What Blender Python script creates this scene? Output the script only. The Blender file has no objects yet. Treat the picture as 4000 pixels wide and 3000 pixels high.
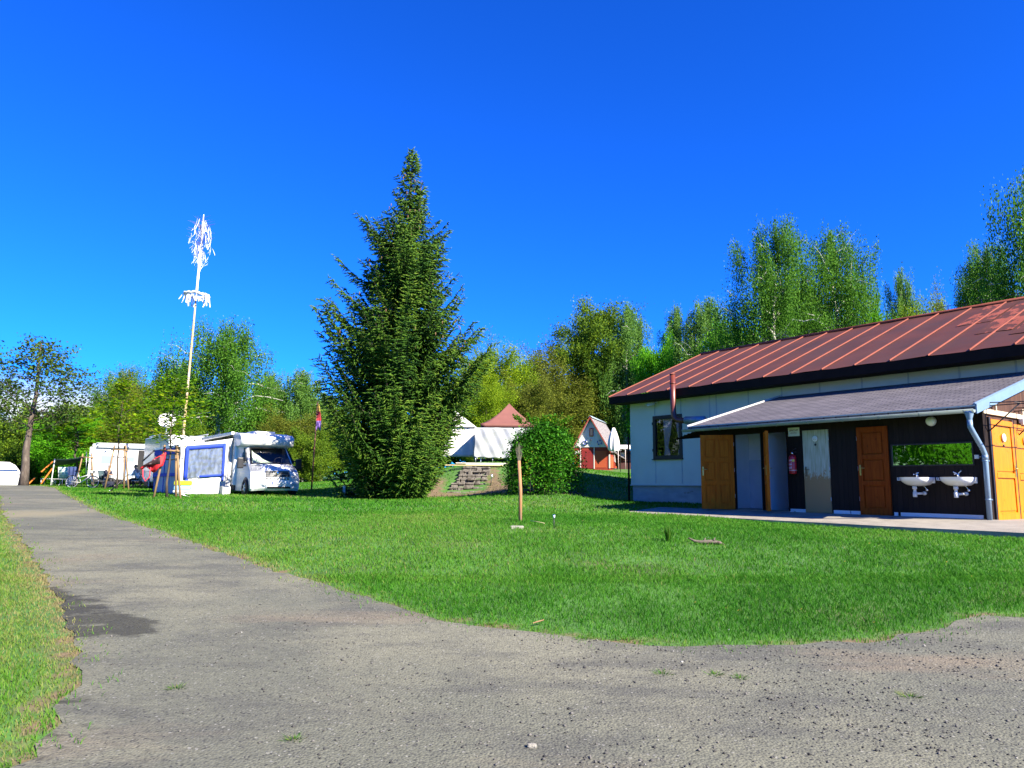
import bpy, bmesh, math, random
import numpy as np
from mathutils import Vector, Matrix, Euler
from mathutils.geometry import delaunay_2d_cdt
R = math.radians
sc = bpy.context.scene
COL = sc.collection

# ------------------------------------------------------------ camera
CAM_H, PITCH, ROLL, FPX = 0.6474, 0.1397, 0.0095, 2826.3
cd = bpy.data.cameras.new("camera"); cam = bpy.data.objects.new("camera", cd); COL.objects.link(cam)
cd.sensor_width = 36.0; cd.lens = 36.0 * FPX / 4000.0
cd.clip_start = 0.05; cd.clip_end = 6000
cam.location = (0, 0, CAM_H)
cam.rotation_euler = (Matrix.Rotation(R(90) + PITCH, 4, 'X') @ Matrix.Rotation(ROLL, 4, 'Z')).to_euler()
sc.camera = cam
# ------------------------------------------------------------ sun, sky, exposure
SUN_DIR = Vector((0.743, -0.668, 0)).normalized()
SUN_EL = R(35)
SUN_DIR = Vector((SUN_DIR.x * math.cos(SUN_EL), SUN_DIR.y * math.cos(SUN_EL), math.sin(SUN_EL)))
sl = bpy.data.lights.new("sun", 'SUN'); sun = bpy.data.objects.new("sun", sl); COL.objects.link(sun)
sl.energy = 5.0; sl.angle = R(0.5); sl.color = (1.0, 0.905, 0.75)
sun.rotation_euler = SUN_DIR.to_track_quat('Z', 'Y').to_euler()
sun.location = (20, -20, 40)
w = bpy.data.worlds.new("World"); sc.world = w; w.use_nodes = True
nt = w.node_tree; nt.nodes.clear(); N = nt.nodes.new; L = nt.links.new
wo = N('ShaderNodeOutputWorld'); bg = N('ShaderNodeBackground'); sky = N('ShaderNodeTexSky')
sky.sky_type = 'NISHITA'; sky.sun_disc = False
sky.sun_elevation = SUN_EL; sky.sun_rotation = math.atan2(SUN_DIR.x, SUN_DIR.y)
sky.altitude = 300; sky.air_density = 1.0; sky.dust_density = 0.0; sky.ozone_density = 3.0
hs = N('ShaderNodeHueSaturation'); hs.inputs['Saturation'].default_value = 1.0; hs.inputs['Value'].default_value = 1.0
hs.inputs['Hue'].default_value = 0.5
tn = N('ShaderNodeMix'); tn.data_type = 'RGBA'; tn.blend_type = 'MULTIPLY'; tn.inputs['Factor'].default_value = 1
L(sky.outputs[0], tn.inputs['A']); tn.inputs['B'].default_value = (.15, .55, 1.12, 1)
gm = N('ShaderNodeGamma'); gm.inputs['Gamma'].default_value = 1.12; L(tn.outputs['Result'], gm.inputs['Color'])
t2_ = N('ShaderNodeMix'); t2_.data_type = 'RGBA'; t2_.blend_type = 'MULTIPLY'; t2_.inputs['Factor'].default_value = 1
L(gm.outputs[0], t2_.inputs['A']); t2_.inputs['B'].default_value = (.40, .70, .97, 1)
L(t2_.outputs['Result'], hs.inputs['Color'])
# low bank of white cloud far off on the left horizon
tc = N('ShaderNodeTexCoord'); sep = N('ShaderNodeSeparateXYZ'); L(tc.outputs['Generated'], sep.inputs[0])
mp = N('ShaderNodeMapping'); mp.inputs['Scale'].default_value = (9, 9, 26); L(tc.outputs['Generated'], mp.inputs['Vector'])
nz = N('ShaderNodeTexNoise'); nz.inputs['Scale'].default_value = 1.0; nz.inputs['Detail'].default_value = 6; L(mp.outputs[0], nz.inputs['Vector'])
def wmath(op, a, b=None):
    m = N('ShaderNodeMath'); m.operation = op
    for i, v in enumerate((a, b)):
        if v is None: continue
        if isinstance(v, (int, float)): m.inputs[i].default_value = v
        else: L(v, m.inputs[i])
    return m.outputs[0]
def wmap(v, a, b, c, d):
    m = N('ShaderNodeMapRange'); m.interpolation_type = 'SMOOTHSTEP'; L(v, m.inputs[0])
    for i, x in enumerate((a, b, c, d)): m.inputs[i + 1].default_value = x
    return m.outputs[0]
band = wmath('ADD', wmap(sep.outputs['Z'], 0.085, 0.13, 1.0, 0.0), 0.0)
cl = wmath('MULTIPLY', wmath('MULTIPLY', band, wmap(sep.outputs['X'], -0.2, -0.42, 0, 1)), wmap(nz.outputs[0], 0.36, 0.5, 0.25, 1))
mx = N('ShaderNodeMix'); mx.data_type = 'RGBA'; L(cl, mx.inputs['Factor']); L(hs.outputs[0], mx.inputs['A'])
mx.inputs['B'].default_value = (4.6, 5.0, 5.6, 1)
L(mx.outputs['Result'], bg.inputs['Color']); bg.inputs['Strength'].default_value = 0.074
L(bg.outputs[0], wo.inputs[0])
sc.view_settings.view_transform = 'Standard'; sc.view_settings.look = 'None'
sc.view_settings.exposure = 1.7; sc.view_settings.gamma = 1.0; sc.view_settings.use_curve_mapping = False
sc.render.engine = 'CYCLES'; sc.cycles.max_bounces = 5; sc.cycles.diffuse_bounces = 3; sc.cycles.glossy_bounces = 3
sc.cycles.transmission_bounces = 4; sc.cycles.transparent_max_bounces = 6
sc.cycles.use_denoising = True
sc.cycles.caustics_reflective = False; sc.cycles.caustics_refractive = False

# ------------------------------------------------------------ helpers
_c, _s = math.cos(ROLL), math.sin(ROLL); _cp, _sp = math.cos(PITCH), math.sin(PITCH)
def ray(px, py):
    """direction of a photograph pixel (4000 x 3000), scaled to unit forward distance"""
    a, b = px - 2000.0, py - 1500.0
    x = _c * a + _s * b; y = -_s * a + _c * b
    Y = _cp * FPX + _sp * y; Z = _sp * FPX - _cp * y
    return np.array([x, Y, Z]) / FPX
def at(px, py, Y):
    """the point that stands Y metres in front of the viewpoint"""
    d = ray(px, py); return d * (Y / d[1]) + np.array([0, 0, CAM_H])

def tag(o, label=None, cat=None, group=None, kind=None):
    if label: o['label'] = label
    if cat: o['category'] = cat
    if group: o['group'] = group
    if kind: o['kind'] = kind
    return o
def root(name, label, cat, loc, rotz=0.0, group=None):
    o = bpy.data.objects.new(name, None); COL.objects.link(o)
    o.empty_display_size = 0.2; o.location = loc; o.rotation_euler = (0, 0, rotz)
    return tag(o, label, cat, group)
def copy_tree(o, parent=None):
    c = o.copy(); COL.objects.link(c)
    if parent: c.parent = parent
    for ch in list(o.children): copy_tree(ch, c)
    return c

class MB:
    """collects shapes and links them as ONE mesh object"""
    def __init__(s): s.v = []; s.f = []; s.m = []; s.sm = []
    def add(s, vs, fs, mi=0, smooth=False, M=None):
        b = len(s.v)
        if M is not None: vs = [tuple(M @ Vector(q)) for q in vs]
        s.v += [tuple(q) for q in vs]; s.f += [tuple(i + b for i in f) for f in fs]
        s.m += [mi] * len(fs); s.sm += [smooth] * len(fs); return s
    def box(s, lo, hi, mi=0, M=None):
        x0, y0, z0 = lo; x1, y1, z1 = hi
        return s.add([(x0,y0,z0),(x1,y0,z0),(x1,y1,z0),(x0,y1,z0),(x0,y0,z1),(x1,y0,z1),(x1,y1,z1),(x0,y1,z1)],
              [(0,3,2,1),(4,5,6,7),(0,1,5,4),(1,2,6,5),(2,3,7,6),(3,0,4,7)], mi, False, M)
    def rbox(s, lo, hi, b=0.01, mi=0, M=None):
        """box with chamfered edges"""
        bm = bmesh.new(); bmesh.ops.create_cube(bm, size=1)
        for q in bm.verts:
            q.co = Vector([lo[i] + (q.co[i] + .5) * (hi[i] - lo[i]) for i in range(3)])
        bmesh.ops.bevel(bm, geom=list(bm.edges), offset=b, segments=2, profile=.6, affect='EDGES')
        bm.verts.index_update()
        s.add([q.co.copy() for q in bm.verts], [[q.index for q in f.verts] for f in bm.faces], mi, False, M); bm.free(); return s
    def tube(s, pts, r, sides=6, mi=0, M=None, cap=True, smooth=True):
        pts = [Vector(p) for p in pts]; n = len(pts)
        rs = r if isinstance(r, (list, tuple, np.ndarray)) else [r] * n
        vs = []; fs = []
        prev = None
        for i, p in enumerate(pts):
            t = (pts[min(i + 1, n - 1)] - pts[max(i - 1, 0)])
            t = t.normalized() if t.length > 1e-9 else Vector((0, 0, 1))
            if prev is None:
                a = t.orthogonal().normalized()
            else:
                a = prev - t * prev.dot(t)
                a = a.normalized() if a.length > 1e-6 else t.orthogonal().normalized()
            prev = a; b = t.cross(a)
            for k in range(sides):
                q = 2 * math.pi * k / sides
                vs.append(p + (a * math.cos(q) + b * math.sin(q)) * rs[i])
        for i in range(n - 1):
            for k in range(sides):
                k2 = (k + 1) % sides
                fs.append((i * sides + k, i * sides + k2, (i + 1) * sides + k2, (i + 1) * sides + k))
        if cap:
            fs.append(tuple(range(sides - 1, -1, -1))); fs.append(tuple((n - 1) * sides + k for k in range(sides)))
        return s.add(vs, fs, mi, smooth, M)
    def lathe(s, prof, sides=16, mi=0, M=None, axis='Z', smooth=True, cap=True):
        vs = []; fs = []; n = len(prof)
        for r, z in prof:
            for k in range(sides):
                q = 2 * math.pi * k / sides; c, d = r * math.cos(q), r * math.sin(q)
                vs.append({'Z': (c, d, z), 'X': (z, c, d), 'Y': (d, z, c)}[axis])
        for i in range(n - 1):
            for k in range(sides):
                k2 = (k + 1) % sides
                fs.append((i * sides + k, i * sides + k2, (i + 1) * sides + k2, (i + 1) * sides + k))
        if cap:
            if prof[0][0] > 1e-5: fs.append(tuple(range(sides - 1, -1, -1)))
            if prof[-1][0] > 1e-5: fs.append(tuple((n - 1) * sides + k for k in range(sides)))
        return s.add(vs, fs, mi, smooth, M)
    def grid(s, P, mi=0, smooth=True, M=None, flip=False):
        """P[i][j] points"""
        n, m = len(P), len(P[0]); vs = [p for row in P for p in row]; fs = []
        for i in range(n - 1):
            for j in range(m - 1):
                f = (i * m + j, i * m + j + 1, (i + 1) * m + j + 1, (i + 1) * m + j)
                fs.append(f[::-1] if flip else f)
        return s.add(vs, fs, mi, smooth, M)
    def prism(s, poly, ax, a0, a1, mi=0, M=None):
        """poly = 2-D outline, extruded along axis ax ('X','Y','Z') from a0 to a1"""
        def P(p, a): return {'X': (a, p[0], p[1]), 'Y': (p[0], a, p[1]), 'Z': (p[0], p[1], a)}[ax]
        n = len(poly); vs = [P(p, a0) for p in poly] + [P(p, a1) for p in poly]
        fs = [tuple(range(n)), tuple(range(2 * n - 1, n - 1, -1))] + [(i, i + n, (i + 1) % n + n, (i + 1) % n) for i in range(n)]
        return s.add(vs, fs, mi, False, M)
    def build(s, name, mats, parent=None, thick=0, bevel=0, fixn=True):
        me = bpy.data.meshes.new(name); me.from_pydata(s.v, [], s.f)
        if not isinstance(mats, (list, tuple)): mats = [mats]
        for m in mats: me.materials.append(m)
        me.polygons.foreach_set('material_index', s.m); me.polygons.foreach_set('use_smooth', s.sm)
        if fixn:
            bm = bmesh.new(); bm.from_mesh(me); bmesh.ops.recalc_face_normals(bm, faces=bm.faces); bm.to_mesh(me); bm.free()
        me.update()
        o = bpy.data.objects.new(name, me); COL.objects.link(o)
        if parent: o.parent = parent
        if thick:
            q = o.modifiers.new('solid', 'SOLIDIFY'); q.thickness = thick; q.offset = 0
        if bevel:
            q = o.modifiers.new('bevel', 'BEVEL'); q.width = bevel; q.segments = 2; q.limit_method = 'ANGLE'
        return o
def fast_mesh(name, verts, faces_flat, sizes, mats, parent=None, tint=None, mat_idx=None, smooth=False):
    """numpy mesh: verts (N,3); faces_flat loop vertex ids; sizes loop totals"""
    me = bpy.data.meshes.new(name)
    me.vertices.add(len(verts)); me.vertices.foreach_set('co', np.ascontiguousarray(verts, dtype=np.float32).ravel())
    me.loops.add(len(faces_flat)); me.loops.foreach_set('vertex_index', np.asarray(faces_flat, dtype=np.int32))
    st = np.concatenate([[0], np.cumsum(sizes)[:-1]]).astype(np.int32)
    me.polygons.add(len(sizes)); me.polygons.foreach_set('loop_start', st)
    try: me.polygons.foreach_set('loop_total', np.asarray(sizes, dtype=np.int32))
    except Exception: pass
    if smooth: me.polygons.foreach_set('use_smooth', np.ones(len(sizes), dtype=bool))
    if not isinstance(mats, (list, tuple)): mats = [mats]
    for m in mats: me.materials.append(m)
    if mat_idx is not None: me.polygons.foreach_set('material_index', np.asarray(mat_idx, dtype=np.int32))
    me.update(calc_edges=True)
    if tint is not None:
        a = me.attributes.new('tint', 'FLOAT', 'POINT'); a.data.foreach_set('value', np.asarray(tint, dtype=np.float32))
    o = bpy.data.objects.new(name, me); COL.objects.link(o)
    if parent: o.parent = parent
    return o
def text(body, size, mat, parent, M, name='lettering', align='CENTER', ext=0.001):
    cu = bpy.data.curves.new(name, 'FONT'); cu.body = body; cu.size = size; cu.align_x = align; cu.align_y = 'CENTER'; cu.extrude = ext
    tmp = bpy.data.objects.new('tmp_text', cu); COL.objects.link(tmp); bpy.context.view_layer.update()
    me = bpy.data.meshes.new_from_object(tmp.evaluated_get(bpy.context.evaluated_depsgraph_get())); bpy.data.objects.remove(tmp); bpy.data.curves.remove(cu)
    me.materials.clear(); me.materials.append(mat); o = bpy.data.objects.new(name, me); COL.objects.link(o)
    o.parent = parent; o.matrix_local = M
    return o

# ------------------------------------------------------------ materials
def mat(name, col, rough=.8, var=.0, scale=6.0, bump=0.0, bscale=60.0, metal=0.0, spec=.5, stretch=None, col2=None, c2lo=.45, c2hi=.62, c2scale=2.0, detail=4, coat=0):
    m = bpy.data.materials.new(name); m.use_nodes = True; nt = m.node_tree; b = nt.nodes['Principled BSDF']
    b.inputs['Roughness'].default_value = rough; b.inputs['Metallic'].default_value = metal
    b.inputs['Specular IOR Level'].default_value = spec
    if coat: b.inputs['Coat Weight'].default_value = coat
    Nn, Ln = nt.nodes.new, nt.links.new
    tc = Nn('ShaderNodeTexCoord'); mp = Nn('ShaderNodeMapping'); Ln(tc.outputs['Object'], mp.inputs['Vector'])
    if stretch: mp.inputs['Scale'].default_value = stretch
    rgb = Nn('ShaderNodeRGB'); rgb.outputs[0].default_value = (*col, 1); out = rgb.outputs[0]
    if col2 is not None:
        n2 = Nn('ShaderNodeTexNoise'); n2.inputs['Scale'].default_value = c2scale; n2.inputs['Detail'].default_value = 6; n2.inputs['Roughness'].default_value = .65
        Ln(mp.outputs[0], n2.inputs['Vector'])
        mr = Nn('ShaderNodeMapRange'); Ln(n2.outputs[0], mr.inputs[0]); mr.inputs[1].default_value = c2lo; mr.inputs[2].default_value = c2hi
        mi = Nn('ShaderNodeMix'); mi.data_type = 'RGBA'; Ln(mr.outputs[0], mi.inputs['Factor']); Ln(out, mi.inputs['A']); mi.inputs['B'].default_value = (*col2, 1)
        out = mi.outputs['Result']
    if var:
        n1 = Nn('ShaderNodeTexNoise'); n1.inputs['Scale'].default_value = scale; n1.inputs['Detail'].default_value = detail
        Ln(mp.outputs[0], n1.inputs['Vector'])
        mr = Nn('ShaderNodeMapRange'); Ln(n1.outputs[0], mr.inputs[0]); mr.inputs[1].default_value = .25; mr.inputs[2].default_value = .75
        mr.inputs[3].default_value = 1 - var; mr.inputs[4].default_value = 1 + var
        mu = Nn('ShaderNodeMix'); mu.data_type = 'RGBA'; mu.blend_type = 'MULTIPLY'; mu.inputs['Factor'].default_value = 1
        Ln(out, mu.inputs['A']); Ln(mr.outputs[0], mu.inputs['B']); out = mu.outputs['Result']
    Ln(out, b.inputs['Base Color'])
    if bump:
        n3 = Nn('ShaderNodeTexNoise'); n3.inputs['Scale'].default_value = bscale; n3.inputs['Detail'].default_value = 4; Ln(mp.outputs[0], n3.inputs['Vector'])
        bp = Nn('ShaderNodeBump'); bp.inputs['Strength'].default_value = bump; bp.inputs['Distance'].default_value = .02
        Ln(n3.outputs[0], bp.inputs['Height']); Ln(bp.outputs[0], b.inputs['Normal'])
    return m
def leaf_mat(name, cols, trans=.35, rough=.6):
    """cols = list of (position, colour) over the per-leaf tint"""
    m = bpy.data.materials.new(name); m.use_nodes = True; nt = m.node_tree; nt.nodes.clear(); Nn, Ln = nt.nodes.new, nt.links.new
    o = Nn('ShaderNodeOutputMaterial'); a = Nn('ShaderNodeAttribute'); a.attribute_name = 'tint'
    cr = Nn('ShaderNodeValToRGB'); el = cr.color_ramp.elements
    cols = [(p_, tuple(v_ * .62 for v_ in c_)) for p_, c_ in cols]
    el[0].position, el[0].color = cols[0][0], (*cols[0][1], 1); el[1].position, el[1].color = cols[-1][0], (*cols[-1][1], 1)
    for p, c in cols[1:-1]:
        e = el.new(p); e.color = (*c, 1)
    Ln(a.outputs['Fac'], cr.inputs[0])
    d = Nn('ShaderNodeBsdfPrincipled'); d.inputs['Roughness'].default_value = rough; d.inputs['Specular IOR Level'].default_value = .12
    t = Nn('ShaderNodeBsdfTranslucent'); x = Nn('ShaderNodeMixShader'); x.inputs[0].default_value = trans
    Ln(cr.outputs[0], d.inputs['Base Color']); Ln(cr.outputs[0], t.inputs['Color']); Ln(d.outputs[0], x.inputs[1]); Ln(t.outputs[0], x.inputs[2]); Ln(x.outputs[0], o.inputs[0])
    return m
def glass_mat(name, col=(.02, .03, .035), rough=.03):
    m = mat(name, col, rough, spec=1.0); return m
def wood_mat(name, c1, c2, scale=1.0, rough=.6, axis=(14, 14, 1.2), knots=True, spec=.1):
    """long grain along local Z with a few darker knots"""
    m = bpy.data.materials.new(name); m.use_nodes = True; nt = m.node_tree; b = nt.nodes['Principled BSDF']; Nn, Ln = nt.nodes.new, nt.links.new
    b.inputs['Roughness'].default_value = rough; b.inputs['Specular IOR Level'].default_value = spec
    tc = Nn('ShaderNodeTexCoord'); mp = Nn('ShaderNodeMapping'); mp.inputs['Scale'].default_value = axis; Ln(tc.outputs['Object'], mp.inputs[0])
    n = Nn('ShaderNodeTexNoise'); n.inputs['Scale'].default_value = 1.6 * scale; n.inputs['Detail'].default_value = 5; n.inputs['Distortion'].default_value = .8; Ln(mp.outputs[0], n.inputs['Vector'])
    cr = Nn('ShaderNodeValToRGB'); cr.color_ramp.elements[0].position = .32; cr.color_ramp.elements[0].color = (*c1, 1)
    cr.color_ramp.elements[1].position = .68; cr.color_ramp.elements[1].color = (*c2, 1); Ln(n.outputs[0], cr.inputs[0]); out = cr.outputs[0]
    if knots:
        v = Nn('ShaderNodeTexVoronoi'); v.inputs['Scale'].default_value = 5.5; mp2 = Nn('ShaderNodeMapping'); mp2.inputs['Scale'].default_value = (1, 1, .7)
        Ln(tc.outputs['Object'], mp2.inputs[0]); Ln(mp2.outputs[0], v.inputs['Vector'])
        mr = Nn('ShaderNodeMapRange'); Ln(v.outputs['Distance'], mr.inputs[0]); mr.inputs[1].default_value = .05; mr.inputs[2].default_value = .13; mr.inputs[3].default_value = .6; mr.inputs[4].default_value = 1
        mu = Nn('ShaderNodeMix'); mu.data_type = 'RGBA'; mu.blend_type = 'MULTIPLY'; mu.inputs['Factor'].default_value = 1
        Ln(out, mu.inputs['A']); Ln(mr.outputs[0], mu.inputs['B']); out = mu.outputs['Result']
    Ln(out, b.inputs['Base Color']); return m

M_white = mat('white_paint', (.62, .62, .60), .45, .04, 3)
M_gel = mat('white_gelcoat', (.66, .67, .68), .25, .03, 2, spec=.5)
M_black = mat('black_plastic', (.012, .012, .014), .45)
M_blackm = mat('black_metal', (.015, .015, .017), .5, .2, 12)
M_dark = mat('dark_interior', (.02, .02, .022), .9)
M_steel = mat('galvanised_steel', (.55, .60, .64), .42, .12, 5, metal=.55)
M_chrome = mat('chrome', (.8, .8, .8), .12, metal=1)
M_alu = mat('aluminium', (.7, .72, .75), .35, .05, 8, metal=.7)
M_rubber = mat('tyre_rubber', (.02, .02, .02), .9, .2, 20)
M_glass = glass_mat('dark_glass')
M_ceramic = mat('sanitary_ceramic', (.82, .83, .84), .12, .02, 3, coat=.5)
M_stake = mat('weathered_stake_wood', (.23, .145, .07), .85, .3, 6, .3, 30, stretch=(1, 1, .25))
M_blue = mat('blue_fabric', (.008, .04, .40), .75, .15, 8)
M_brass = mat('brass', (.5, .36, .12), .35, .1, 10, metal=.8)
# ============================================================ THE SETTING
TH, OX, OY = -0.9313, 9.5651, 14.6704             # the long building's own axes: u along its front, v into it
EU = np.array([math.cos(TH), math.sin(TH)]); EV = np.array([-math.sin(TH), math.cos(TH)])
def bw(u, v): q = np.array([OX, OY]) + EU * u + EV * v; return float(q[0]), float(q[1])
CP = [(0,-3,-.9),(-12,-3,-.88),(12,-3,-.85),(0,2,-.84),(-7,2,-.84),(7,2,-.82),(14,4,-.7),(-14,4,-.8),
      (0,6.5,-.68),(-6,6.5,-.70),(6,7,-.6),(0,10.5,-.42),(-7,11,-.45),(5.5,11,-.32),(0,15,-.12),(-8,17,-.16),(4,17,-.09),
      (*bw(0,-2.2),-.16),(*bw(-4,-2.1),-.13),(*bw(-8,-1.8),-.06),(*bw(3,-1),-.15),(*bw(-14.5,4),.13),(*bw(-11,4),.08),(*bw(0,8),-.05),
      (-4.85,29.6,.08),(-9,29.7,.15),(-13,31,.16),(-2.5,30.2,.14),(-1.9,32.2,.30),(-1.8,35.6,1.6),(-2.2,38,1.7),(-4.6,33.5,.55),(-5.5,38,1.1),(1.5,38,1.75),(.9,34,1.25),(1.7,29.0,.42),(2.6,31,.75),(4.6,34,.8),(2.3,28,.3),
      (-10,38,.35),(-16,26,.11),(-14.9,25.7,.1),(-18,38,.26),(-22,40,.27),(-25,43,.33),(-26,47,.48),(-20,48,.5),
      (-13,20,-.05),(-18,20,.0),(-26,40,.40),(-31,41,.36),(-22,30,.2),(-27,32,.25),(-30,50,.1),(-40,60,-.5),(-36,48,-.1),
      (9,60,1.6),(9,75,2.5),(14,75,2.6),(3,72,2.4),(20,60,1.2),(30,40,.3),(-15,70,.6),(-30,80,-.2),(0,90,3.2),(25,95,3.2),(50,70,1.5),(-60,90,-1),(40,20,-.2),(-40,10,-.5),(60,0,-.6),(-60,0,-.6),(0,-40,-1.2),(0,200,5),(-150,200,0),(150,200,4),(200,0,0),(-200,0,-.5),(0,-200,-1.5)]
_cp_xy = np.array([(a, b) for a, b, c in CP]) / 20.0; _cp_z = np.array([c for a, b, c in CP])
def _phi(r2): return 0.5 * r2 * np.log(r2 + 1e-9)
_NCP = len(CP); _d2 = ((_cp_xy[:, None] - _cp_xy[None]) ** 2).sum(-1)
_A = np.zeros((_NCP + 3, _NCP + 3)); _A[:_NCP, :_NCP] = _phi(_d2) + np.eye(_NCP) * 2e-4
_A[:_NCP, _NCP] = 1; _A[:_NCP, _NCP + 1:] = _cp_xy; _A[_NCP:, :_NCP] = _A[:_NCP, _NCP:].T
_W = np.linalg.solve(_A, np.concatenate([_cp_z, [0, 0, 0]]))
def zt(x, y):
    x = np.atleast_1d(np.asarray(x, float)); y = np.atleast_1d(np.asarray(y, float)); out = np.zeros(len(x))
    for i in range(0, len(x), 20000):
        q = np.stack([np.clip(x[i:i+20000], -210, 210), np.clip(y[i:i+20000], -210, 210)], 1) / 20.0
        d2 = ((q[:, None] - _cp_xy[None]) ** 2).sum(-1)
        out[i:i+20000] = _phi(d2) @ _W[:_NCP] + _W[_NCP] + q @ _W[_NCP + 1:]
    return out
def gz(x, y): return float(zt([x], [y])[0])
def ground_hit(px, py, t0=2.0, t1=90.0):
    d = ray(px, py); t = np.linspace(t0, t1, 900); e = CAM_H + d[2] * t - zt(d[0] * t, d[1] * t)
    k = np.argmax(e < 0)
    if not (e < 0).any(): k = int(np.argmin(e))
    if k > 0 and e[k] < 0: a = e[k - 1] / (e[k - 1] - e[k]); tt = t[k - 1] + a * (t[k] - t[k - 1])
    else: tt = t[k]
    return d[0] * tt, d[1] * tt

# outline of the tarmac and gravel (photo corners of its edge, each dropped on to the terrain)
K = 4000 / 2212.0
right_edge = [(120,1054),(160,1078),(200,1100),(262,1123),(330,1145),(400,1170),(480,1195),(540,1214),(600,1235),(680,1260),(760,1285),(830,1308),(900,1330),(950,1340),(1000,1345),(1040,1352),(1080,1354),(1160,1368),(1250,1380),(1330,1388),(1400,1392),(1480,1396),(1560,1397),(1640,1396),(1720,1393),(1800,1390),(1860,1386),(1920,1382),(2000,1371),(2060,1358),(2090,1346),(2092,1334),(2130,1330),(2212,1334)]
left_edge = [(6,1096),(18,1120),(36,1150),(60,1190),(84,1222),(110,1256),(134,1290),(150,1330),(164,1366),(166,1410),(170,1450),(168,1482),(130,1500),(96,1530),(80,1570),(66,1610),(40,1640),(10,1656)]
re_w = [ground_hit(x * K, y * K) for x, y in right_edge]; le_w = [ground_hit(x * K, y * K) for x, y in left_edge]
far_r = [(re_w[0][0] - 4.5, re_w[0][1] + 4.5), (re_w[0][0] - 12, re_w[0][1] + 10)]
far_l = [(le_w[0][0] - 5, le_w[0][1] + 7.0), (le_w[0][0] - 12.5, le_w[0][1] + 13)]
_r = random.Random(4)
ROAD = [far_r[1], far_r[0]] + re_w + [(re_w[-1][0] + 8, re_w[-1][1] + .6), (24, 5), (24, -12), (-24, -12), (-24, 1), (le_w[-1][0] - 1.5, le_w[-1][1] - .2)] + le_w[::-1] + [far_l[0], far_l[1]]
def densify(poly, step):
    out = []
    for i, p in enumerate(poly):
        q = poly[(i + 1) % len(poly)]; n = max(1, int(math.dist(p, q) / step))
        for k in range(n): out.append((p[0] + (q[0] - p[0]) * k / n, p[1] + (q[1] - p[1]) * k / n))
    return out
def rough(poly, step, amp, seed):
    b = densify(poly, step); out = []
    rr = random.Random(seed); ph = [rr.uniform(0, 6) for _ in range(6)]
    for i, (x, y) in enumerate(b):
        if math.hypot(x, y) > 45: out.append((x, y)); continue
        a = amp * (math.sin(x * 2.3 + ph[0]) * math.sin(y * 1.9 + ph[1]) + .8 * math.sin(x * 6.1 + y * 4.2 + ph[2]) + .6 * math.sin(y * 9.3 - x * 5.7 + ph[3])) + rr.gauss(0, amp * .35); px, py = b[i - 1]; qx, qy = b[(i + 1) % len(b)]
        l = math.hypot(qx - px, qy - py) or 1; out.append((x - (qy - py) / l * a, y + (qx - px) / l * a))
    return out
def inside(poly, x, y):
    x = np.asarray(x); y = np.asarray(y); c = np.zeros(len(x), bool); n = len(poly)
    for i in range(n):
        x0, y0 = poly[i]; x1, y1 = poly[i - 1]
        if y0 == y1: continue
        m = ((y0 > y) != (y1 > y)) & (x < (x1 - x0) * (y - y0) / (y1 - y0) + x0); c ^= m
    return c
def edge_dist(poly, x, y):
    d = np.full(len(x), 1e9)
    for i in range(len(poly)):
        a = np.array(poly[i]); b = np.array(poly[i - 1]); ab = b - a; l2 = (ab ** 2).sum()
        if l2 < 1e-12: continue
        t = np.clip(((x - a[0]) * ab[0] + (y - a[1]) * ab[1]) / l2, 0, 1)
        d = np.minimum(d, np.hypot(x - a[0] - t * ab[0], y - a[1] - t * ab[1]))
    return d
def vnoise(x, y, s, seed=0):
    """smooth value noise, numpy"""
    rg = np.random.default_rng(seed); T = rg.random((64, 64)); x = x / s; y = y / s
    xi = np.floor(x).astype(int); yi = np.floor(y).astype(int); fx = x - xi; fy = y - yi
    fx = fx * fx * (3 - 2 * fx); fy = fy * fy * (3 - 2 * fy); g = lambda a, b: T[a % 64, b % 64]
    return (g(xi, yi) * (1 - fx) + g(xi + 1, yi) * fx) * (1 - fy) + (g(xi, yi + 1) * (1 - fx) + g(xi + 1, yi + 1) * fx) * fy

ROAD_C = ROAD; ROAD = rough(ROAD, .22, .055, 3)
# ---- ground sheet, fine near the viewpoint and stretched out to the horizon
def axis(lo, hi, step, far):
    a = list(np.arange(lo, hi + 1e-6, step)); s = step
    while a[-1] < far: s *= 1.35; a.append(a[-1] + s)
    s = step
    while a[0] > -far: s *= 1.35; a.insert(0, a[0] - s)
    return np.array(a)
gx = axis(-34, 24, .25, 3000); gy = axis(1, 60, .25, 3000)
X, Y = np.meshgrid(gx, gy); xf, yf = X.ravel(), Y.ravel(); Z = zt(xf, yf)
Z = np.where(inside(ROAD, xf, yf), Z - .012, Z)
nx, ny = len(gx), len(gy); ii = np.arange(nx * ny).reshape(ny, nx)
F = np.stack([ii[:-1, :-1], ii[:-1, 1:], ii[1:, 1:], ii[1:, :-1]], -1).reshape(-1, 4)
M_soil = mat('grass_soil', (0.0465, 0.1302, 0.0155), .95, .35, 1.3, .6, 25, col2=(0.1054, 0.0868, 0.0372), c2lo=.55, c2hi=.75, c2scale=.55)
g = fast_mesh('ground', np.stack([xf, yf, Z], 1), F.ravel(), np.full(len(F), 4), M_soil, smooth=True); tag(g, kind='structure')
_bare = np.zeros(len(xf)); _k = (np.hypot(xf, yf) < 50); _bare[_k] = np.clip(.95 - edge_dist(ROAD_C, xf[_k], yf[_k]) / .26, 0, .8)
MFOOT = [(-4.4, 31.2), (-2.9, 30.6), (-1.4, 30.6), (.6, 29.6), (2.0, 28.2), (3.0, 28.0), (2.9, 29.0), (1.2, 31.2), (-.3, 32.6), (-.7, 35.2), (-1.1, 35.2), (-1.15, 32.2), (-3.0, 32.4), (-3.1, 34.6), (-3.9, 34.4), (-4.6, 32.6)]
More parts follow.
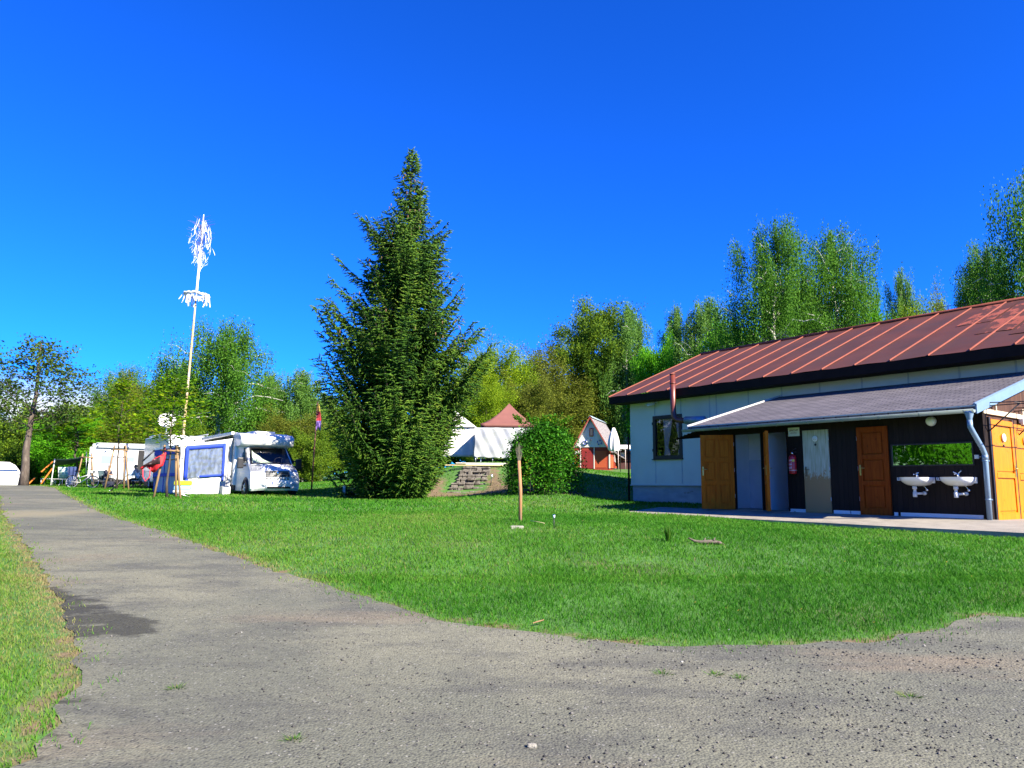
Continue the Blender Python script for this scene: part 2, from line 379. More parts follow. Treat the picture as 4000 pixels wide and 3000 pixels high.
_i = inside(MFOOT, xf, yf); _d = np.full(len(xf), 9.0); _q = (np.abs(xf) < 8) & (yf > 25) & (yf < 38); _d[_q] = edge_dist(MFOOT, xf[_q], yf[_q]); _bare = np.maximum(_bare, np.clip(.5 + np.where(_i, _d, -_d) / .8, 0, 1) * .9)
_a = g.data.attributes.new('bare', 'FLOAT', 'POINT'); _a.data.foreach_set('value', _bare.astype(np.float32))
_nt = M_soil.node_tree; _b = _nt.nodes['Principled BSDF']; _src = _b.inputs['Base Color'].links[0].from_socket
_at = _nt.nodes.new('ShaderNodeAttribute'); _at.attribute_name = 'bare'; _tx = _nt.nodes.new('ShaderNodeTexCoord'); _nz = _nt.nodes.new('ShaderNodeTexNoise'); _nz.inputs['Scale'].default_value = 3.2; _nz.inputs['Detail'].default_value = 7; _nt.links.new(_tx.outputs['Object'], _nz.inputs['Vector'])
_ad = _nt.nodes.new('ShaderNodeMath'); _ad.operation = 'MULTIPLY_ADD'; _nt.links.new(_nz.outputs[0], _ad.inputs[0]); _ad.inputs[1].default_value = 1.2; _nt.links.new(_at.outputs['Fac'], _ad.inputs[2])
_mr = _nt.nodes.new('ShaderNodeMapRange'); _nt.links.new(_ad.outputs[0], _mr.inputs[0]); _mr.inputs[1].default_value = .95; _mr.inputs[2].default_value = 1.3
_cr = _nt.nodes.new('ShaderNodeMix'); _cr.data_type = 'RGBA'; _nt.links.new(_nz.outputs[0], _cr.inputs['Factor']); _cr.inputs['A'].default_value = (.075, .05, .028, 1); _cr.inputs['B'].default_value = (.185, .135, .07, 1)
_mx = _nt.nodes.new('ShaderNodeMix'); _mx.data_type = 'RGBA'; _nt.links.new(_mr.outputs[0], _mx.inputs['Factor']); _nt.links.new(_src, _mx.inputs['A']); _nt.links.new(_cr.outputs['Result'], _mx.inputs['B']); _nt.links.new(_mx.outputs['Result'], _b.inputs['Base Color'])

# ---- road: tarmac worn to gravel, one sheet just above the ground
def sheet(name, poly, dz, step, m, z=None, jitter=0.0, fine=None):
    b = densify(poly, step)
    if jitter: b = [(x + _r.gauss(0, jitter), y + _r.gauss(0, jitter)) for x, y in b]
    xs = [p[0] for p in b]; ys = [p[1] for p in b]
    PX, PY = np.meshgrid(np.arange(min(xs), max(xs), step * 1.6), np.arange(min(ys), max(ys), step * 1.6))
    px, py = PX.ravel(), PY.ravel(); k = inside(b, px, py) & (edge_dist(b, px, py) > step * .6); px, py = px[k], py[k]
    pts = [Vector(p) for p in b] + [Vector((float(a), float(c))) for a, c in zip(px, py)]
    vo, eo, fo, *_ = delaunay_2d_cdt(pts, [(i, (i + 1) % len(b)) for i in range(len(b))], [], 1, 1e-5)
    va = np.array([(q.x, q.y) for q in vo]); zz = zt(va[:, 0], va[:, 1]) + dz if z is None else z(va)
    return fast_mesh(name, np.column_stack([va, zz]), [i for f in fo for i in f], [len(f) for f in fo], m, smooth=True)
def road_material():
    m = bpy.data.materials.new('worn_tarmac'); m.use_nodes = True; nt = m.node_tree; b = nt.nodes['Principled BSDF']; Nn, Ln = nt.nodes.new, nt.links.new
    tc = Nn('ShaderNodeTexCoord'); co = tc.outputs['Object']
    def noise(s, d=5, sc=(1, 1, 1), ro=.6):
        mp = Nn('ShaderNodeMapping'); mp.inputs['Scale'].default_value = sc; Ln(co, mp.inputs[0])
        n = Nn('ShaderNodeTexNoise'); n.inputs['Scale'].default_value = s; n.inputs['Detail'].default_value = d; n.inputs['Roughness'].default_value = ro; Ln(mp.outputs[0], n.inputs['Vector']); return n.outputs[0]
    def mr(v, a, c, lo=0, hi=1):
        q = Nn('ShaderNodeMapRange'); Ln(v, q.inputs[0]); q.inputs[1].default_value, q.inputs[2].default_value, q.inputs[3].default_value, q.inputs[4].default_value = a, c, lo, hi; return q.outputs[0]
    def mix(f, a, c, mode='MIX'):
        q = Nn('ShaderNodeMix'); q.data_type = 'RGBA'; q.blend_type = mode
        if isinstance(f, float): q.inputs['Factor'].default_value = f
        else: Ln(f, q.inputs['Factor'])
        for k, v in (('A', a), ('B', c)):
            if isinstance(v, tuple): q.inputs[k].default_value = (*v, 1)
            else: Ln(v, q.inputs[k])
        return q.outputs['Result']
    dust = mr(noise(.28, 6), .44, .58); base = mix(dust, (.112, .115, .088), (.156, .154, .112))
    base = mix(mr(noise(.8, 6, (1, 2.2, 1), .68), .47, .63, 0, .75), base, (.075, .076, .066))
    base = mix(mr(noise(.42, 5, (.6, 2.2, 1)), .56, .72, 0, .6), base, (.185, .15, .105))
    # single stones: light and dark chips
    v = Nn('ShaderNodeTexVoronoi'); v.inputs['Scale'].default_value = 55; Ln(co, v.inputs['Vector'])
    sp = Nn('ShaderNodeSeparateColor'); Ln(v.outputs['Color'], sp.inputs[0])
    base = mix(mr(sp.outputs[0], 0, 1, .0, 1.0), mix(1.0, base, (.82, .82, .82), 'MULTIPLY'), mix(1.0, base, (1.19, 1.185, 1.17), 'MULTIPLY'))
    v2 = Nn('ShaderNodeTexVoronoi'); v2.inputs['Scale'].default_value = 75; Ln(co, v2.inputs['Vector'])
    s2 = Nn('ShaderNodeSeparateColor'); Ln(v2.outputs['Color'], s2.inputs[0])
    base = mix(mr(s2.outputs[1], .985, .99, 0, .5), base, (.29, .285, .26))
    base = mix(mr(s2.outputs[2], .955, .96, 0, .8), base, (.030, .030, .032))
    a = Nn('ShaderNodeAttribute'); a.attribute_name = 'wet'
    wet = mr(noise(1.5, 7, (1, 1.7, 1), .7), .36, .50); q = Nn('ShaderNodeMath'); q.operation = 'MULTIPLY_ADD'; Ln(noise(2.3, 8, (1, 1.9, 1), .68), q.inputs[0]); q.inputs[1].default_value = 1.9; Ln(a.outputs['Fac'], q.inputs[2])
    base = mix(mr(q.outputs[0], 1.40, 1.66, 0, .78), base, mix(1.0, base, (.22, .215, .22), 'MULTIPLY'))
    a2 = Nn('ShaderNodeAttribute'); a2.attribute_name = 'joint'
    base = mix(a2.outputs['Fac'], base, (.20, .18, .115))
    Ln(base, b.inputs['Base Color']); b.inputs['Roughness'].default_value = .9; b.inputs['Specular IOR Level'].default_value = .25
    h = Nn('ShaderNodeMath'); h.operation = 'ADD'; Ln(noise(40, 6), h.inputs[0]); Ln(mr(v.outputs['Distance'], 0, .8, 1, 0), h.inputs[1])
    bp = Nn('ShaderNodeBump'); bp.inputs['Strength'].default_value = .7; bp.inputs['Distance'].default_value = .007; Ln(h.outputs[0], bp.inputs['Height']); Ln(bp.outputs[0], b.inputs['Normal'])
    return m
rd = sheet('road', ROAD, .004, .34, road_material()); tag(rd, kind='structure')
# where the tarmac is damp beside the left verge, and the sandy joint across the road further up
va = np.zeros(len(rd.data.vertices) * 3); rd.data.vertices.foreach_get('co', va); va = va.reshape(-1, 3)
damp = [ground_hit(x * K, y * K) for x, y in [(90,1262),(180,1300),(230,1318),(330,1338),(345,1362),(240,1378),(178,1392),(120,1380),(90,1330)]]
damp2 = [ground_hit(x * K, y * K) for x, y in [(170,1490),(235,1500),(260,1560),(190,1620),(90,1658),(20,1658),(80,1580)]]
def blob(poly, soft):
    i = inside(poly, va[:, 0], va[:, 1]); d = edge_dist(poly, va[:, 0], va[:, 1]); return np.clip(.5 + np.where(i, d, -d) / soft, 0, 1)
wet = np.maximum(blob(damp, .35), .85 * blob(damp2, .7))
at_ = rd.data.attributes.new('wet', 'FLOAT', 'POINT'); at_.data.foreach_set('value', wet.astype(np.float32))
jl = [ground_hit(x * K, y * K) for x, y in [(0,1104),(90,1106),(180,1104),(215,1106),(150,1112),(60,1116),(0,1120)]]
at_ = rd.data.attributes.new('joint', 'FLOAT', 'POINT'); at_.data.foreach_set('value', (.85 * blob(jl, .5)).astype(np.float32))

# ---- concrete walkway along the annex (a real slab)
M_conc = mat('old_concrete', (0.2604, 0.2356, 0.1922), .95, .2, 3, .5, 45, col2=(0.1488, 0.1364, 0.1116), c2lo=.5, c2hi=.75, c2scale=1.4)
wk = MB(); us = np.linspace(-8.6, 4.2, 33)
def wfront(u): return -1.66 - .30 * min(1, max(0, (u + 6) / 5)) + .03 * math.sin(u * 2.1)
rows = [[], [], [], []]
for u in us:
    vf = wfront(u)
    for k, (v, z) in enumerate(((-.025, .07), (vf, -.065), (vf, -.25), (-.025, -.25))): rows[k].append((u, v, z))
wk.grid(rows + [rows[0]], smooth=False)
for k in (0, -1): wk.add([rows[i][k] for i in range(4)], [(0, 1, 2, 3)])
BUILD_M = Matrix.Translation((OX, OY, 0)) @ Matrix.Rotation(TH, 4, 'Z')
wo_ = wk.build('walkway', M_conc); wo_.matrix_world = BUILD_M; tag(wo_, kind='structure')
# paving beside the annex end
gp = MB(); gp.box((.012, -.02, -.25), (4.2, 8.0, .055)); go = gp.build('pavement', M_conc); go.matrix_world = BUILD_M; tag(go, kind='structure')

# ---- grass: real blades, thick near the viewpoint, in clumps farther off
def to_uv(x, y): dx, dy = x - OX, y - OY; return dx * EU[0] + dy * EU[1], dx * EV[0] + dy * EV[1]
def grass_ok(x, y, rr=np.random.default_rng(2)):
    i_ = inside(ROAD_J, x, y); k = ~i_; q = np.where(i_)[0]; dd = edge_dist(ROAD_C, x[q], y[q]); k[q] = (dd < .28) & (rr.random(len(q)) < .40 * np.exp(-dd / .09) * (vnoise(x[q] + 9, y[q] + 9, .35, 8) > .42)); u, v = to_uv(x, y)
    k &= ~((u > -8.6) & (u < 4.2) & (v > -1.66 - .30 * np.clip((u + 6) / 5, 0, 1)) & (v < 14))
    k &= ~((u > -13.85) & (u < .6) & (v > 4.0) & (v < 14.5))
    k &= ~((u > -7.2) & (u < 0.1) & (v > 0) & (v < 4.2))
    k &= ~((np.abs(x + 1.95 - (y - 33.2) * .02) < .84) & (y > 32.0) & (y < 36))
    return k
ROAD_J = [(x, y) for x, y in ROAD]
M_grass = leaf_mat('lawn_grass', [(0, (.024, .16, .010)), (.25, (.070, .30, .018)), (.55, (.150, .42, .034)), (.8, (.28, .44, .07)), (1, (.46, .40, .17))], .5, .55)
def blades(name, n, rng, region, hgt, wid, lbl_bend=.5):
    x, y = region(n, rng); k = grass_ok(x, y); x, y = x[k], y[k]
    ed = edge_dist(ROAD_C, x, y)
    pat = .55 * vnoise(x + 40, y + 40, 1.1, 1) + .45 * vnoise(x + 90, y + 10, .37, 2)
    big = vnoise(x + 70, y + 30, 3.1, 5)
    keep = rng.random(len(x)) < np.clip(ed * 4.5, .7, 1) * np.clip(.55 + pat, .4, 1); x, y, ed, pat, big = x[keep], y[keep], ed[keep], pat[keep], big[keep]
    k = ~inside(MFOOT, x, y) | (rng.random(len(x)) < .38); x, y, ed, pat, big = x[k], y[k], ed[k], pat[k], big[k]
    n = len(x); z = zt(x, y); dist = np.hypot(x, y)
    left = x < -3.2 - .1 * y
    verge = np.where(inside(VERGE, x, y), 1.0, 0.0)
    h = hgt * (.55 + .75 * rng.random(n)) * (.65 + .75 * pat) * np.clip(.6 + ed * .9, .6, 1) * np.where(verge > 0, .75, 1)
    wd = wid(dist) * (.7 + .6 * rng.random(n))
    az = rng.random(n) * 2 * np.pi; bend = (.35 + 1.2 * rng.random(n)) * h * lbl_bend * 1.5
    dx, dy = np.cos(az) * bend, np.sin(az) * bend; pa = rng.random(n) * np.pi; ux, uy = np.cos(pa) * wd / 2, np.sin(pa) * wd / 2
    V = np.zeros((n, 5, 3)); V[:, 0] = np.stack([x - ux, y - uy, z - .005], 1); V[:, 1] = np.stack([x + ux, y + uy, z - .005], 1)
    V[:, 2] = np.stack([x + ux * .8 + dx * .35, y + uy * .8 + dy * .35, z + h * .6], 1); V[:, 3] = np.stack([x - ux * .8 + dx * .35, y - uy * .8 + dy * .35, z + h * .6], 1)
    V[:, 4] = np.stack([x + dx, y + dy, z + h], 1)
    b = (np.arange(n) * 5)[:, None]; fl = np.concatenate([b + [0, 1, 2, 3], b + [3, 2, 4]], 1).ravel(); sz = np.tile([4, 3], n)
    t = .06 + .34 * rng.random(n) + .46 * (big - .3) + .26 * (1 - pat) + np.clip(.35 - ed, 0, .35) * .95 + verge * .22
    t += np.where(rng.random(n) < .045, .4, 0)
    bare = inside(MFOOT, x, y); t += np.where(bare, .35, 0); h_ = h
    mound = np.exp(-(((x + .2) / 3.4) ** 2 + ((y - 31) / 2.0) ** 2)); t += mound * .5
    t = np.clip(t, 0, 1)
    o = fast_mesh(name, V.reshape(-1, 3), fl, sz, M_grass, tint=np.repeat(t, 5)); return tag(o, kind='stuff')
VERGE = [(le_w[0][0] - 8, le_w[0][1] + 6)] + le_w + [(-8, 2.5), (-40, 2), (-40, 40)]
rng = np.random.default_rng(11)
def fan(y0, y1, p=1.0):
    def f(n, rng):
        t = rng.random(n); y = (y0 ** (1 + p) + t * (y1 ** (1 + p) - y0 ** (1 + p))) ** (1 / (1 + p)); x = (rng.random(n) * 2 - 1) * (y * .74 + .8); return x, y
    return f
blades('grass', 190000, rng, fan(3.4, 9.5, .3), .046, lambda d: .0042 + d * .0003)
blades('grass', 230000, rng, fan(9.0, 19, .0), .050, lambda d: .0048 + d * .00045)
blades('grass', 190000, rng, fan(18, 52, .2), .065, lambda d: .006 + d * .0008)

# ---- loose stones on the tarmac
def stones(n, rng, y0, y1, smin, smax, seedbias=.5):
    y = y0 + (y1 - y0) * rng.random(n) ** 1.2; x = (rng.random(n) * 2 - 1) * (y * .74 + .6); k = inside(ROAD_J, x, y)
    k &= rng.random(n) < np.clip((vnoise(x + 20, y + 60, 1.3, 7) - .25) * 2.2, .05, 1) * np.where(x > .8 - y * .12, 1, .3)
    x, y = x[k], y[k]; n = len(x); z = zt(x, y) + .004
    base = np.array([(1,0,0),(-1,0,0),(0,1,0),(0,-1,0),(0,0,1),(0,0,-.6)], float); fc = np.array([(0,2,4),(2,1,4),(1,3,4),(3,0,4),(2,0,5),(1,2,5),(3,1,5),(0,3,5)])
    s = smin + (smax - smin) * rng.random(n) ** 3
    V = base[None] * (s[:, None, None] * (.55 + .9 * rng.random((n, 6, 1)))) * np.array([1, 1, .75]); a = rng.random(n) * 6.28
    c, q = np.cos(a)[:, None], np.sin(a)[:, None]; V = np.stack([V[..., 0] * c - V[..., 1] * q, V[..., 0] * q + V[..., 1] * c, V[..., 2]], -1) + rng.normal(0, .12, (n, 6, 3)) * s[:, None, None]
    V += np.stack([x, y, z + s * .18], 1)[:, None]
    return V, fc, n
M_stone = leaf_mat('gravel_stones', [(0, (.05, .05, .052)), (.5, (.16, .155, .145)), (.85, (.27, .255, .225)), (1, (.55, .53, .48))], 0.0, .9)
V, fc, n = stones(26000, rng, 3.6, 9.5, .003, .014)
go = fast_mesh('gravel', V.reshape(-1, 3), (np.arange(n)[:, None, None] * 6 + fc[None]).ravel(), np.full(n * 8, 3), M_stone, tint=np.repeat(np.clip(rng.random(n) * .75 + (rng.random(n) < .025) * .6, 0, 1), 6)); tag(go, kind='stuff')

# dandelions and daisies scattered in the lawn, dry clippings on the verge
def flecks(name, n, m, size, y0, y1, hz):
    x, y = fan(y0, y1, .4)(n, rng); k = grass_ok(x, y) & (edge_dist(ROAD_C, x, y) > .25); x, y = x[k], y[k]; k = vnoise(x + 31, y + 17, 1.6, 12) > .45; x, y = x[k], y[k]; n = len(x); z = zt(x, y) + hz * (.6 + .6 * rng.random(n)); s = size * (.6 + .7 * rng.random(n)) * np.clip(y / 12, .7, 2)
    q = np.array([(1,0,0),(.5,.87,.15),(-.5,.87,0),(-1,0,.15),(-.5,-.87,0),(.5,-.87,.15)]); V = q[None] * s[:, None, None] + np.stack([x, y, z], 1)[:, None]; V[..., 2] += (V[..., 0] - x[:, None]) * .5
    return tag(fast_mesh(name, V.reshape(-1, 3), np.arange(n * 6), np.full(n, 6), m), kind='stuff')
flecks('dandelion_flowers', 520, mat('dandelion_yellow', (.5, .33, .015), .8), .013, 6, 40, .055)
flecks('daisy_flowers', 420, mat('daisy_white', (.5, .5, .47), .8), .009, 6, 30, .05)
# ============================================================ THE LONG BUILDING
M_render = mat('cream_panel', (.64, .62, .53), .85, .05, 2, .08, 80, col2=(.53, .50, .38), c2lo=.52, c2hi=.8, c2scale=.5)
M_batten = mat('panel_batten', (.44, .45, .44), .8, .05, 4)
M_plinth = mat('grey_plinth', (.33, .34, .34), .92, .2, 2.5, .4, 25, col2=(.13, .09, .06), c2lo=.62, c2hi=.70, c2scale=1.1, stretch=(1, 1, 2.2))
M_roof = mat('red_sheet_roof', (.096, .036, .025), .6, .14, .9, .05, 6, spec=.15, col2=(.070, .035, .028), c2lo=.40, c2hi=.65, c2scale=.5)
M_seam = mat('roof_seam', (.205, .058, .036), .6, .12, 3, spec=.15)
M_rust = mat('peeling_roof_paint', (.090, .036, .025), .65, .15, 3, spec=.15, col2=(.27, .075, .045), c2lo=.50, c2hi=.535, c2scale=2.6, stretch=(1, .45, 1))
M_fascia = mat('dark_eaves_board', (.016, .010, .008), .8, .3, 3, spec=.12)
M_pipe = mat('brown_flue_pipe', (0.1364, 0.031, 0.0186), .35, .15, 6)
WU0, WU1, WV0, WV1 = -13.76, 0.10, 4.075, 14.2
EAVE_V, EAVE_Z, RID_V, RID_Z = 3.425, 4.11, 9.139, 6.483
bl = root('camp_building', 'long cream panelled building with a red sheet metal roof above the dark wooden annex', 'building', (OX, OY, 0), TH)
wm = MB()
# front wall with a hole for the window
w0, w1, wz0, wz1 = -12.54, -11.22, 1.712, 3.256
for a, b, c, d in ((WU0, w0, .73, 3.97), (w0, w1, .73, wz0), (w0, w1, wz1, 3.97), (w1, WU1, .73, 3.97)): wm.box((a, WV0, c), (b, WV0 + .2, d))
wm.box((WU0, WV0 + .2, .73), (WU0 + .2, WV1, 3.97)); wm.box((WU1 - .2, WV0 + .2, .73), (WU1, WV1, 3.97)); wm.box((WU0 + .2, WV1 - .2, .73), (WU1 - .2, WV1, 3.97))
for u in (WU0, WU1 - .2): wm.prism([(WV0, 3.97), (WV1, 3.97), (RID_V, 6.05)], 'X', u, u + .2)
wm.build('wall', M_render, bl)
bt = MB()
for u in (-12.483, -11.235, -9.95, -9.66, -8.363, -7.125, -5.835, -4.527, -3.228, -1.936, -.65):
    for z0, z1 in (((.78, wz0 - .06), (wz1 + .06, 3.93)) if -12.6 < u < -11.1 else ((.78, 3.93),)):
        bt.box((u - .022, WV0 - .010, z0), (u + .022, WV0 - .001, z1))
bt.box((WU0 - .02, WV0 - .03, .70), (WU1, WV0 - .001, .735), 0)
bt.build('panel_joint', M_batten, bl)
pm = MB(); pm.box((WU0 + .05, WV0 + .05, -.35), (WU1 - .05, WV1 - .05, .715)); pm.build('plinth', M_plinth, bl)
RU0, RU1 = -14.30, .42
rm = MB()
sl = (RID_Z - EAVE_Z) / (RID_V - EAVE_V)
for sgn in (1, -1):
    ev = EAVE_V if sgn > 0 else 2 * RID_V - EAVE_V
    n = 30
    P = [[(RU0 + (RU1 - RU0) * i / n, ev + (RID_V - ev) * j / 8, EAVE_Z + (RID_Z - EAVE_Z) * j / 8 + .012 * math.sin(i * 1.9 + j * 1.3)) for j in range(9)] for i in range(n + 1)]
    rm.grid(P, 0, True)
    k = 0; u = RU0 + .03
    while u < RU1:
        for j in range(8):
            a, b = j / 8, (j + 1) / 8
            va_, vb = ev + (RID_V - ev) * a - .012 * sgn, ev + (RID_V - ev) * b - .012 * sgn; za, zb = EAVE_Z + (RID_Z - EAVE_Z) * a, EAVE_Z + (RID_Z - EAVE_Z) * b
            rm.add([(u - .022, va_, za + .005), (u + .022, va_, za + .005), (u + .011, va_, za + .040), (u - .011, va_, za + .040), (u - .022, vb, zb + .005), (u + .022, vb, zb + .005), (u + .011, vb, zb + .040), (u - .011, vb, zb + .040)],
                   [(0, 4, 7, 3), (3, 7, 6, 2), (2, 6, 5, 1), (0, 3, 2, 1), (4, 5, 6, 7)], 1)
        u += .989
rm.tube([(RU0, RID_V, RID_Z + .03), (RU1, RID_V, RID_Z + .03)], .06, 8, 1)
# patch of peeling paint near the right-hand end
for a0, a1, b0, b1 in ((-2.9, -1.98, .55, .97), (-1.90, -1.0, .30, .88), (-.9, 0.0, .2, .9)):
    rm.grid([[(a0 + (a1 - a0) * i / 6, EAVE_V + (RID_V - EAVE_V) * (b0 + (b1 - b0) * j / 5), EAVE_Z + (RID_Z - EAVE_Z) * (b0 + (b1 - b0) * j / 5) + .017) for j in range(6)] for i in range(7)], 2, True)
rm.build('roof', [M_roof, M_seam, M_rust], bl)
fm = MB()
fm.box((RU0 + .02, EAVE_V + .01, EAVE_Z - .27), (RU1 - .02, EAVE_V + .045, EAVE_Z - .012))
fm.box((RU0 + .02, EAVE_V + .045, EAVE_Z - .27), (RU1 - .02, WV0, EAVE_Z - .245))
for u in (RU0 + .02, RU1 - .055):
    fm.prism([(EAVE_V + .05, EAVE_Z - .01), (RID_V, RID_Z - .03), (RID_V, RID_Z - .24), (EAVE_V + .05, EAVE_Z - .24)], 'X', u, u + .035)
    fm.prism([(2 * RID_V - EAVE_V - .05, EAVE_Z - .01), (RID_V, RID_Z - .03), (RID_V, RID_Z - .24), (2 * RID_V - EAVE_V - .05, EAVE_Z - .24)], 'X', u, u + .035)
fm.build('eaves_board', M_fascia, bl)
lw = MB(); pts = []
u = RU0 + .2
while u < RU1:
    lw.tube([(u, RID_V, RID_Z + .08), (u, RID_V, RID_Z + .24)], .012, 5); pts.append((u, RID_V, RID_Z + .22)); pts.append((u + .5, RID_V, RID_Z + .17)); u += 1.0
lw.tube(pts, .008, 4); lw.build('lightning_wire', M_blackm, bl)
# window with looped-back curtains
M_frame = mat('dark_brown_frame', (.018, .012, .011), .55, .2, 8)
fr = MB(); y0, y1 = WV0 - .035, WV0 + .06
for a, b, c, d in ((w0 - .03, w0 + .10, wz0 - .03, wz1 + .03), (w1 - .10, w1 + .03, wz0 - .03, wz1 + .03), (w0 + .10, w1 - .10, wz0 - .03, wz0 + .09), (w0 + .10, w1 - .10, wz1 - .10, wz1 + .03)): fr.box((a, y0, c), (b, y1, d))
fr.box((w0 - .06, y0 - .05, wz0 - .065), (w1 + .06, y1, wz0 - .032))
fo = fr.build('window', M_frame, bl)
gl = MB(); gl.box((w0 + .09, WV0 + .01, wz0 + .08), (w1 - .09, WV0 + .016, wz1 - .09))
M_pane = bpy.data.materials.new('window_pane'); M_pane.use_nodes = True
_nt = M_pane.node_tree; _nt.nodes.clear(); _o = _nt.nodes.new('ShaderNodeOutputMaterial'); _m = _nt.nodes.new('ShaderNodeMixShader'); _t = _nt.nodes.new('ShaderNodeBsdfTransparent'); _g = _nt.nodes.new('ShaderNodeBsdfGlossy')
_g.inputs['Roughness'].default_value = .02; _t.inputs['Color'].default_value = (.9, .92, .92, 1); _f = _nt.nodes.new('ShaderNodeFresnel'); _f.inputs['IOR'].default_value = 1.42
_nt.links.new(_f.outputs[0], _m.inputs[0]); _nt.links.new(_t.outputs[0], _m.inputs[1]); _nt.links.new(_g.outputs[0], _m.inputs[2]); _nt.links.new(_m.outputs[0], _o.inputs[0])
gl.build('pane', M_pane, fo)
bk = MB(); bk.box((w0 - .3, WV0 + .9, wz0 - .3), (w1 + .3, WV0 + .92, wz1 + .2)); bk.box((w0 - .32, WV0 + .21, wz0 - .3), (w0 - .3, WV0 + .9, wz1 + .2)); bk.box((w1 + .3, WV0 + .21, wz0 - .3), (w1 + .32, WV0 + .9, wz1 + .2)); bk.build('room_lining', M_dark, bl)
M_curt = bpy.data.materials.new('checked_curtain'); M_curt.use_nodes = True; _nt = M_curt.node_tree; _b = _nt.nodes['Principled BSDF']; _b.inputs['Roughness'].default_value = .9
_tc = _nt.nodes.new('ShaderNodeTexCoord'); _ck = _nt.nodes.new('ShaderNodeTexChecker'); _ck.inputs['Scale'].default_value = 26; _ck.inputs['Color1'].default_value = (.85, .70, .82, 1); _ck.inputs['Color2'].default_value = (.50, .20, .45, 1)
_nt.links.new(_tc.outputs['Object'], _ck.inputs[0]); _nt.links.new(_ck.outputs[0], _b.inputs['Base Color'])
def curtain(ul, ur, ut, zt0, zt1, wb):
    """from the rail (ul..ur), gathered to a tie at ut, then flaring a little"""
    P = []
    for j in range(25):
        t = j / 24; z = zt1 + (zt0 - zt1) * t
        tie = max(0, 1 - abs(t - .74) / .74) ** 1.5 if t < .74 else max(0, 1 - (t - .74) / .26 * .55)
        lo = ul + (ut - wb - ul) * tie; hi = ur + (ut + wb - ur) * tie
        P.append([(lo + (hi - lo) * i / 20, WV0 + .12 + .025 * math.sin(i * 1.9), z) for i in range(21)])
    c = MB(); c.grid(P); return c.build('curtain', M_curt, fo, thick=.002)
curtain(w0 + .36, w0 + .79, w0 + .50, wz0 + .1, wz1 - .1, .085)
curtain(w1 - .36, w1 - .05, w1 - .15, wz0 + .1, wz1 - .1, .06)
for z in (wz0 + .25, wz1 - .3): hg = MB(); hg.tube([(w0 - .045, WV0 - .04, z), (w0 - .045, WV0 - .04, z + .1)], .014, 6); hg.build('hinge', M_blackm, fo)
# flue: out of the annex roof, a bend, then straight up past the eaves
fl = MB(); pv = 3.28
fl.tube([(-9.98, pv, 2.93), (-10.55, pv, 2.95), (-10.72, pv, 2.98), (-10.84, pv, 3.08), (-10.89, pv, 3.25), (-10.90, pv, 3.45), (-10.90, pv, 4.60)], .098, 14)
fl.tube([(-10.90, pv, 4.27), (-10.90, pv, 4.31)], .108, 14); fl.tube([(-10.90, pv, 4.60), (-10.90, pv, 4.63)], .108, 14)
fo2 = fl.build('flue_pipe', M_pipe, bl)
fc = MB(); fc.tube([(-10.35, pv, 2.945), (-9.95, pv, 2.92), (-9.55, pv, 2.90)], .135, 14); fc.build('collar', mat('zinc_sleeve', (.20, .26, .33), .5, .15, 6, metal=.4), fo2)
dp = MB(); dp.tube([(WU0 - .05, WV0 - .06, .1), (WU0 - .05, WV0 - .06, 2.6)], .035, 8)
for z in (.9, 1.9): dp.box((WU0 - .09, WV0 - .10, z), (WU0, WV0, z + .05))
dp.build('cable_duct', M_fascia, bl)

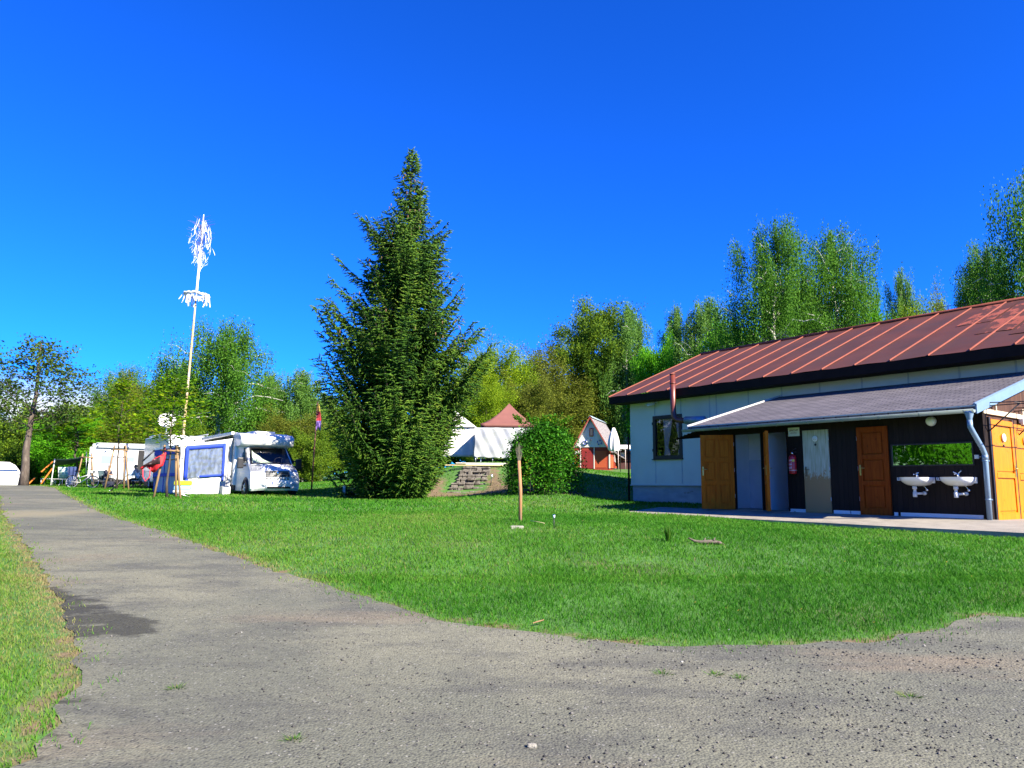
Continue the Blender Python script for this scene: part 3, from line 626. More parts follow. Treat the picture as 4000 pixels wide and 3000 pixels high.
# ============================================================ THE ANNEX
def plank_mat(name, c1, c2, n=9.0, rough=.75):
    """vertical boards: colour varies per board, dark gaps"""
    m = bpy.data.materials.new(name); m.use_nodes = True; nt = m.node_tree; b = nt.nodes['Principled BSDF']; Nn, Ln = nt.nodes.new, nt.links.new
    tc = Nn('ShaderNodeTexCoord'); sp = Nn('ShaderNodeSeparateXYZ'); Ln(tc.outputs['Object'], sp.inputs[0])
    ad = Nn('ShaderNodeMath'); ad.operation = 'ADD'; Ln(sp.outputs[0], ad.inputs[0]); Ln(sp.outputs[1], ad.inputs[1])
    mu = Nn('ShaderNodeMath'); mu.operation = 'MULTIPLY'; Ln(ad.outputs[0], mu.inputs[0]); mu.inputs[1].default_value = n
    fr = Nn('ShaderNodeMath'); fr.operation = 'FRACT'; Ln(mu.outputs[0], fr.inputs[0]); fl = Nn('ShaderNodeMath'); fl.operation = 'FLOOR'; Ln(mu.outputs[0], fl.inputs[0])
    wn = Nn('ShaderNodeTexWhiteNoise'); wn.noise_dimensions = '1D'; Ln(fl.outputs[0], wn.inputs['W'])
    mp = Nn('ShaderNodeMapping'); mp.inputs['Scale'].default_value = (22, 22, 1.6); Ln(tc.outputs['Object'], mp.inputs[0])
    nz = Nn('ShaderNodeTexNoise'); nz.inputs['Scale'].default_value = 1.3; nz.inputs['Detail'].default_value = 5; Ln(mp.outputs[0], nz.inputs['Vector'])
    av = Nn('ShaderNodeMath'); av.operation = 'MULTIPLY_ADD'; Ln(wn.outputs[0], av.inputs[0]); av.inputs[1].default_value = .45
    hf = Nn('ShaderNodeMath'); hf.operation = 'MULTIPLY_ADD'; Ln(nz.outputs[0], hf.inputs[0]); hf.inputs[1].default_value = 1.1; hf.inputs[2].default_value = -.25; Ln(hf.outputs[0], av.inputs[2])
    mi = Nn('ShaderNodeMix'); mi.data_type = 'RGBA'; Ln(av.outputs[0], mi.inputs['Factor']); mi.inputs['A'].default_value = (*c1, 1); mi.inputs['B'].default_value = (*c2, 1); Ln(mi.outputs['Result'], b.inputs['Base Color'])
    pw = Nn('ShaderNodeMapRange'); Ln(fr.outputs[0], pw.inputs[0]); pw.inputs[1].default_value = 0; pw.inputs[2].default_value = .07
    bp = Nn('ShaderNodeBump'); bp.inputs['Strength'].default_value = .8; bp.inputs['Distance'].default_value = .01; Ln(pw.outputs[0], bp.inputs['Height']); Ln(bp.outputs[0], b.inputs['Normal'])
    b.inputs['Roughness'].default_value = rough; b.inputs['Specular IOR Level'].default_value = .15; return m
M_board = plank_mat('dark_stained_boards', (.012, .008, .007), (.024, .016, .013))
M_boardw = plank_mat('weathered_end_boards', (.035, .019, .014), (.11, .055, .036), 8.0)
M_zinc = mat('zinc_gutter', (.22, .27, .26), .5, .15, 4, metal=.2)
M_zincb = mat('zinc_downpipe', (0.186, 0.2728, 0.372), .4, .08, 5, metal=.2)
M_drip = mat('white_drip_edge', (0.4588, 0.4588, 0.4464), .4, .05, 4)
M_tile = mat('white_tiles', (.70, .74, .80), .3, .05, 3)
M_strip = mat('white_skirting', (.66, .68, .72), .6, .1, 2, col2=(.25, .27, .25), c2lo=.66, c2hi=.70, c2scale=2.2)
def shingle_mat():
    m = bpy.data.materials.new('grey_bitumen_shingles'); m.use_nodes = True; nt = m.node_tree; b = nt.nodes['Principled BSDF']; Nn, Ln = nt.nodes.new, nt.links.new
    tc = Nn('ShaderNodeTexCoord'); br = Nn('ShaderNodeTexBrick'); Ln(tc.outputs['Object'], br.inputs['Vector'])
    br.inputs['Color1'].default_value = (.125, .115, .120, 1); br.inputs['Color2'].default_value = (.085, .078, .083, 1); br.inputs['Mortar'].default_value = (.035, .028, .04, 1)
    br.inputs['Scale'].default_value = 1; br.inputs['Brick Width'].default_value = .30; br.inputs['Row Height'].default_value = .14; br.inputs['Mortar Size'].default_value = .02; br.inputs['Mortar Smooth'].default_value = .3
    br.inputs['Bias'].default_value = -.1
    nz = Nn('ShaderNodeTexNoise'); nz.inputs['Scale'].default_value = 1.2; nz.inputs['Detail'].default_value = 6; Ln(tc.outputs['Object'], nz.inputs['Vector'])
    mr = Nn('ShaderNodeMapRange'); Ln(nz.outputs[0], mr.inputs[0]); mr.inputs[1].default_value = .3; mr.inputs[2].default_value = .7; mr.inputs[3].default_value = .8; mr.inputs[4].default_value = 1.25
    mu = Nn('ShaderNodeMix'); mu.data_type = 'RGBA'; mu.blend_type = 'MULTIPLY'; mu.inputs['Factor'].default_value = 1; Ln(br.outputs[0], mu.inputs['A']); Ln(mr.outputs[0], mu.inputs['B']); Ln(mu.outputs['Result'], b.inputs['Base Color'])
    iv = Nn('ShaderNodeMath'); iv.operation = 'SUBTRACT'; iv.inputs[0].default_value = 1; Ln(br.outputs['Fac'], iv.inputs[1])
    bp = Nn('ShaderNodeBump'); bp.inputs['Strength'].default_value = 1; bp.inputs['Distance'].default_value = .02; Ln(iv.outputs[0], bp.inputs['Height']); Ln(bp.outputs[0], b.inputs['Normal'])
    b.inputs['Roughness'].default_value = .85; return m
an = root('shower_annex', 'low dark timber annex with a grey shingle roof along the front of the long building', 'building', (OX, OY, 0), TH)
AU0, AD = -7.0, 4.06
aw = MB()
for a, b, z0, z1 in ((AU0, -6.0, .09, 2.34), (-6.0, -5.17, 2.06, 2.34), (-5.17, -5.03, .09, 2.34), (-5.03, -4.42, 2.06, 2.34), (-4.42, -.075, .09, 2.34)): aw.box((a, 0, z0), (b, .075, z1))
aw.build('front_wall', M_board, an)
# gable end: the boards follow the slope of the roof
def rz(v): return 2.317 + .270 * (v + .45)
ew = MB(); ew.prism([(0, -.05), (AD, -.05), (AD, rz(AD) - .07), (0, rz(0) - .07)], 'X', -.075, 0); ew.build('end_wall', M_boardw, an)
sw = MB(); sw.prism([(.075, -.05), (AD, -.05), (AD, rz(AD) - .07), (.075, rz(.075) - .07)], 'X', AU0, AU0 + .075); sw.build('side_wall', M_board, an)
cb = MB(); cb.box((-.06, -.03, -.03), (.03, -.002, 2.30)); cb.box((.002, 0, 2.20), (.05, 2.9, 2.30), 1); cb.box((.002, -.0, -.02), (.028, .17, 2.2)); cb.box((.05, .55, 2.3), (.08, .6, 2.42), 1); cb.box((.05, 2.0, 2.3), (.08, 2.05, 2.42), 1)
cb.build('corner_trim', [M_fascia, mat('pale_timber_rail', (.50, .42, .30), .8, .2, 8)], an)
ir = MB()      # white lined cubicles behind the two open doorways
ir.box((-6.35, 1.15, .09), (-4.05, 1.2, 2.32)); ir.box((-6.40, .08, .09), (-6.35, 1.2, 2.32)); ir.box((-5.13, .08, .09), (-5.08, 1.15, 2.32)); ir.box((-4.05, .08, .09), (-4.0, 1.2, 2.32)); ir.box((-6.35, .08, 2.32), (-4.05, 1.15, 2.36), 0)
ir.build('cubicle_lining', M_tile, an)
il = MB(); il.box((-6.35, 1.135, .09), (-5.13, 1.148, 1.42)); il.box((-5.08, 1.135, .09), (-4.05, 1.148, 1.42)); il.box((-4.065, .1, .09), (-4.052, 1.13, 1.42)); il.build('wall_tiling', mat('blue_grey_tiles', (.50, .58, .68), .25, .06, 3), an)
ff = MB(); ff.box((-6.9, .08, -.1), (-.08, 3.9, .085)); ff.box((-6.0, -.02, -.02), (-5.17, .08, .075)); ff.box((-5.03, -.02, -.02), (-4.42, .08, .075)); ff.build('threshold', M_conc, an)
jm = MB()
for a in (-6.0, -5.17, -5.03, -4.42): jm.box((a - .035 if a in (-6.0, -5.03) else a - .0, -.03, .09), (a + .0 if a in (-6.0, -5.03) else a + .035, -.001, 2.09))
for a, b in ((-6.035, -5.135), (-5.065, -4.385)): jm.box((a, -.03, 2.09), (b, -.001, 2.13))
jm.build('door_frame', M_fascia, an)
for a, b in ((-4.40, -4.03), (-4.02, -3.98), (-3.26, -2.86), (-2.84, -2.62), (-1.86, -1.78), (-1.72, -.10)): sk = MB(); sk.box((a, -.022, .072), (b, -.002, .150)); sk.build('skirting', M_strip, an)
# roof
RL, RR = -7.17, .075; lip = -.45
ro = MB(); th_ = .07
ro.add([(RL, lip, rz(lip)), (RR, lip, rz(lip)), (RR, AD + .0, rz(AD)), (RL, AD, rz(AD)), (RL, lip, rz(lip) - th_), (RR, lip, rz(lip) - th_), (RR, AD, rz(AD) - th_), (RL, AD, rz(AD) - th_)],
       [(0, 1, 2, 3), (7, 6, 5, 4), (0, 4, 5, 1), (1, 5, 6, 2), (2, 6, 7, 3), (3, 7, 4, 0)])
ro.build('roof', shingle_mat(), an)
dr = MB(); dr.box((RL - .02, lip - .02, rz(lip) - .012), (RR + .03, lip - .001, rz(lip) + .016)); dr.box((RL - .02, lip + .005, rz(lip) - .115), (RR, lip + .03, rz(lip) - .075), 1)
def sloped(mb, u0, u1, za, zb, mi, v1=AD): mb.prism([(lip - .02, rz(lip) + za), (v1, rz(v1) + za), (v1, rz(v1) + zb), (lip - .02, rz(lip) + zb)], 'X', u0, u1, mi)
sloped(dr, RL - .035, RL - .002, -.05, .045, 0); dr.build('drip_edge', [M_drip, M_fascia], an)
rk = MB(); sloped(rk, RR + .003, RR + .03, -.16, .04, 0); sloped(rk, RR - .03, RR + .002, .012, .055, 0); rk.build('rake_flashing', M_zincb, an)
# half-round gutter on brackets and its outlet
gu = MB(); gv, gr = -.53, .062; gzt = 2.235
def gz_(u): return gzt + .0 - .0 * u
P = []
for u in (-7.28, .08):
    P.append([(u, gv + gr * math.cos(math.pi * (1 + k / 10)), gz_(u) + gr * math.sin(math.pi * (1 + k / 10))) for k in range(11)])
gu.grid(P)
for u in (-7.28, .08): gu.add([(u, gv + gr * math.cos(math.pi * (1 + k / 10)), gz_(u) + gr * math.sin(math.pi * (1 + k / 10))) for k in range(11)], [tuple(range(11))])
gu.tube([(-7.28, gv - gr, gzt), (.08, gv - gr, gzt)], .009, 6)
u = -6.9
while u < 0:
    gu.tube([(u, gv + (gr + .004) * math.cos(math.pi * (1 + k / 8)), gzt + (gr + .004) * math.sin(math.pi * (1 + k / 8))) for k in range(9)], .008, 4); u += .85
gu.build('gutter', M_zinc, an, thick=.004)
do = MB()
do.lathe([(.085, 0), (.085, -.03), (.05, -.15), (.045, -.2)], 12, 0, Matrix.Translation((-.02, gv, gzt - .03)))
do.tube([(-.02, gv, gzt - .2), (-.02, gv, gzt - .34), (0.0, gv + .06, gzt - .44), (.03, gv + .35, gzt - .74), (.04, gv + .43, gzt - .86), (.04, gv + .44, gzt - 1.0), (.035, gv + .44, .02)], .05, 12)
do.tube([(.04, gv + .44, gzt - .98), (.04, gv + .44, gzt - .88)], .056, 12)
for z in (1.22, .45): do.tube([(.035, gv + .44, z), (.035, gv + .44, z + .03)], .055, 12); do.box((.03, gv + .49, z), (.09, gv + .51, z + .025))
do.build('downpipe', M_zincb, an)
# scrap of corrugated sheet over the left-hand end
cr = MB(); P = []
for i in range(25):
    a = i / 24; P.append([(-7.03 - .78 * a, -.28 + .015 * 0, 2.20 - .19 * a + .02 * math.sin(i * 1.6)), (-7.03 - .78 * a, .95, 2.32 - .19 * a + .02 * math.sin(i * 1.6))])
cr.grid(P); cr.build('side_canopy', M_fascia, an, thick=.012)

# ---- doors
M_pine = wood_mat('stained_pine', (.40, .078, .003), (.54, .130, .006))
M_pined = wood_mat('dark_stained_pine', (.20, .032, .003), (.30, .058, .005))
M_pineo = wood_mat('honey_pine', (.46, .135, .002), (.58, .195, .004), 1.0, .4)
def handle(parent, x, z, side=-1, mt=None, y=-.022):
    h = MB(); h.rbox((x - .02, y - .012, z - .14), (x + .02, y + .001, z + .1), .006)
    h.tube([(x, y - .01, z + .03), (x, y - .055, z + .03), (x + side * .02, y - .062, z + .03), (x + side * .12, y - .06, z + .025)], .009, 6)
    return h.build('handle', mt or M_brass, parent)
def panel_door(name, parent, wdt, hgt, m, loc, rot, rows, cols, hside=1, mt=None, lab=None, arch=False):
    """origin at the hinge edge, leaf runs along +x, front faces -y"""
    d = MB(); s = .105
    d.box((0, -.007, 0), (wdt, .007, hgt))
    gaps = .10; tot = hgt - .25; hs = [r * (tot - gaps * (len(rows) - 1)) / sum(rows) for r in rows]; cw = (wdt - 2 * s - .09 * (cols - 1)) / cols
    for f in (-1, 1):
        def slab(x0, z0, x1, z1, p=.036):
            if z1 - z0 > .002: d.box((x0, min(f * .0071, f * p), z0), (x1, max(f * .0071, f * p), z1))
        slab(0, 0, s, hgt); slab(wdt - s, 0, wdt, hgt); slab(s, 0, wdt - s, .14); z = .14; cells = []
        for i, h_ in enumerate(hs):
            cells.append((z, z + h_)); z += h_
            slab(s, z, wdt - s, z + gaps if i < len(hs) - 1 else hgt, .042 if i == 0 and len(hs) == 2 else .036); z += gaps
        for c in range(cols - 1): slab(s + (c + 1) * cw + c * .09, .14, s + (c + 1) * cw + (c + 1) * .09, hgt - .11, .0352)
        for a, b in cells:
            for c in range(cols):
                x = s + c * (cw + .09); d.rbox((x + .035, min(f * .0065, f * .024), a + .035), (x + cw - .035, max(f * .0065, f * .024), b - .035), .006)
    o = d.build(name, m, parent); o.location = loc; o.rotation_euler = (0, 0, rot)
    if lab: o['label'] = lab
    handle(o, wdt - .055 if hside > 0 else .055, 1.02, -1 if hside > 0 else 1, mt, -.037)
    if rot: b_ = handle(o, 0, 1.02, 1 if hside > 0 else -1, mt, -.037); b_.rotation_euler = (0, 0, math.pi); b_.location = (wdt - .055 if hside > 0 else .055, 0, 0)
    for z in (.3, hgt / 2, hgt - .3): hh = MB(); hh.tube([(-.006, -.018, z), (-.006, -.018, z + .1)], .009, 6); hh.build('hinge', M_steel, o)
    return o
# left doorway leaf swung round towards the left, second leaf seen almost edge on
panel_door('door', an, .86, 1.97, M_pine, (-5.985, -.05, .085), R(-141), [1, 1, 1], 2, 1, lab='open orange-brown panelled door swung back to the left')
panel_door('door', an, .74, 1.97, M_pine, (-5.02, -.05, .09), R(-52), [1, 1, 1], 2, 1, lab='open brown panelled door seen edge on between the doorways')
panel_door('door', an, .70, 1.98, M_pined, (-2.605, -.005, .075), 0, [1.05, 1, 1.05], 1, -1, lab='closed dark red-brown panelled door')
def weathered_mat():
    """flush door, green-grey streaks above, bare brown board low down"""
    m = bpy.data.materials.new('weathered_flush_door'); m.use_nodes = True; nt = m.node_tree; b = nt.nodes['Principled BSDF']; Nn, Ln = nt.nodes.new, nt.links.new
    tc = Nn('ShaderNodeTexCoord'); sp = Nn('ShaderNodeSeparateXYZ'); Ln(tc.outputs['Object'], sp.inputs[0])
    mp = Nn('ShaderNodeMapping'); mp.inputs['Scale'].default_value = (26, 1, 2.2); Ln(tc.outputs['Object'], mp.inputs[0]); n1 = Nn('ShaderNodeTexNoise'); n1.inputs['Scale'].default_value = 1; n1.inputs['Detail'].default_value = 6; Ln(mp.outputs[0], n1.inputs['Vector'])
    mp2 = Nn('ShaderNodeMapping'); mp2.inputs['Scale'].default_value = (5, 1, 3); Ln(tc.outputs['Object'], mp2.inputs[0]); n2 = Nn('ShaderNodeTexNoise'); n2.inputs['Scale'].default_value = 1.4; n2.inputs['Detail'].default_value = 8; n2.inputs['Roughness'].default_value = .75; Ln(mp2.outputs[0], n2.inputs['Vector'])
    c1 = Nn('ShaderNodeMix'); c1.data_type = 'RGBA'; q = Nn('ShaderNodeMapRange'); Ln(n1.outputs[0], q.inputs[0]); q.inputs[1].default_value = .35; q.inputs[2].default_value = .65; Ln(q.outputs[0], c1.inputs['Factor']); c1.inputs['A'].default_value = (.34, .33, .21, 1); c1.inputs['B'].default_value = (.54, .53, .42, 1)
    e = Nn('ShaderNodeMath'); e.operation = 'MULTIPLY_ADD'; Ln(n2.outputs[0], e.inputs[0]); e.inputs[1].default_value = 1.3; Ln(sp.outputs[2], e.inputs[2])
    f = Nn('ShaderNodeMapRange'); Ln(e.outputs[0], f.inputs[0]); f.inputs[1].default_value = 1.50; f.inputs[2].default_value = 1.60; f.inputs[3].default_value = 1; f.inputs[4].default_value = 0
    c2 = Nn('ShaderNodeMix'); c2.data_type = 'RGBA'; Ln(f.outputs[0], c2.inputs['Factor']); Ln(c1.outputs['Result'], c2.inputs['A']); c2.inputs['B'].default_value = (.34, .20, .085, 1); Ln(c2.outputs['Result'], b.inputs['Base Color']); b.inputs['Roughness'].default_value = .8; return m
gd = MB(); gd.rbox((0, -.025, 0), (.665, .015, 1.985), .004); god = gd.build('door', weathered_mat(), an); god.location = (-3.97, -.006, .075); god['label'] = 'peeling grey flush door, bare brown board low down'
handle(god, .06, 1.0, 1, mat('dull_bronze', (.16, .12, .08), .5, .2, 20, metal=.5), -.026)
for z in (.28, 1.0, 1.72): hh = MB(); hh.tube([(.672, -.03, z), (.672, -.03, z + .09)], .009, 6); hh.build('hinge', M_steel, god)
M_disc = mat('enamel_disc', (.78, .78, .72), .35)
def disc(parent, x, z, rad, lines, y=-.026, oval=True, tex=M_black):
    d = MB(); d.lathe([(rad, 0), (rad, .022), (rad - .008, .028), (0, .028)], 24, 0, Matrix.Translation((x, y, z)) @ Matrix.Rotation(R(90), 4, 'X'))
    o = d.build('name_disc', M_disc, parent)
    for body, dz, sz in lines: text(body, sz, tex, o, Matrix.Translation((x, y - .030, z + dz)) @ Matrix.Rotation(R(90), 4, 'X'))
    if oval:
        k = MB(); k.lathe([(.028, 0), (.028, .006), (0, .007)], 14, 0, Matrix.Translation((x, y, z - rad - .075)) @ Matrix.Rotation(R(90), 4, 'X')); k.build('occupied_dial', M_blackm, o)
    return o
dd = disc(god, .335, 1.77, .068, [])
sq = MB()           # two short lines of lettering, too small to read in the photograph
rs = random.Random(2)
for row, (z, x0, x1) in enumerate(((1.785, -.045, .045), (1.748, -.042, .046))):
    x = x0
    while x < x1:
        sq.tube([(.335 + x, -.0555, z + rs.uniform(-.008, .0)), (.335 + x + .005, -.0555, z + rs.uniform(.002, .012)), (.335 + x + .010, -.0555, z + rs.uniform(-.008, .004))], .0016, 3); x += .013
sq.build('lettering', M_black, dd)
# the two WC doors in the end wall: leaf along +v
def end_door(v0, v1, z0, z1, lab):
    d = panel_door('door', an, v1 - v0, z1 - z0, M_pineo, (.03, v0, z0), R(90), [.9, 1.25], 1, 1, lab=lab)
    disc(d, (v1 - v0) * .5, 1.70 - .02, .085, [('WC', 0, .075)], -.037, tex=mat('grey_letters', (.2, .2, .22), .6)); return d
end_door(.27, 1.40, .055, 2.10, 'honey pine door with a round WC disc, nearer the corner')
end_door(1.46, 2.55, .035, 2.06, 'honey pine door with a round WC disc, farther from the corner')
for a, b in ((.20, .265), (1.402, 1.458), (2.555, 2.62)): jf = MB(); jf.box((.002, a, 0), (.06, b, 2.14)); jf.build('door_frame', M_frame, an)
# black rods of a light awning frame above the end doors
rod = MB()
for v in (.19, 1.75):
    rod.tube([(.005, v, 1.80), (.62, v, 2.36)], .013, 6); rod.tube([(.005, v, 2.36), (1.25, v, 2.36)], .011, 6); rod.tube([(.005, v, 2.43), (1.25, v, 2.37)], .011, 6)
rod.tube([(1.22, -.05, 2.38), (1.22, 2.9, 2.38)], .012, 6); rod.tube([(.62, -.05, 2.375), (.62, 2.9, 2.375)], .010, 6)
rod.build('awning_frame', M_blackm, an)

# ---- things fixed on the annex and the building: each its own object
def on_building(name, label, cat, u, v, z, rot=0.0, group=None):
    x, y = bw(u, v); return root(name, label, cat, (x, y, z), TH + rot, group)
s = on_building('sign', 'small square cream sign reading SPRCHY showers beside the grey door', 'sign', -4.21, -.004, 2.045)
sb = MB(); sb.rbox((-.155, -.012, -.108), (.155, 0, .108), .003); sb.build('board', mat('cream_sign', (.72, .74, .62), .6), s)
text('SPRCHY', .068, M_black, s, Matrix.Translation((0, -.0135, .035)) @ Matrix.Rotation(R(90), 4, 'X'), ext=.0012)
text('showers', .050, mat('faded_red_letters', (.25, .10, .06), .6), s, Matrix.Translation((0, -.0135, -.025)) @ Matrix.Rotation(R(90), 4, 'X'))
e = on_building('fire_extinguisher', 'red fire extinguisher hanging on the dark wall left of the grey door', 'fire extinguisher', -4.22, -.105, 1.0)
M_red = mat('red_enamel', (.42, .012, .022), .3, .05, 4)
q = MB(); q.lathe([(.05, 0), (.088, .012), (.090, .03), (.090, .40), (.075, .45), (.035, .475), (.03, .49)], 20); q.build('cylinder', M_red, e)
q = MB(); q.lathe([(.03, .49), (.03, .52), (.018, .53), (.018, .55)], 12); q.rbox((-.045, -.018, .505), (-.005, .018, .54), .005); q.build('valve', M_chrome, e)
q = MB(); q.tube([(-.02, 0, .545), (.04, 0, .60), (.11, 0, .625)], .009, 6); q.tube([(-.01, 0, .53), (.05, 0, .545), (.115, 0, .535)], .009, 6); q.build('lever', M_blackm, e)
q = MB(); P = [[(.0912 * math.sin(a), -.0912 * math.cos(a), z) for z in (.13, .36)] for a in np.linspace(-1.25, .35, 12)]; q.grid(P); q.build('label', mat('extinguisher_label', (.50, .06, .10), .5, col2=(.62, .5, .62), c2lo=.5, c2hi=.53, c2scale=12, stretch=(.2, .2, 3)), e)
q = MB(); P = [[(.0915 * math.sin(a), -.0915 * math.cos(a), z) for z in (.30, .355)] for a in np.linspace(.36, 1.1, 6)]; q.grid(P); q.build('yellow_tag', mat('yellow_tag', (.65, .48, .05), .5), e)
q = MB(); q.lathe([(.0915, .085), (.0915, .098)], 20, cap=False); q.build('white_band', M_white, e)
q = MB(); q.box((-.03, .088, .1), (.03, .102, .45)); q.build('bracket', M_blackm, e)
mi = on_building('mirror', 'long low mirror on the dark wall above the two wash basins', 'mirror', -1.02, -.004, 1.392)
q = MB(); q.box((-.80, -.008, -.215), (.80, -.001, .215))
M_mir = mat('old_mirror', (.80, .86, .82), .0, metal=1)
_b = M_mir.node_tree.nodes['Principled BSDF']; _tc = M_mir.node_tree.nodes.new('ShaderNodeTexCoord'); _n = M_mir.node_tree.nodes.new('ShaderNodeTexNoise'); _n.inputs['Scale'].default_value = 5.5; _bp = M_mir.node_tree.nodes.new('ShaderNodeBump'); _bp.inputs['Strength'].default_value = .16; _bp.inputs['Distance'].default_value = .05
M_mir.node_tree.links.new(_tc.outputs['Object'], _n.inputs['Vector']); M_mir.node_tree.links.new(_n.outputs[0], _bp.inputs['Height']); M_mir.node_tree.links.new(_bp.outputs[0], _b.inputs['Normal'])
q.build('glass', M_mir, mi)
q = MB()
for a, b, c, d in ((-.83, -.80, -.245, .245), (.80, .83, -.245, .245), (-.80, .80, .215, .245), (-.80, .80, -.245, -.215)): q.box((a, -.02, c), (b, 0, d))
q.build('frame', M_frame, mi)
la = on_building('wall_lamp', 'round white glass lamp on the dark wall above the mirror', 'lamp', -.965, -.002, 2.10)
q = MB(); q.lathe([(.105, 0), (.105, .02)], 20, 0, Matrix.Rotation(R(90), 4, 'X')); q.build('base', M_white, la)
q = MB(); q.lathe([(.10, .02), (.098, .05), (.08, .085), (.045, .105), (0, .11)], 20, 0, Matrix.Rotation(R(90), 4, 'X')); q.build('lamp_shade', mat('opal_glass', (.78, .78, .66), .25), la)
def basin(u, tapkind, lab):
    b = on_building('wash_basin', lab, 'wash basin', u, -.004, .0, 0, 'white wash basins under the mirror')
    P = []
    wx, dy, topz = .315, .46, .905
    for j in range(9):           # outer bowl, front rounded, straight at the wall
        t = j / 8; sc_ = math.cos(t * 1.25) ** .55 if j < 8 else .30; z = topz - .035 * min(1, t * 4) - .165 * max(0, t - .1)
        row = []
        for k in range(25):
            a = math.pi * k / 24; c = math.cos(a); s_ = math.sin(a)
            row.append((-wx * sc_ * np.sign(c) * abs(c) ** .75, -.02 - dy * sc_ * abs(s_) ** .75 * (1 - .12 * t), z))
        P.append(row)
    q = MB(); q.grid(P)
    inner = [[(x * .88, -.03 + (y + .02) * .86 - .03, topz - .005 - d) for x, y, z in P[0]] for d in (0,)]
    rim = [P[0], [(x * .87, -.05 + (y + .02) * .84, topz + .004) for x, y, z in P[0]], [(x * .80, -.07 + (y + .02) * .74, topz - .05) for x, y, z in P[0]], [(x * .5, -.12 + (y + .02) * .45, topz - .12) for x, y, z in P[0]]]
    q.grid(rim); q.add(rim[-1], [tuple(range(25))]); q.add(P[-1], [tuple(range(25))])
    q.box((-wx, -.03, topz - .12), (wx, 0, topz + .0))
    q.build('bowl', M_ceramic, b)
    q = MB(); q.lathe([(.045, .72), (.045, .66), (.03, .655), (.03, .60), (.042, .598), (.042, .50), (.036, .49), (0, .49)], 14, 0, Matrix.Translation((-.02, -.21, 0))); q.tube([(-.02, -.21, .56), (.05, -.15, .565), (.10, -.02, .57)], .024, 10); q.tube([(.10, -.06, .57), (.10, -.012, .57)], .04, 12); q.build('waste_trap', M_white, b)
    q = MB(); q.tube([(.15, 0, .64), (.15, -.05, .64)], .028, 10); q.tube([(.15, -.05, .64), (.15, -.055, .665), (.10, -.08, .74)], .008, 6); q.build('supply_valve', M_chrome, b)
    q = MB()
    q.lathe([(.026, 0), (.024, .05), (.02, .075)], 12, 0, Matrix.Translation((0, -.10, topz + .003)))
    q.tube([(0, -.10, topz + .05), (-.02, -.20, topz + .075), (-.022, -.215, topz + .058)], .011, 8)
    if tapkind: q.tube([(0, -.10, topz + .07), (.02, -.09, topz + .10), (.07, -.12, topz + .135)], .011, 8); q.tube([(0, -.1, topz + .06), (-.08, -.13, topz + .115)], .013, 8)
    else: q.tube([(-.03, -.10, topz + .085), (.035, -.10, topz + .105)], .012, 8); q.tube([(0, -.10, topz + .07), (0, -.1, topz + .1)], .010, 8)
    q.build('tap', M_chrome, b)
    q = MB(); q.box((-.43, -.10, topz - .065), (-.35, -.005, topz - .05)); q.box((-.43, -.10, topz - .05), (-.415, -.005, topz + .0)); q.box((-.39, -.10, topz - .05), (-.378, -.09, topz - .005)); q.build('soap_holder', M_white, b)
    return b
basin(-1.285, 0, 'white wash basin with a short tap, nearer the red-brown door')
basin(-.475, 1, 'white wash basin with a tall lever tap, next to the drainpipe')
bx = on_building('junction_box', 'small white electric box on the dark wall right of the mirror', 'junction box', -.135, -.004, 1.32)
q = MB(); q.rbox((-.04, -.035, -.04), (.04, 0, .04), .006); q.build('housing', M_white, bx); q = MB(); q.tube([(.04, -.015, 0), (.09, -.01, .0)], .006, 5); q.build('cable', M_white, bx)
sc_cam = on_building('security_camera', 'pale bullet security camera on a bracket under the left end of the eaves', 'camera', -12.33, 4.05, 3.80)
q = MB(); q.lathe([(.055, 0), (.055, .02), (.03, .03)], 14, 0, Matrix.Translation((0, .02, 0)) @ Matrix.Rotation(R(90), 4, 'X')); q.tube([(0, 0, 0), (0, -.12, -.01), (-.03, -.15, -.05)], .018, 8); q.build('bracket', M_white, sc_cam)
q = MB(); Mx = Matrix.Translation((-.05, -.17, -.07)) @ Matrix.Rotation(R(-60), 4, 'Z') @ Matrix.Rotation(R(12), 4, 'X'); q.lathe([(.045, -.24), (.05, -.23), (.05, .06), (.03, .07)], 14, 0, Mx, axis='Y'); q.rbox((-.056, -.30, .035), (.056, .05, .06), .01, 0, Mx); q.build('housing', mat('pale_plastic', (.6, .6, .56), .5), sc_cam)
q = MB(); q.lathe([(.038, -.243), (.0, -.245)], 12, 0, Mx, axis='Y'); q.build('lens', M_black, sc_cam)
fl_ = on_building('strip_light', 'white tube light fixed on the end wall above the WC doors', 'lamp', .06, 2.2, 2.13)
q = MB(); q.rbox((-.03, -.35, -.03), (.07, .6, .07), .02); q.build('housing', M_white, fl_)
q = MB(); q.rbox((.0, -.33, -.06), (.06, .58, -.031), .012); q.build('diffuser', mat('diffuser', (.8, .8, .8), .3), fl_)
# ============================================================ TREES
M_bark = mat('grey_brown_bark', (.065, .05, .038), .95, .3, 5, .6, 20, stretch=(3, 3, .8))
M_barkl = mat('linden_bark', (.075, .058, .046), .95, .35, 4, .7, 14, stretch=(3, 3, .7), col2=(.15, .125, .10), c2lo=.5, c2hi=.7, c2scale=3)
M_birch = mat('birch_bark', (.45, .44, .41), .8, .1, 4, .2, 20, col2=(.05, .045, .04), c2lo=.58, c2hi=.64, c2scale=3.5, stretch=(1, 1, 2.5))
M_twig = mat('dark_twigs', (.06, .045, .035), .9, .2, 8)
G_birch = leaf_mat('birch_leaves', [(0, (0.062, 0.190, 0.021)), (.5, (0.126, 0.343, 0.030)), (1, (0.251, 0.533, 0.045))], .45)
G_birchp = leaf_mat('pale_birch_leaves', [(0, (0.115, 0.280, 0.045)), (.5, (0.198, 0.417, 0.070)), (1, (0.313, 0.558, 0.089))], .45)
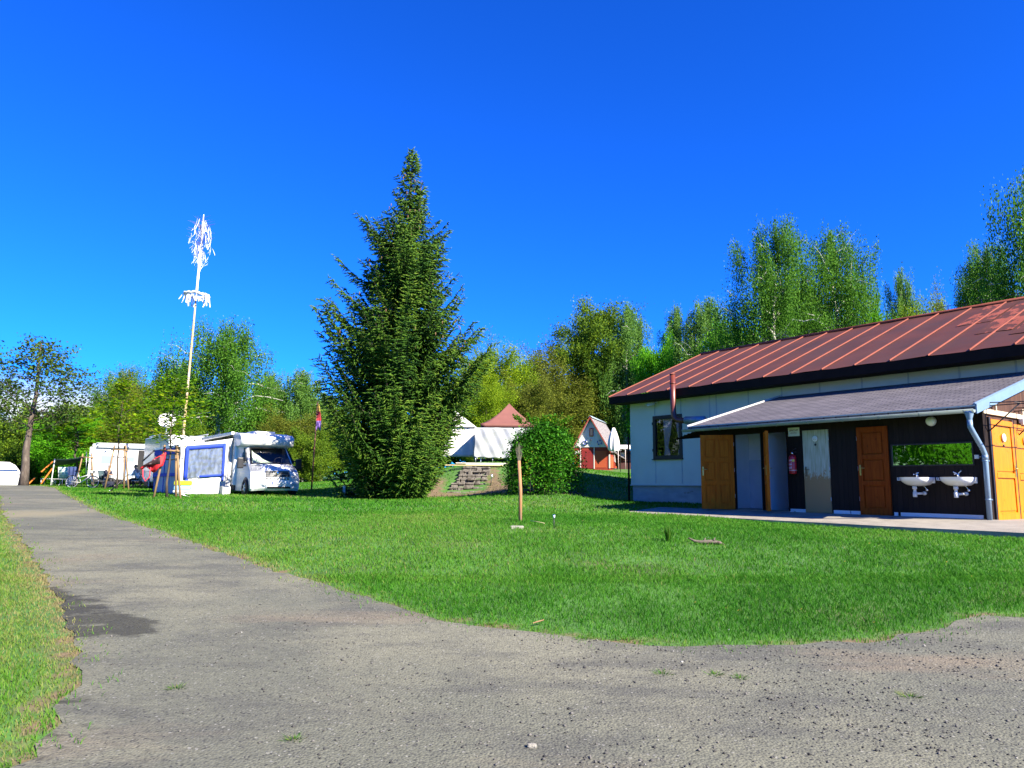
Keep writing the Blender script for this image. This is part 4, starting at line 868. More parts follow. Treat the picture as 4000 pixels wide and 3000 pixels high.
G_oak = leaf_mat('oak_leaves', [(0, (0.058, 0.140, 0.013)), (.5, (0.157, 0.293, 0.017)), (1, (0.358, 0.507, 0.025))], .4)
G_olive = leaf_mat('olive_brown_leaves', [(0, (0.095, 0.127, 0.017)), (.5, (0.209, 0.267, 0.028)), (1, (0.397, 0.417, 0.045))], .4)
G_spring = leaf_mat('spring_leaves', [(0, (0.157, 0.293, 0.013)), (.5, (0.313, 0.507, 0.017)), (1, (0.587, 0.736, 0.032))], .5)
G_bright = leaf_mat('bright_maple_leaves', [(0, (0.073, 0.330, 0.013)), (.5, (0.178, 0.582, 0.017)), (1, (0.358, 0.780, 0.032))], .5)
G_yellow = leaf_mat('yellow_green_leaves', [(0, (0.093, 0.254, 0.009)), (.45, (0.265, 0.527, 0.011)), (1, (0.600, 0.600, 0.022))], .5)
G_dark = leaf_mat('dark_leaves', [(0, (0.038, 0.127, 0.015)), (.5, (0.073, 0.216, 0.023)), (1, (0.147, 0.304, 0.038))], .35)
G_linden = leaf_mat('young_linden_leaves', [(0, (0.043, 0.094, 0.024)), (.5, (0.085, 0.166, 0.026)), (1, (0.201, 0.312, 0.039))], .35)
G_bush = leaf_mat('bush_leaves', [(0, (0.034, 0.166, 0.013)), (.5, (0.077, 0.321, 0.018)), (.9, (0.178, 0.507, 0.024)), (1, (0.404, 0.429, 0.033))], .4)

def leaf_cloud(name, m, parent, c, s, t, rng, asp=.6, flat=0.0, hang=0.0):
    n = len(c); a = rng.normal(size=(n, 3)); a[:, 2] *= (1 - flat); a[:, 2] -= hang * 1.5
    a /= np.linalg.norm(a, axis=1)[:, None] + 1e-9
    r = rng.normal(size=(n, 3)); r[:, :2] *= (1 - flat * .0)
    if flat: r[:, 2] *= (1 - flat)
    b = np.cross(a, r); 
    if flat: b = np.cross(np.array([0, 0, 1.0]) + .45 * r, a)
    b /= np.linalg.norm(b, axis=1)[:, None] + 1e-9
    s = s[:, None]; V = np.stack([c - a * s * .5, c + b * s * asp * .5, c + a * s * .5, c - b * s * asp * .5], 1)
    return fast_mesh(name, V.reshape(-1, 3), np.arange(n * 4), np.full(n, 4), m, parent, tint=np.repeat(np.clip(t, 0, 1), 4))
PROF = {
 'birch': lambda t: min(1, .55 + t * 1.6) * (1 - .68 * t ** 2.6),
 'broad': lambda t: max(.55, math.sqrt(max(0, 1 - ((t - .45) / .62) ** 2))),
 'tall': lambda t: min(1, .55 + t * 1.5) * (1 - .42 * t ** 3),
 'young': lambda t: min(1, .35 + t * 2.4) * max(.08, 1 - t) ** .7,
 'sparse': lambda t: min(1, .55 + t * 1.5) * max(.22, (1 - t ** 2.2)),
}
EXT = {}      # measured spread and height of each kind of tree
def tree(name, label, loc, H, rad, style, seed, lm, bm_, n_leaf, leaf, cb=.2, nl=26, trunk_r=None, sub=5, sig=.05, strand=0, twigs=False, group='trees around the camp site', lean=(0, 0), flat=0.0, cat='tree', forks=0):
    rng = np.random.default_rng(seed); o = root(name, label, cat, loc, 0, group)
    tr = MB(); r0 = trunk_r or H * .016; prof = PROF[style]
    k = 9; wob = np.cumsum(rng.normal(0, H * .008, (k, 2)), 0); wob[0] = 0
    TT = .95 if style in ('sparse', 'young') else (.72 if style == 'birch' else .78)
    tp = [np.array([wob[i, 0] + lean[0] * (i / (k - 1)), wob[i, 1] + lean[1] * (i / (k - 1)), H * TT * i / (k - 1) - (.1 if i == 0 else 0)]) for i in range(k)]
    tr.tube(tp, [r0 * (1.25 if i == 0 else 1) * (1 - (.97 if TT < .9 else .88) * i / (k - 1)) for i in range(k)], 8)
    def trunk_at(z):
        f = np.clip(z / (H * TT) * (k - 1), 0, k - 1.001); i = int(f); return tp[i] + (tp[i + 1] - tp[i]) * (f - i)
    segs = []
    for i in range(nl):
        t = ((i + .5) / nl) ** .9; z0 = H * (cb + ((.96 if TT > .9 else TT) - cb) * t * .98); az = i * 2.39996 + rng.normal(0, .35)
        ln = max(.25, rad * prof(t) * rng.uniform(.72, 1.12)); up = {'birch': .75, 'broad': .45, 'tall': .8, 'young': .8, 'sparse': .55}[style] + rng.normal(0, .15)
        if style == 'broad' or style == 'sparse': up = up * (.35 + 1.3 * t)
        if style in ('birch', 'tall'): up = up * (.55 + .95 * t)
        crv = -.55 if style == 'birch' else (.1 if style != 'broad' else -.05)
        z1 = z0 - ln * (up + crv) * (.55 if style != 'broad' else .4); z1 = max(z1, H * cb * .75); p0 = trunk_at(min(z1, H * TT * .98)); d = np.array([math.cos(az), math.sin(az)])
        pts = []
        for j in range(6):
            s = j / 5; q = np.array([p0[0] + d[0] * ln * s, p0[1] + d[1] * ln * s, p0[2] + ln * (up * s + crv * s * s)]); q += rng.normal(0, ln * .025, 3) * (j > 0); pts.append(q)
        rr = max(.012, r0 * (.42 if style != 'sparse' else .22) * (1 - .75 * t) * (ln / rad) ** .5)
        tr.tube(pts, [rr * (1 - .8 * j / 5) for j in range(6)], 5 if not twigs else 5, cap=False); segs.append((pts, ln))
        for b in range(sub):
            s = rng.uniform(.3, 1); f = s * 5; j = min(4, int(f)); q = pts[j] + (pts[j + 1] - pts[j]) * (f - j)
            a2 = az + rng.uniform(-1.2, 1.2); l2 = ln * rng.uniform(.25, .5); u2 = up * .8 + rng.normal(0, .4)
            p2 = [q, q + np.array([math.cos(a2) * l2 * .5, math.sin(a2) * l2 * .5, l2 * .5 * u2]), q + np.array([math.cos(a2) * l2, math.sin(a2) * l2, l2 * (u2 + crv * .6)])]
            segs.append((p2, l2))
            if twigs or b < 2: tr.tube(p2, [rr * .45, rr * .3, rr * .14], 3, cap=False)
            if twigs:
                for _ in range(3):
                    a3 = a2 + rng.uniform(-1, 1); l3 = l2 * rng.uniform(.3, .6); s3 = rng.uniform(.3, 1); q3 = p2[0] + (p2[2] - p2[0]) * s3
                    p3 = [q3, q3 + np.array([math.cos(a3) * l3, math.sin(a3) * l3, l3 * rng.uniform(-.2, .8)])]; tr.tube(p3, [rr * .22, rr * .1], 3, cap=False); segs.append((p3, l3))
    # the leader
    segs.append(([trunk_at(H * TT * .85), trunk_at(H * TT * .95), trunk_at(H * TT)], rad * 1.6))
    tr.build('trunk', bm_, o)
    # leaves
    w_ = np.array([l for _, l in segs]); pick = rng.choice(len(segs), size=n_leaf if not strand else max(1, int(n_leaf / strand)), p=w_ / w_.sum())
    base = np.zeros((len(pick), 3))
    for q, si in enumerate(pick):
        pts, ln = segs[si]; m_ = len(pts) - 1; s = (rng.uniform(.12 if strand else .35, 1) if m_ == 5 else rng.uniform(.15, 1.05)) * m_; j = min(m_ - 1, int(s)); base[q] = pts[j] + (pts[j + 1] - pts[j]) * (s - j)
    tone = rng.normal(0, .16, len(segs))[pick]
    if strand:
        base += rng.normal(0, .12, base.shape) * rad * .4
        L_ = rng.uniform(.25, 1.0, len(base)) * H * .19; sway = rng.normal(0, .03, (len(base), 2))
        f = (np.arange(strand) / strand)[None, :]; c = np.repeat(base[:, None], strand, 1); c[..., 2] -= f * L_[:, None]; c[..., :2] += sway[:, None] * (f * L_[:, None])[..., None] * 3
        c = c.reshape(-1, 3) + rng.normal(0, leaf * .45, (len(base) * strand, 3)); tone = np.repeat(tone, strand)
    else: c = base + rng.normal(0, sig * H * .5, base.shape) * np.array([1, 1, .8])
    c = c[c[:, 2] > H * cb * .35]; n = len(c); tone = np.resize(tone, n)
    leaf_cloud('crown', lm, o, c, leaf * rng.uniform(.6, 1.25, n), .42 + tone + rng.normal(0, .18, n), rng, flat=flat, hang=.5 if strand else 0)
    EXT[o.name] = (float(np.percentile(c[:, 0], 96) - np.percentile(c[:, 0], 4)), float(np.percentile(c[:, 2], 99.93)))
    return o
def place(o, cx, ytop, wpx, Y, proto_H, proto_R, zoff=0.0, rot=0.0):
    """stand a tree of the right height where the photograph shows it, Y metres away"""
    x = at(cx * K, ytop * K, Y)[0]; z0 = gz(x, Y) + zoff; H = at(cx * K, ytop * K, Y)[2] - z0; wm = wpx * K / FPX * Y
    o.location = (x, Y, z0); w0_, h0_ = EXT[o.name]; o.scale = (wm / w0_, wm / w0_, H / h0_); o.rotation_euler = (0, 0, rot); return o
def again(o, label): c = copy_tree(o); c['label'] = label; EXT[c.name] = EXT[o.name]; return c
GRP_B, GRP_T = 'birches round the camp site', 'broadleaf trees behind the camp site'
Z3 = (0, 0, 0)
# prototypes are the first tree of each look; later ones are copies with their own size, turn and label
b1 = tree('birch_tree', 'big weeping birch with pale forked trunk directly behind the white motorhome', Z3, 14, 4.0, 'birch', 21, G_birch, M_birch, 85000, .125, cb=.10, nl=40, strand=10, group=GRP_B)
place(b1, 492, 697, 205, 60, 14, 4.3)
b2 = tree('birch_tree', 'tall birch with a pointed top, left one of the big pair above the red roof', Z3, 16, 3.6, 'birch', 22, G_birch, M_birch, 90000, .115, cb=.10, nl=40, strand=10, group=GRP_B)
place(b2, 1660, 476, 168, 46, 16, 3.9)
b3 = tree('birch_tree', 'tall birch with long hanging side branch, right of the big pair above the roof', Z3, 16, 3.5, 'birch', 23, G_birch, M_birch, 90000, .115, cb=.10, nl=40, strand=10, group=GRP_B)
place(b3, 1782, 488, 165, 47, 16, 3.9, rot=1.0)
b4 = tree('birch_tree', 'pale slim birch standing against the dark oak left of the cream building', Z3, 15, 2.6, 'birch', 24, G_birchp, M_birch, 55000, .135, cb=.15, nl=34, strand=10, group=GRP_B)
place(b4, 1347, 660, 92, 86, 15, 2.8)
c = again(b4, 'double topped birch above the left end of the red roof'); place(c, 1530, 642, 100, 78, 15, 2.9, rot=2.2)
c = again(b4, 'short birch left of the double topped one above the red roof'); place(c, 1468, 662, 66, 80, 15, 2.9, rot=4.0)
c = again(b4, 'small pale birch standing alone in the gap of sky above the red roof'); place(c, 1936, 585, 66, 62, 15, 2.8, rot=.6)
c = again(b2, 'dark spreading birch low at the right edge above the roof'); place(c, 2140, 518, 150, 44, 16, 3.9, rot=2.6)
c = again(b3, 'dark drooping birch overlapping its neighbour above the right end of the roof'); place(c, 2098, 556, 90, 47, 16, 3.9, rot=.3)
c = again(b1, 'tallest birch, its branches reaching into the frame at the right edge'); place(c, 2262, 340, 215, 36, 14, 4.3, rot=1.9)
c = again(b4, 'birch with sky showing through, right of the big birch behind the motorhome'); place(c, 592, 805, 78, 68, 15, 2.8, rot=3.1)
c = again(b4, 'greyish birch half hidden by the left boughs of the spruce'); place(c, 660, 800, 95, 63, 15, 2.9, rot=5.0)
c = again(b1, 'grey-green birch crown above the white camper van on the left'); place(c, 274, 790, 110, 72, 14, 4.2, rot=2.0)
c = again(b4, 'slender birch touching the left side of the big birch'); place(c, 392, 780, 80, 66, 15, 2.9, rot=.4)
# broadleaf
t1 = tree('oak_tree', 'tall dark oak behind the small red cabin', Z3, 15, 4.2, 'broad', 31, G_oak, M_bark, 60000, .19, cb=.16, nl=34, sub=6, sig=.055, trunk_r=.34, group=GRP_T)
place(t1, 1272, 652, 150, 88, 15, 4.6)
t2 = tree('spring_tree', 'rounded yellow-green tree above the brown tent roof', Z3, 12, 3.4, 'tall', 32, G_spring, M_bark, 52000, .155, cb=.1, nl=34, sub=6, sig=.06, group=GRP_T)
place(t2, 1092, 734, 112, 66, 12, 3.7)
t3 = tree('olive_tree', 'olive brown tree between the yellow-green one and the oak', Z3, 12, 3.2, 'tall', 33, G_olive, M_bark, 48000, .155, cb=.1, nl=32, sub=6, sig=.06, group=GRP_T)
place(t3, 1168, 736, 96, 82, 12, 3.5)
c = again(t3, 'brownish tree right behind the bush and the small cabin'); place(c, 1215, 770, 120, 84, 12, 3.5, rot=2)
c = again(t1, 'dark tree behind the corner of the cream building'); place(c, 1328, 740, 100, 92, 15, 4.6, rot=1.2)
c = again(t2, 'yellowish tree partly hidden by the right side of the spruce'); place(c, 1030, 742, 90, 58, 12, 3.7, rot=2.4)
c = again(t3, 'low brown tree behind the tent, right of its peak'); place(c, 1140, 800, 90, 52, 12, 3.5, rot=.8)
c = again(t2, 'green tree behind the tent, left of its peak'); place(c, 1052, 815, 85, 50, 12, 3.7, rot=4.2)
t4 = tree('maple_tree', 'bright green maple beside the left slope of the red roof', Z3, 10, 3.4, 'broad', 34, G_bright, M_bark, 44000, .17, cb=.12, nl=32, sub=6, sig=.06, group=GRP_T)
place(t4, 1412, 722, 92, 50, 10, 3.7)
c = again(t4, 'light green maple behind the roof between the big birches and the gap of sky'); place(c, 1868, 636, 80, 47, 10, 3.7, rot=1)
c = again(t4, 'low green tree joining the big birches above the roof'); place(c, 1590, 668, 110, 52, 10, 3.7, rot=2.1)
c = again(t2, 'feathery light green tree right of the lone birch above the roof'); place(c, 1990, 622, 80, 58, 12, 3.7, rot=.9)
c = again(t3, 'brownish shrubby tree above the roof, left of the dark birches'); place(c, 2046, 622, 64, 54, 12, 3.5, rot=3)
c = again(t1, 'dark green tree filling the space below the big birch pair'); place(c, 1715, 610, 140, 76, 15, 4.6, rot=4)
c = again(t3, 'brown thin tree behind the young maples on the left'); place(c, 322, 790, 85, 66, 12, 3.5, rot=5)
c = again(t3, 'brownish undergrowth tree right of the big birch'); place(c, 628, 880, 90, 58, 12, 3.5, rot=1.7)
c = again(t1, 'dark green tree low behind the big birch'); place(c, 450, 840, 110, 72, 15, 4.6, rot=2.7)
c = again(t1, 'dark green tree behind the left boughs of the spruce'); place(c, 700, 850, 110, 66, 15, 4.6, rot=3.6)
t5 = tree('hedge_tree', 'dense green bushy tree behind the linden trunk', Z3, 6, 3.0, 'broad', 35, G_oak, M_bark, 52000, .15, cb=.04, nl=34, sub=6, sig=.075, group=GRP_T)
place(t5, 108, 872, 150, 60, 6, 3.2)
c = again(t5, 'dense green bushy tree at the left edge above the white caravan'); place(c, 30, 888, 130, 64, 6, 3.2, zoff=-.4, rot=2)
c = again(t5, 'dark bushy tree left of the tarpaulin'); place(c, 62, 925, 90, 60, 6, 3.2, rot=4)
c = again(t4, 'bright green bushy tree above the tarpaulin'); place(c, 172, 880, 120, 56, 10, 3.6, rot=3)
c = again(t5, 'green bushy tree behind the white camper van'); place(c, 235, 880, 130, 60, 6, 3.2, rot=1)
c = again(t3, 'brown bushy tree behind the roof of the camper van'); place(c, 290, 880, 95, 57, 12, 3.5, rot=4.4)
c = again(t5, 'green bush between the satellite dish and the big birch'); place(c, 400, 905, 110, 56, 6, 3.2, rot=5.2)
c = again(t5, 'green bush left of the furled flag'); place(c, 655, 925, 90, 50, 6, 3.2, rot=.5)
c = again(t1, 'dark tree in the shade behind the small cabin'); place(c, 1300, 800, 130, 90, 15, 4.6, rot=5.5)
# trees across the road, off to the left: seen in the wash-room mirror and window
for i, (x, y, sx, sz, rt) in enumerate(((-15, 8.2, 1.15, 1.5, 0), (-16, 3.5, 1.2, 1.7, 2), (-14, -1.5, 1.1, 1.5, 4), (-19, 12.5, 1.2, 1.7, 1), (-22, 6, 1.4, 2.2, 3))):
    c = again(t4, 'green tree across the road, mirrored above the basins'); c.location = (x, y, gz(x, y) - .2); c.scale = (sx, sx, sz * .6); c.rotation_euler = (0, 0, rt)

# distant wood closing the view behind everything
rg = np.random.default_rng(77); cs = []; ts = []
for i in range(120):
    a = R(-52 + 104 * i / 119); d = rg.uniform(88, 120); x, y = math.sin(a) * d, math.cos(a) * d; h = rg.uniform(6, 9.5) * (1 if a > -.5 else .62); r_ = rg.uniform(3, 4.6)
    for q in range(6):
        ctr = np.array([x, y, gz(x, y) + h * rg.uniform(.15, .9)]) + rg.normal(0, r_ * .4, 3) * np.array([1, 1, .25]); m_ = 170
        cs.append(ctr + rg.normal(0, 1, (m_, 3)) * np.array([r_ * .5, r_ * .5, h * .16])); ts.append(np.full(m_, .45 + rg.normal(0, .2)) + rg.normal(0, .12, m_))
cs = np.concatenate(cs); ts = np.concatenate(ts)
fo = leaf_cloud('forest', G_dark, None, cs, rg.uniform(.4, .8, len(cs)), ts, rg); tag(fo, kind='stuff')
# wooded hill on the left horizon
hl = MB(); P = []
for i in range(41):
    a = R(-60 + 50 * i / 40); row = []
    for j in range(7):
        d = 520 + 60 * j; hgt = (34 + 12 * math.sin(i * .5) + 5 * math.sin(i * 1.7)) * math.sin(j / 6 * math.pi * .5) * max(0, min(1, (40 - i) / 12)); row.append((math.sin(a) * d, math.cos(a) * d, hgt - 3))
    P.append(row)
hl.grid(P); ho = hl.build('hill', mat('wooded_hill', (.020, .055, .035), .95, .5, .06, 1, .3)); tag(ho, kind='structure')

# ---- the linden by the road
li = tree('linden_tree', 'sparse young-leaved linden with a thick leaning trunk at the roadside on the left', Z3, 8.8, 2.9, 'sparse', 43, G_linden, M_barkl, 6500, .17, cb=.38, nl=44, sub=5, sig=.05, trunk_r=.19, twigs=True, lean=(.35, 0), group=None)
place(li, 84, 722, 206, 40, 8.8, 3.0); li.location.z -= .05
# ---- young staked maples
y1 = tree('young_maple_tree', 'young yellow-green maple tied to stakes in front of the camper van', Z3, 4.6, .95, 'young', 51, G_yellow, M_bark, 1900, .12, cb=.42, nl=24, sub=5, sig=.05, trunk_r=.026, flat=.55, group='young staked maples')
place(y1, 272, 818, 100, 38, 4.6, 1.05)
y2 = tree('young_maple_tree', 'young yellow-green maple with three stakes beside the awning', Z3, 4.2, .85, 'young', 52, G_yellow, M_bark, 1900, .095, cb=.42, nl=24, sub=5, sig=.055, trunk_r=.024, flat=.55, group='young staked maples')
place(y2, 381, 805, 112, 26.2, 4.2, .95)
c = again(y1, 'young yellow-green maple behind the parked bicycle'); place(c, 178, 872, 128, 46, 4.6, 1.05, rot=2)
c = again(y2, 'young yellow-green maple between the camper van and the maypole, farther back'); place(c, 345, 818, 70, 50, 4.2, .95, rot=1)

# ---- the big spruce
SPX, SPY = at(862 * K, 1078 * K, 29.6)[0], 29.6
def spruce():
    o = root('spruce_tree', 'tall dark green spruce with boughs down to the lawn in the middle', 'tree', (SPX, SPY, gz(SPX, SPY) - .05))
    rng = np.random.default_rng(5); H = at(873 * K, 320 * K, SPY)[2] - o.location.z
    SK = 29.6 / 27.6; zz = np.array([0, .5, 1.2, 2.1, 3.5, 4.9, 6.3, 7.7, 9.1, 10.2, 11.2, 12.3, 13.4]) / 13.4 * H
    Lr = SK * np.array([1.7, 2.3, 2.8, 3.05, 3.1, 3.15, 2.95, 2.35, 1.85, 1.25, .8, .38, .0]); Rr = SK * np.array([1.0, 1.6, 2.2, 2.75, 2.9, 2.95, 2.35, 2.1, 1.7, 1.3, .75, .45, .0])
    tr = MB(); tr.tube([(0, 0, -.2), (.02, 0, H * .5), (.08, 0, H * .85), (.14, 0, H)], [.24, .15, .05, .012], 9)
    tr.tube([(.1, 0, H * .72), (.45, -.1, H * .78), (.58, -.1, H * .90)], [.05, .035, .01], 6)
    P_, D_, S_, T_ = [], [], [], []
    def bough(p0, az, ln, zrel, tone):
        # rises a little, sags, and turns up at the tip
        up0 = float(np.interp(zrel, [0, .3, .55, .8, 1], [-.05, .06, .18, .38, .7])); d = np.array([math.cos(az), math.sin(az), 0]); pts = []
        sag = -.28 if zrel < .55 else -.12
        for j in range(7):
            s = j / 6; pts.append(p0 + d * ln * s + np.array([0, 0, ln * (up0 * s + sag * math.sin(s * math.pi) + .20 * s ** 3)]))
        tr.tube(pts, [.035 * (1 - .85 * j / 6) * min(1, ln / 2 + .3) for j in range(7)], 4, cap=False)
        side = np.array([-d[1], d[0], 0]); n = int(max(4, ln * 11))
        for i in range(n):
            s = .16 + .84 * (i + rng.random()) / n; f = s * 6; j = min(5, int(f)); q = pts[j] + (pts[j + 1] - pts[j]) * (f - j); fw = (pts[j + 1] - pts[j]); fw /= np.linalg.norm(fw)
            for sg in (1, -1):
                tl = min(1.05, (.26 + ln * .22) * (1.15 - .75 * s)) * rng.uniform(.6, 1.15); dr = fw * .75 + side * sg * rng.uniform(.55, 1.0) + np.array([0, 0, rng.uniform(-.85, -.15)]); dr /= np.linalg.norm(dr)
                m_ = max(2, int(tl / .085))
                for k_ in range(m_):
                    a = (k_ + .5) / m_ * tl; c = q + dr * a + np.array([0, 0, -.16 * a * a]); sp = dr + rng.normal(0, .38, 3) + np.array([0, 0, -.10]); sp /= np.linalg.norm(sp)
                    P_.append(c); D_.append(sp); S_.append(rng.uniform(.16, .30)); T_.append(tone + (.22 if k_ == m_ - 1 else 0) + .18 * s)
            P_.append(q + rng.normal(0, .02, 3)); D_.append(fw + rng.normal(0, .3, 3)); S_.append(.17); T_.append(tone + .1)
    z = .25
    while z < H * .93:
        f = z / H; nb = 11 if f < .72 else (8 if f < .86 else 5); a0 = rng.uniform(0, 6.28)
        for i in range(nb):
            az = a0 + i * 6.283 / nb + rng.normal(0, .22); c = math.cos(az); Lm, Rm = np.interp(z, zz, Lr), np.interp(z, zz, Rr)
            rad = (Lm + (Rm - Lm) * (c + 1) / 2) * (1 if f < .72 else .82) * rng.uniform(.78, 1.08) * (.90 + .20 * math.sin(az * 2 + z * 1.9 + 1.3 * math.sin(z * 1.1)) * min(1, z / 2))
            if rng.random() < .10: rad *= 1.13
            if rad < .06: continue
            bough(np.array([.08 * f, 0, z + rng.normal(0, .1)]), az, rad, f, rng.normal(.30, .10))
        z += .29 if f < .72 else .33
    for k_ in range(16):
        zz_ = H * (.925 + .06 * k_ / 16); bough(np.array([.13, 0, zz_]), k_ * 2.4, .34 - .012 * k_, .97, .34)
    for k_ in range(20):       # second leader and the bare top
        zz_ = H * (.78 + .12 * k_ / 26); bough(np.array([.45 + .13 * k_ / 26, -.1, zz_]), rng.uniform(0, 6.28), .42 * (1 - k_ / 34), .9, .32)
    # boughs that stick out at the left and right
    for (zb, az, ln) in ((5.1, math.pi * .97, 3.35), (6.35, math.pi * 1.02, 3.2), (8.2, math.pi * 1.0, 2.75), (4.4, .05, 3.1), (5.3, -.1, 3.1), (5.6, .3, 3.0), (7.2, 3.3, 2.85)): bough(np.array([0, 0, zb / 13.4 * H - .3]), az, ln * SK, .6, .36)
    tr.build('trunk', M_bark, o)
    P, D, S, T = np.array(P_), np.array(D_), np.array(S_), np.array(T_); D /= np.linalg.norm(D, axis=1)[:, None]; n = len(P)
    # every shoot is a slim three-sided brush of needles
    r = rng.normal(size=(n, 3)); b = np.cross(D, r); b /= np.linalg.norm(b, axis=1)[:, None]; c3 = np.cross(D, b); wd = (S * .105)[:, None]; Lh = S[:, None]
    V = np.stack([P - D * Lh * .45, P + b * wd - D * Lh * .05, P - b * wd * .5 + c3 * wd * .87 - D * Lh * .05, P - b * wd * .5 - c3 * wd * .87 - D * Lh * .05, P + D * Lh * .55], 1)
    fc = np.array([(0, 2, 1), (0, 3, 2), (0, 1, 3), (1, 2, 4), (2, 3, 4), (3, 1, 4)])
    G = leaf_mat('spruce_needles', [(0, (.014, .048, .010)), (.35, (.040, .125, .014)), (.65, (.115, .25, .022)), (1, (.24, .36, .04))], .15, .6)
    fast_mesh('crown', V.reshape(-1, 3), (np.arange(n)[:, None, None] * 5 + fc[None]).ravel(), np.full(n * 6, 3), G, o, tint=np.repeat(np.clip(T + rng.normal(0, .13, n), 0, 1), 5))
    # long brown cones hanging in the upper half
    cn = MB()
    for _ in range(90):
        zc = rng.uniform(.35, .93) * H; Lm = np.interp(zc, zz, Lr) * .82; az = rng.uniform(0, 6.28); x, y = math.cos(az) * Lm, math.sin(az) * Lm; cn.lathe([(0, 0), (.018, -.02), (.022, -.07), (.010, -.13), (0, -.14)], 5, 0, Matrix.Translation((x, y, zc)), cap=False)
    cn.build('cones', mat('spruce_cones', (.16, .085, .04), .9, .2, 9), o)['kind'] = 'stuff'
    return o
spruce()

# ---- the round leafy bush at the foot of the mound
def bush():
    x, y = at(1168 * K, 1055 * K, 28.6)[:2]; o = root('bush', 'big rounded leafy green bush on the bank between the tent and the cabin', 'bush', (x, y, gz(x, y) - .1))
    rng = np.random.default_rng(8); n = 46000; H = at(1168 * K, 902 * K, 28.6)[2] - o.location.z; cs, ts = [], []
    st = MB()
    for i in range(90):
        a = rng.uniform(0, 6.28); r = rng.uniform(0, 1) ** .5; h = H * (.32 + .60 * math.sqrt(max(0, 1 - min(1, r * r)))) * rng.uniform(.85, 1.05); r *= .86 + .22 * math.sin(a * 2 + .6) + .08 * math.sin(a * 5); tipx, tipy = math.cos(a) * r * 1.46 + .08, math.sin(a) * r * 1.2
        pts = [(tipx * .12, tipy * .12, 0), (tipx * .5, tipy * .5, h * .75), (tipx * .85, tipy * .85, h), (tipx * 1.05, tipy * 1.05, h * .86), (tipx * 1.12, tipy * 1.12, h * (.10 if r > .5 else .45))]
        st.tube(pts, [.022, .016, .010, .006, .004], 4, cap=False); pts = np.array(pts); m_ = n // 90
        s = rng.uniform(.8, 4, m_); j = np.minimum(3, s.astype(int)); c = pts[j] + (pts[j + 1] - pts[j]) * (s - j)[:, None] + rng.normal(0, .17, (m_, 3)); cs.append(c); ts.append(np.full(m_, .42 + rng.normal(0, .12)))
    for i in range(40):
        a = rng.uniform(.2, 2.9); L_ = rng.uniform(.3, .75); p0 = np.array([math.cos(a) * 1.2 * rng.uniform(.2, 1), -.3, H * .92]); m_ = 26; s = rng.random(m_)[:, None]; cs.append(p0 + s * np.array([math.cos(a) * L_ * .6, 0, L_ * .5]) + rng.normal(0, .03, (m_, 3))); ts.append(np.full(m_, .75))
    c = np.concatenate(cs); t = np.concatenate(ts); k = c[:, 2] > .12; c, t = c[k], t[k]
    st.build('stem', M_bark, o); leaf_cloud('foliage', G_bush, o, c, (.105 * rng.uniform(.6, 1.3, len(c))), t + rng.normal(0, .2, len(c)), rng, flat=.25)
bush()
# ============================================================ THE CAMPERS ON THE LEFT
M_gelshade = mat('grey_stripe', (.30, .33, .36), .4)
M_fabw = mat('white_awning_cloth', (0.435, 0.4425, 0.45), .85, .05, 3, .25, 7)
M_fabshade = mat('shaded_awning_cloth', (.42, .46, .52), .85, .08, 3, .3, 6)  # awning cloth with the side panel's shade painted in as blue-grey
M_clear = mat('crinkled_clear_plastic', (0.12, 0.1425, 0.1875), .10, .5, 5, 1.0, 7, spec=1.0, stretch=(1, 1.6, .5))
M_rim = mat('alloy_rim', (.62, .63, .65), .3, metal=.8)
def wheel(parent, x, y, r=.33, wdt=.22, side=1):
    """axle along y; side=+1 shows its face towards +y"""
    t = MB(); M0 = Matrix.Translation((x, y, r)); h = wdt / 2
    t.lathe([(r * .62, -h), (r * .93, -h), (r, -h * .6), (r, h * .6), (r * .93, h), (r * .62, h), (r * .62, -h)], 22, 0, M0, axis='Y', cap=False)
    o = t.build('wheel', M_rubber, parent); q = MB(); s = side * h * .75
    q.lathe([(r * .63, s), (r * .56, s * 1.05), (r * .56, s * .4), (0, s * .4)], 22, 1, M0, axis='Y')
    for k in range(5):
        a = k * 2 * math.pi / 5; q.tube([(x, y + s * .9, r), (x + math.cos(a) * r * .58, y + s * 1.0, r + math.sin(a) * r * .58)], [.045, .03], 5, 0)
    q.lathe([(.06, s * 1.05), (0, s * 1.1)], 10, 0, M0, axis='Y'); q.build('rim', [M_rim, M_black], o); return o
CABP = [(-.16,.24,.96,.22),(-.05,.33,.99,.30),(0,.52,1.0,.34),(-.02,.74,1.0,.36),(-.06,.92,.99,.38),(-.12,1.04,.97,.42),(-.40,1.20,.95,.36),(-.78,1.33,.93,.24),(-1.0,1.54,.91,.20),(-1.24,1.78,.87,.16),(-1.48,2.02,.83,.12),(-1.62,2.09,.82,.10)]
def cabp(i, y):
    """point on the cab skin: i along the profile, y in -1..1 across"""
    a = max(0, min(len(CABP) - 1.0001, i)); k = int(a); f = a - k; x, z, hw, bow = [CABP[k][n] + (CABP[k + 1][n] - CABP[k][n]) * f for n in range(4)]
    return (x - bow * abs(y) ** 2.6, y * hw, z - .03 * abs(y) ** 4)
def cab_patch(i0, i1, y0, y1, off, n=6, m=8):
    P = []
    for a in range(n + 1):
        row = []
        for b in range(m + 1):
            i = i0 + (i1 - i0) * a / n; y = y0 + (y1 - y0) * b / m; p = Vector(cabp(i, y)); t1 = Vector(cabp(i + .1, y)) - Vector(cabp(i - .1, y)); t2 = Vector(cabp(i, y + .02)) - Vector(cabp(i, y - .02))
            nn = t1.cross(t2); nn = nn.normalized() if nn.length > 1e-9 else Vector((1, 0, 0)); nn = nn if nn.x > 0 else -nn; row.append(tuple(p + nn * off))
        P.append(row)
    return P
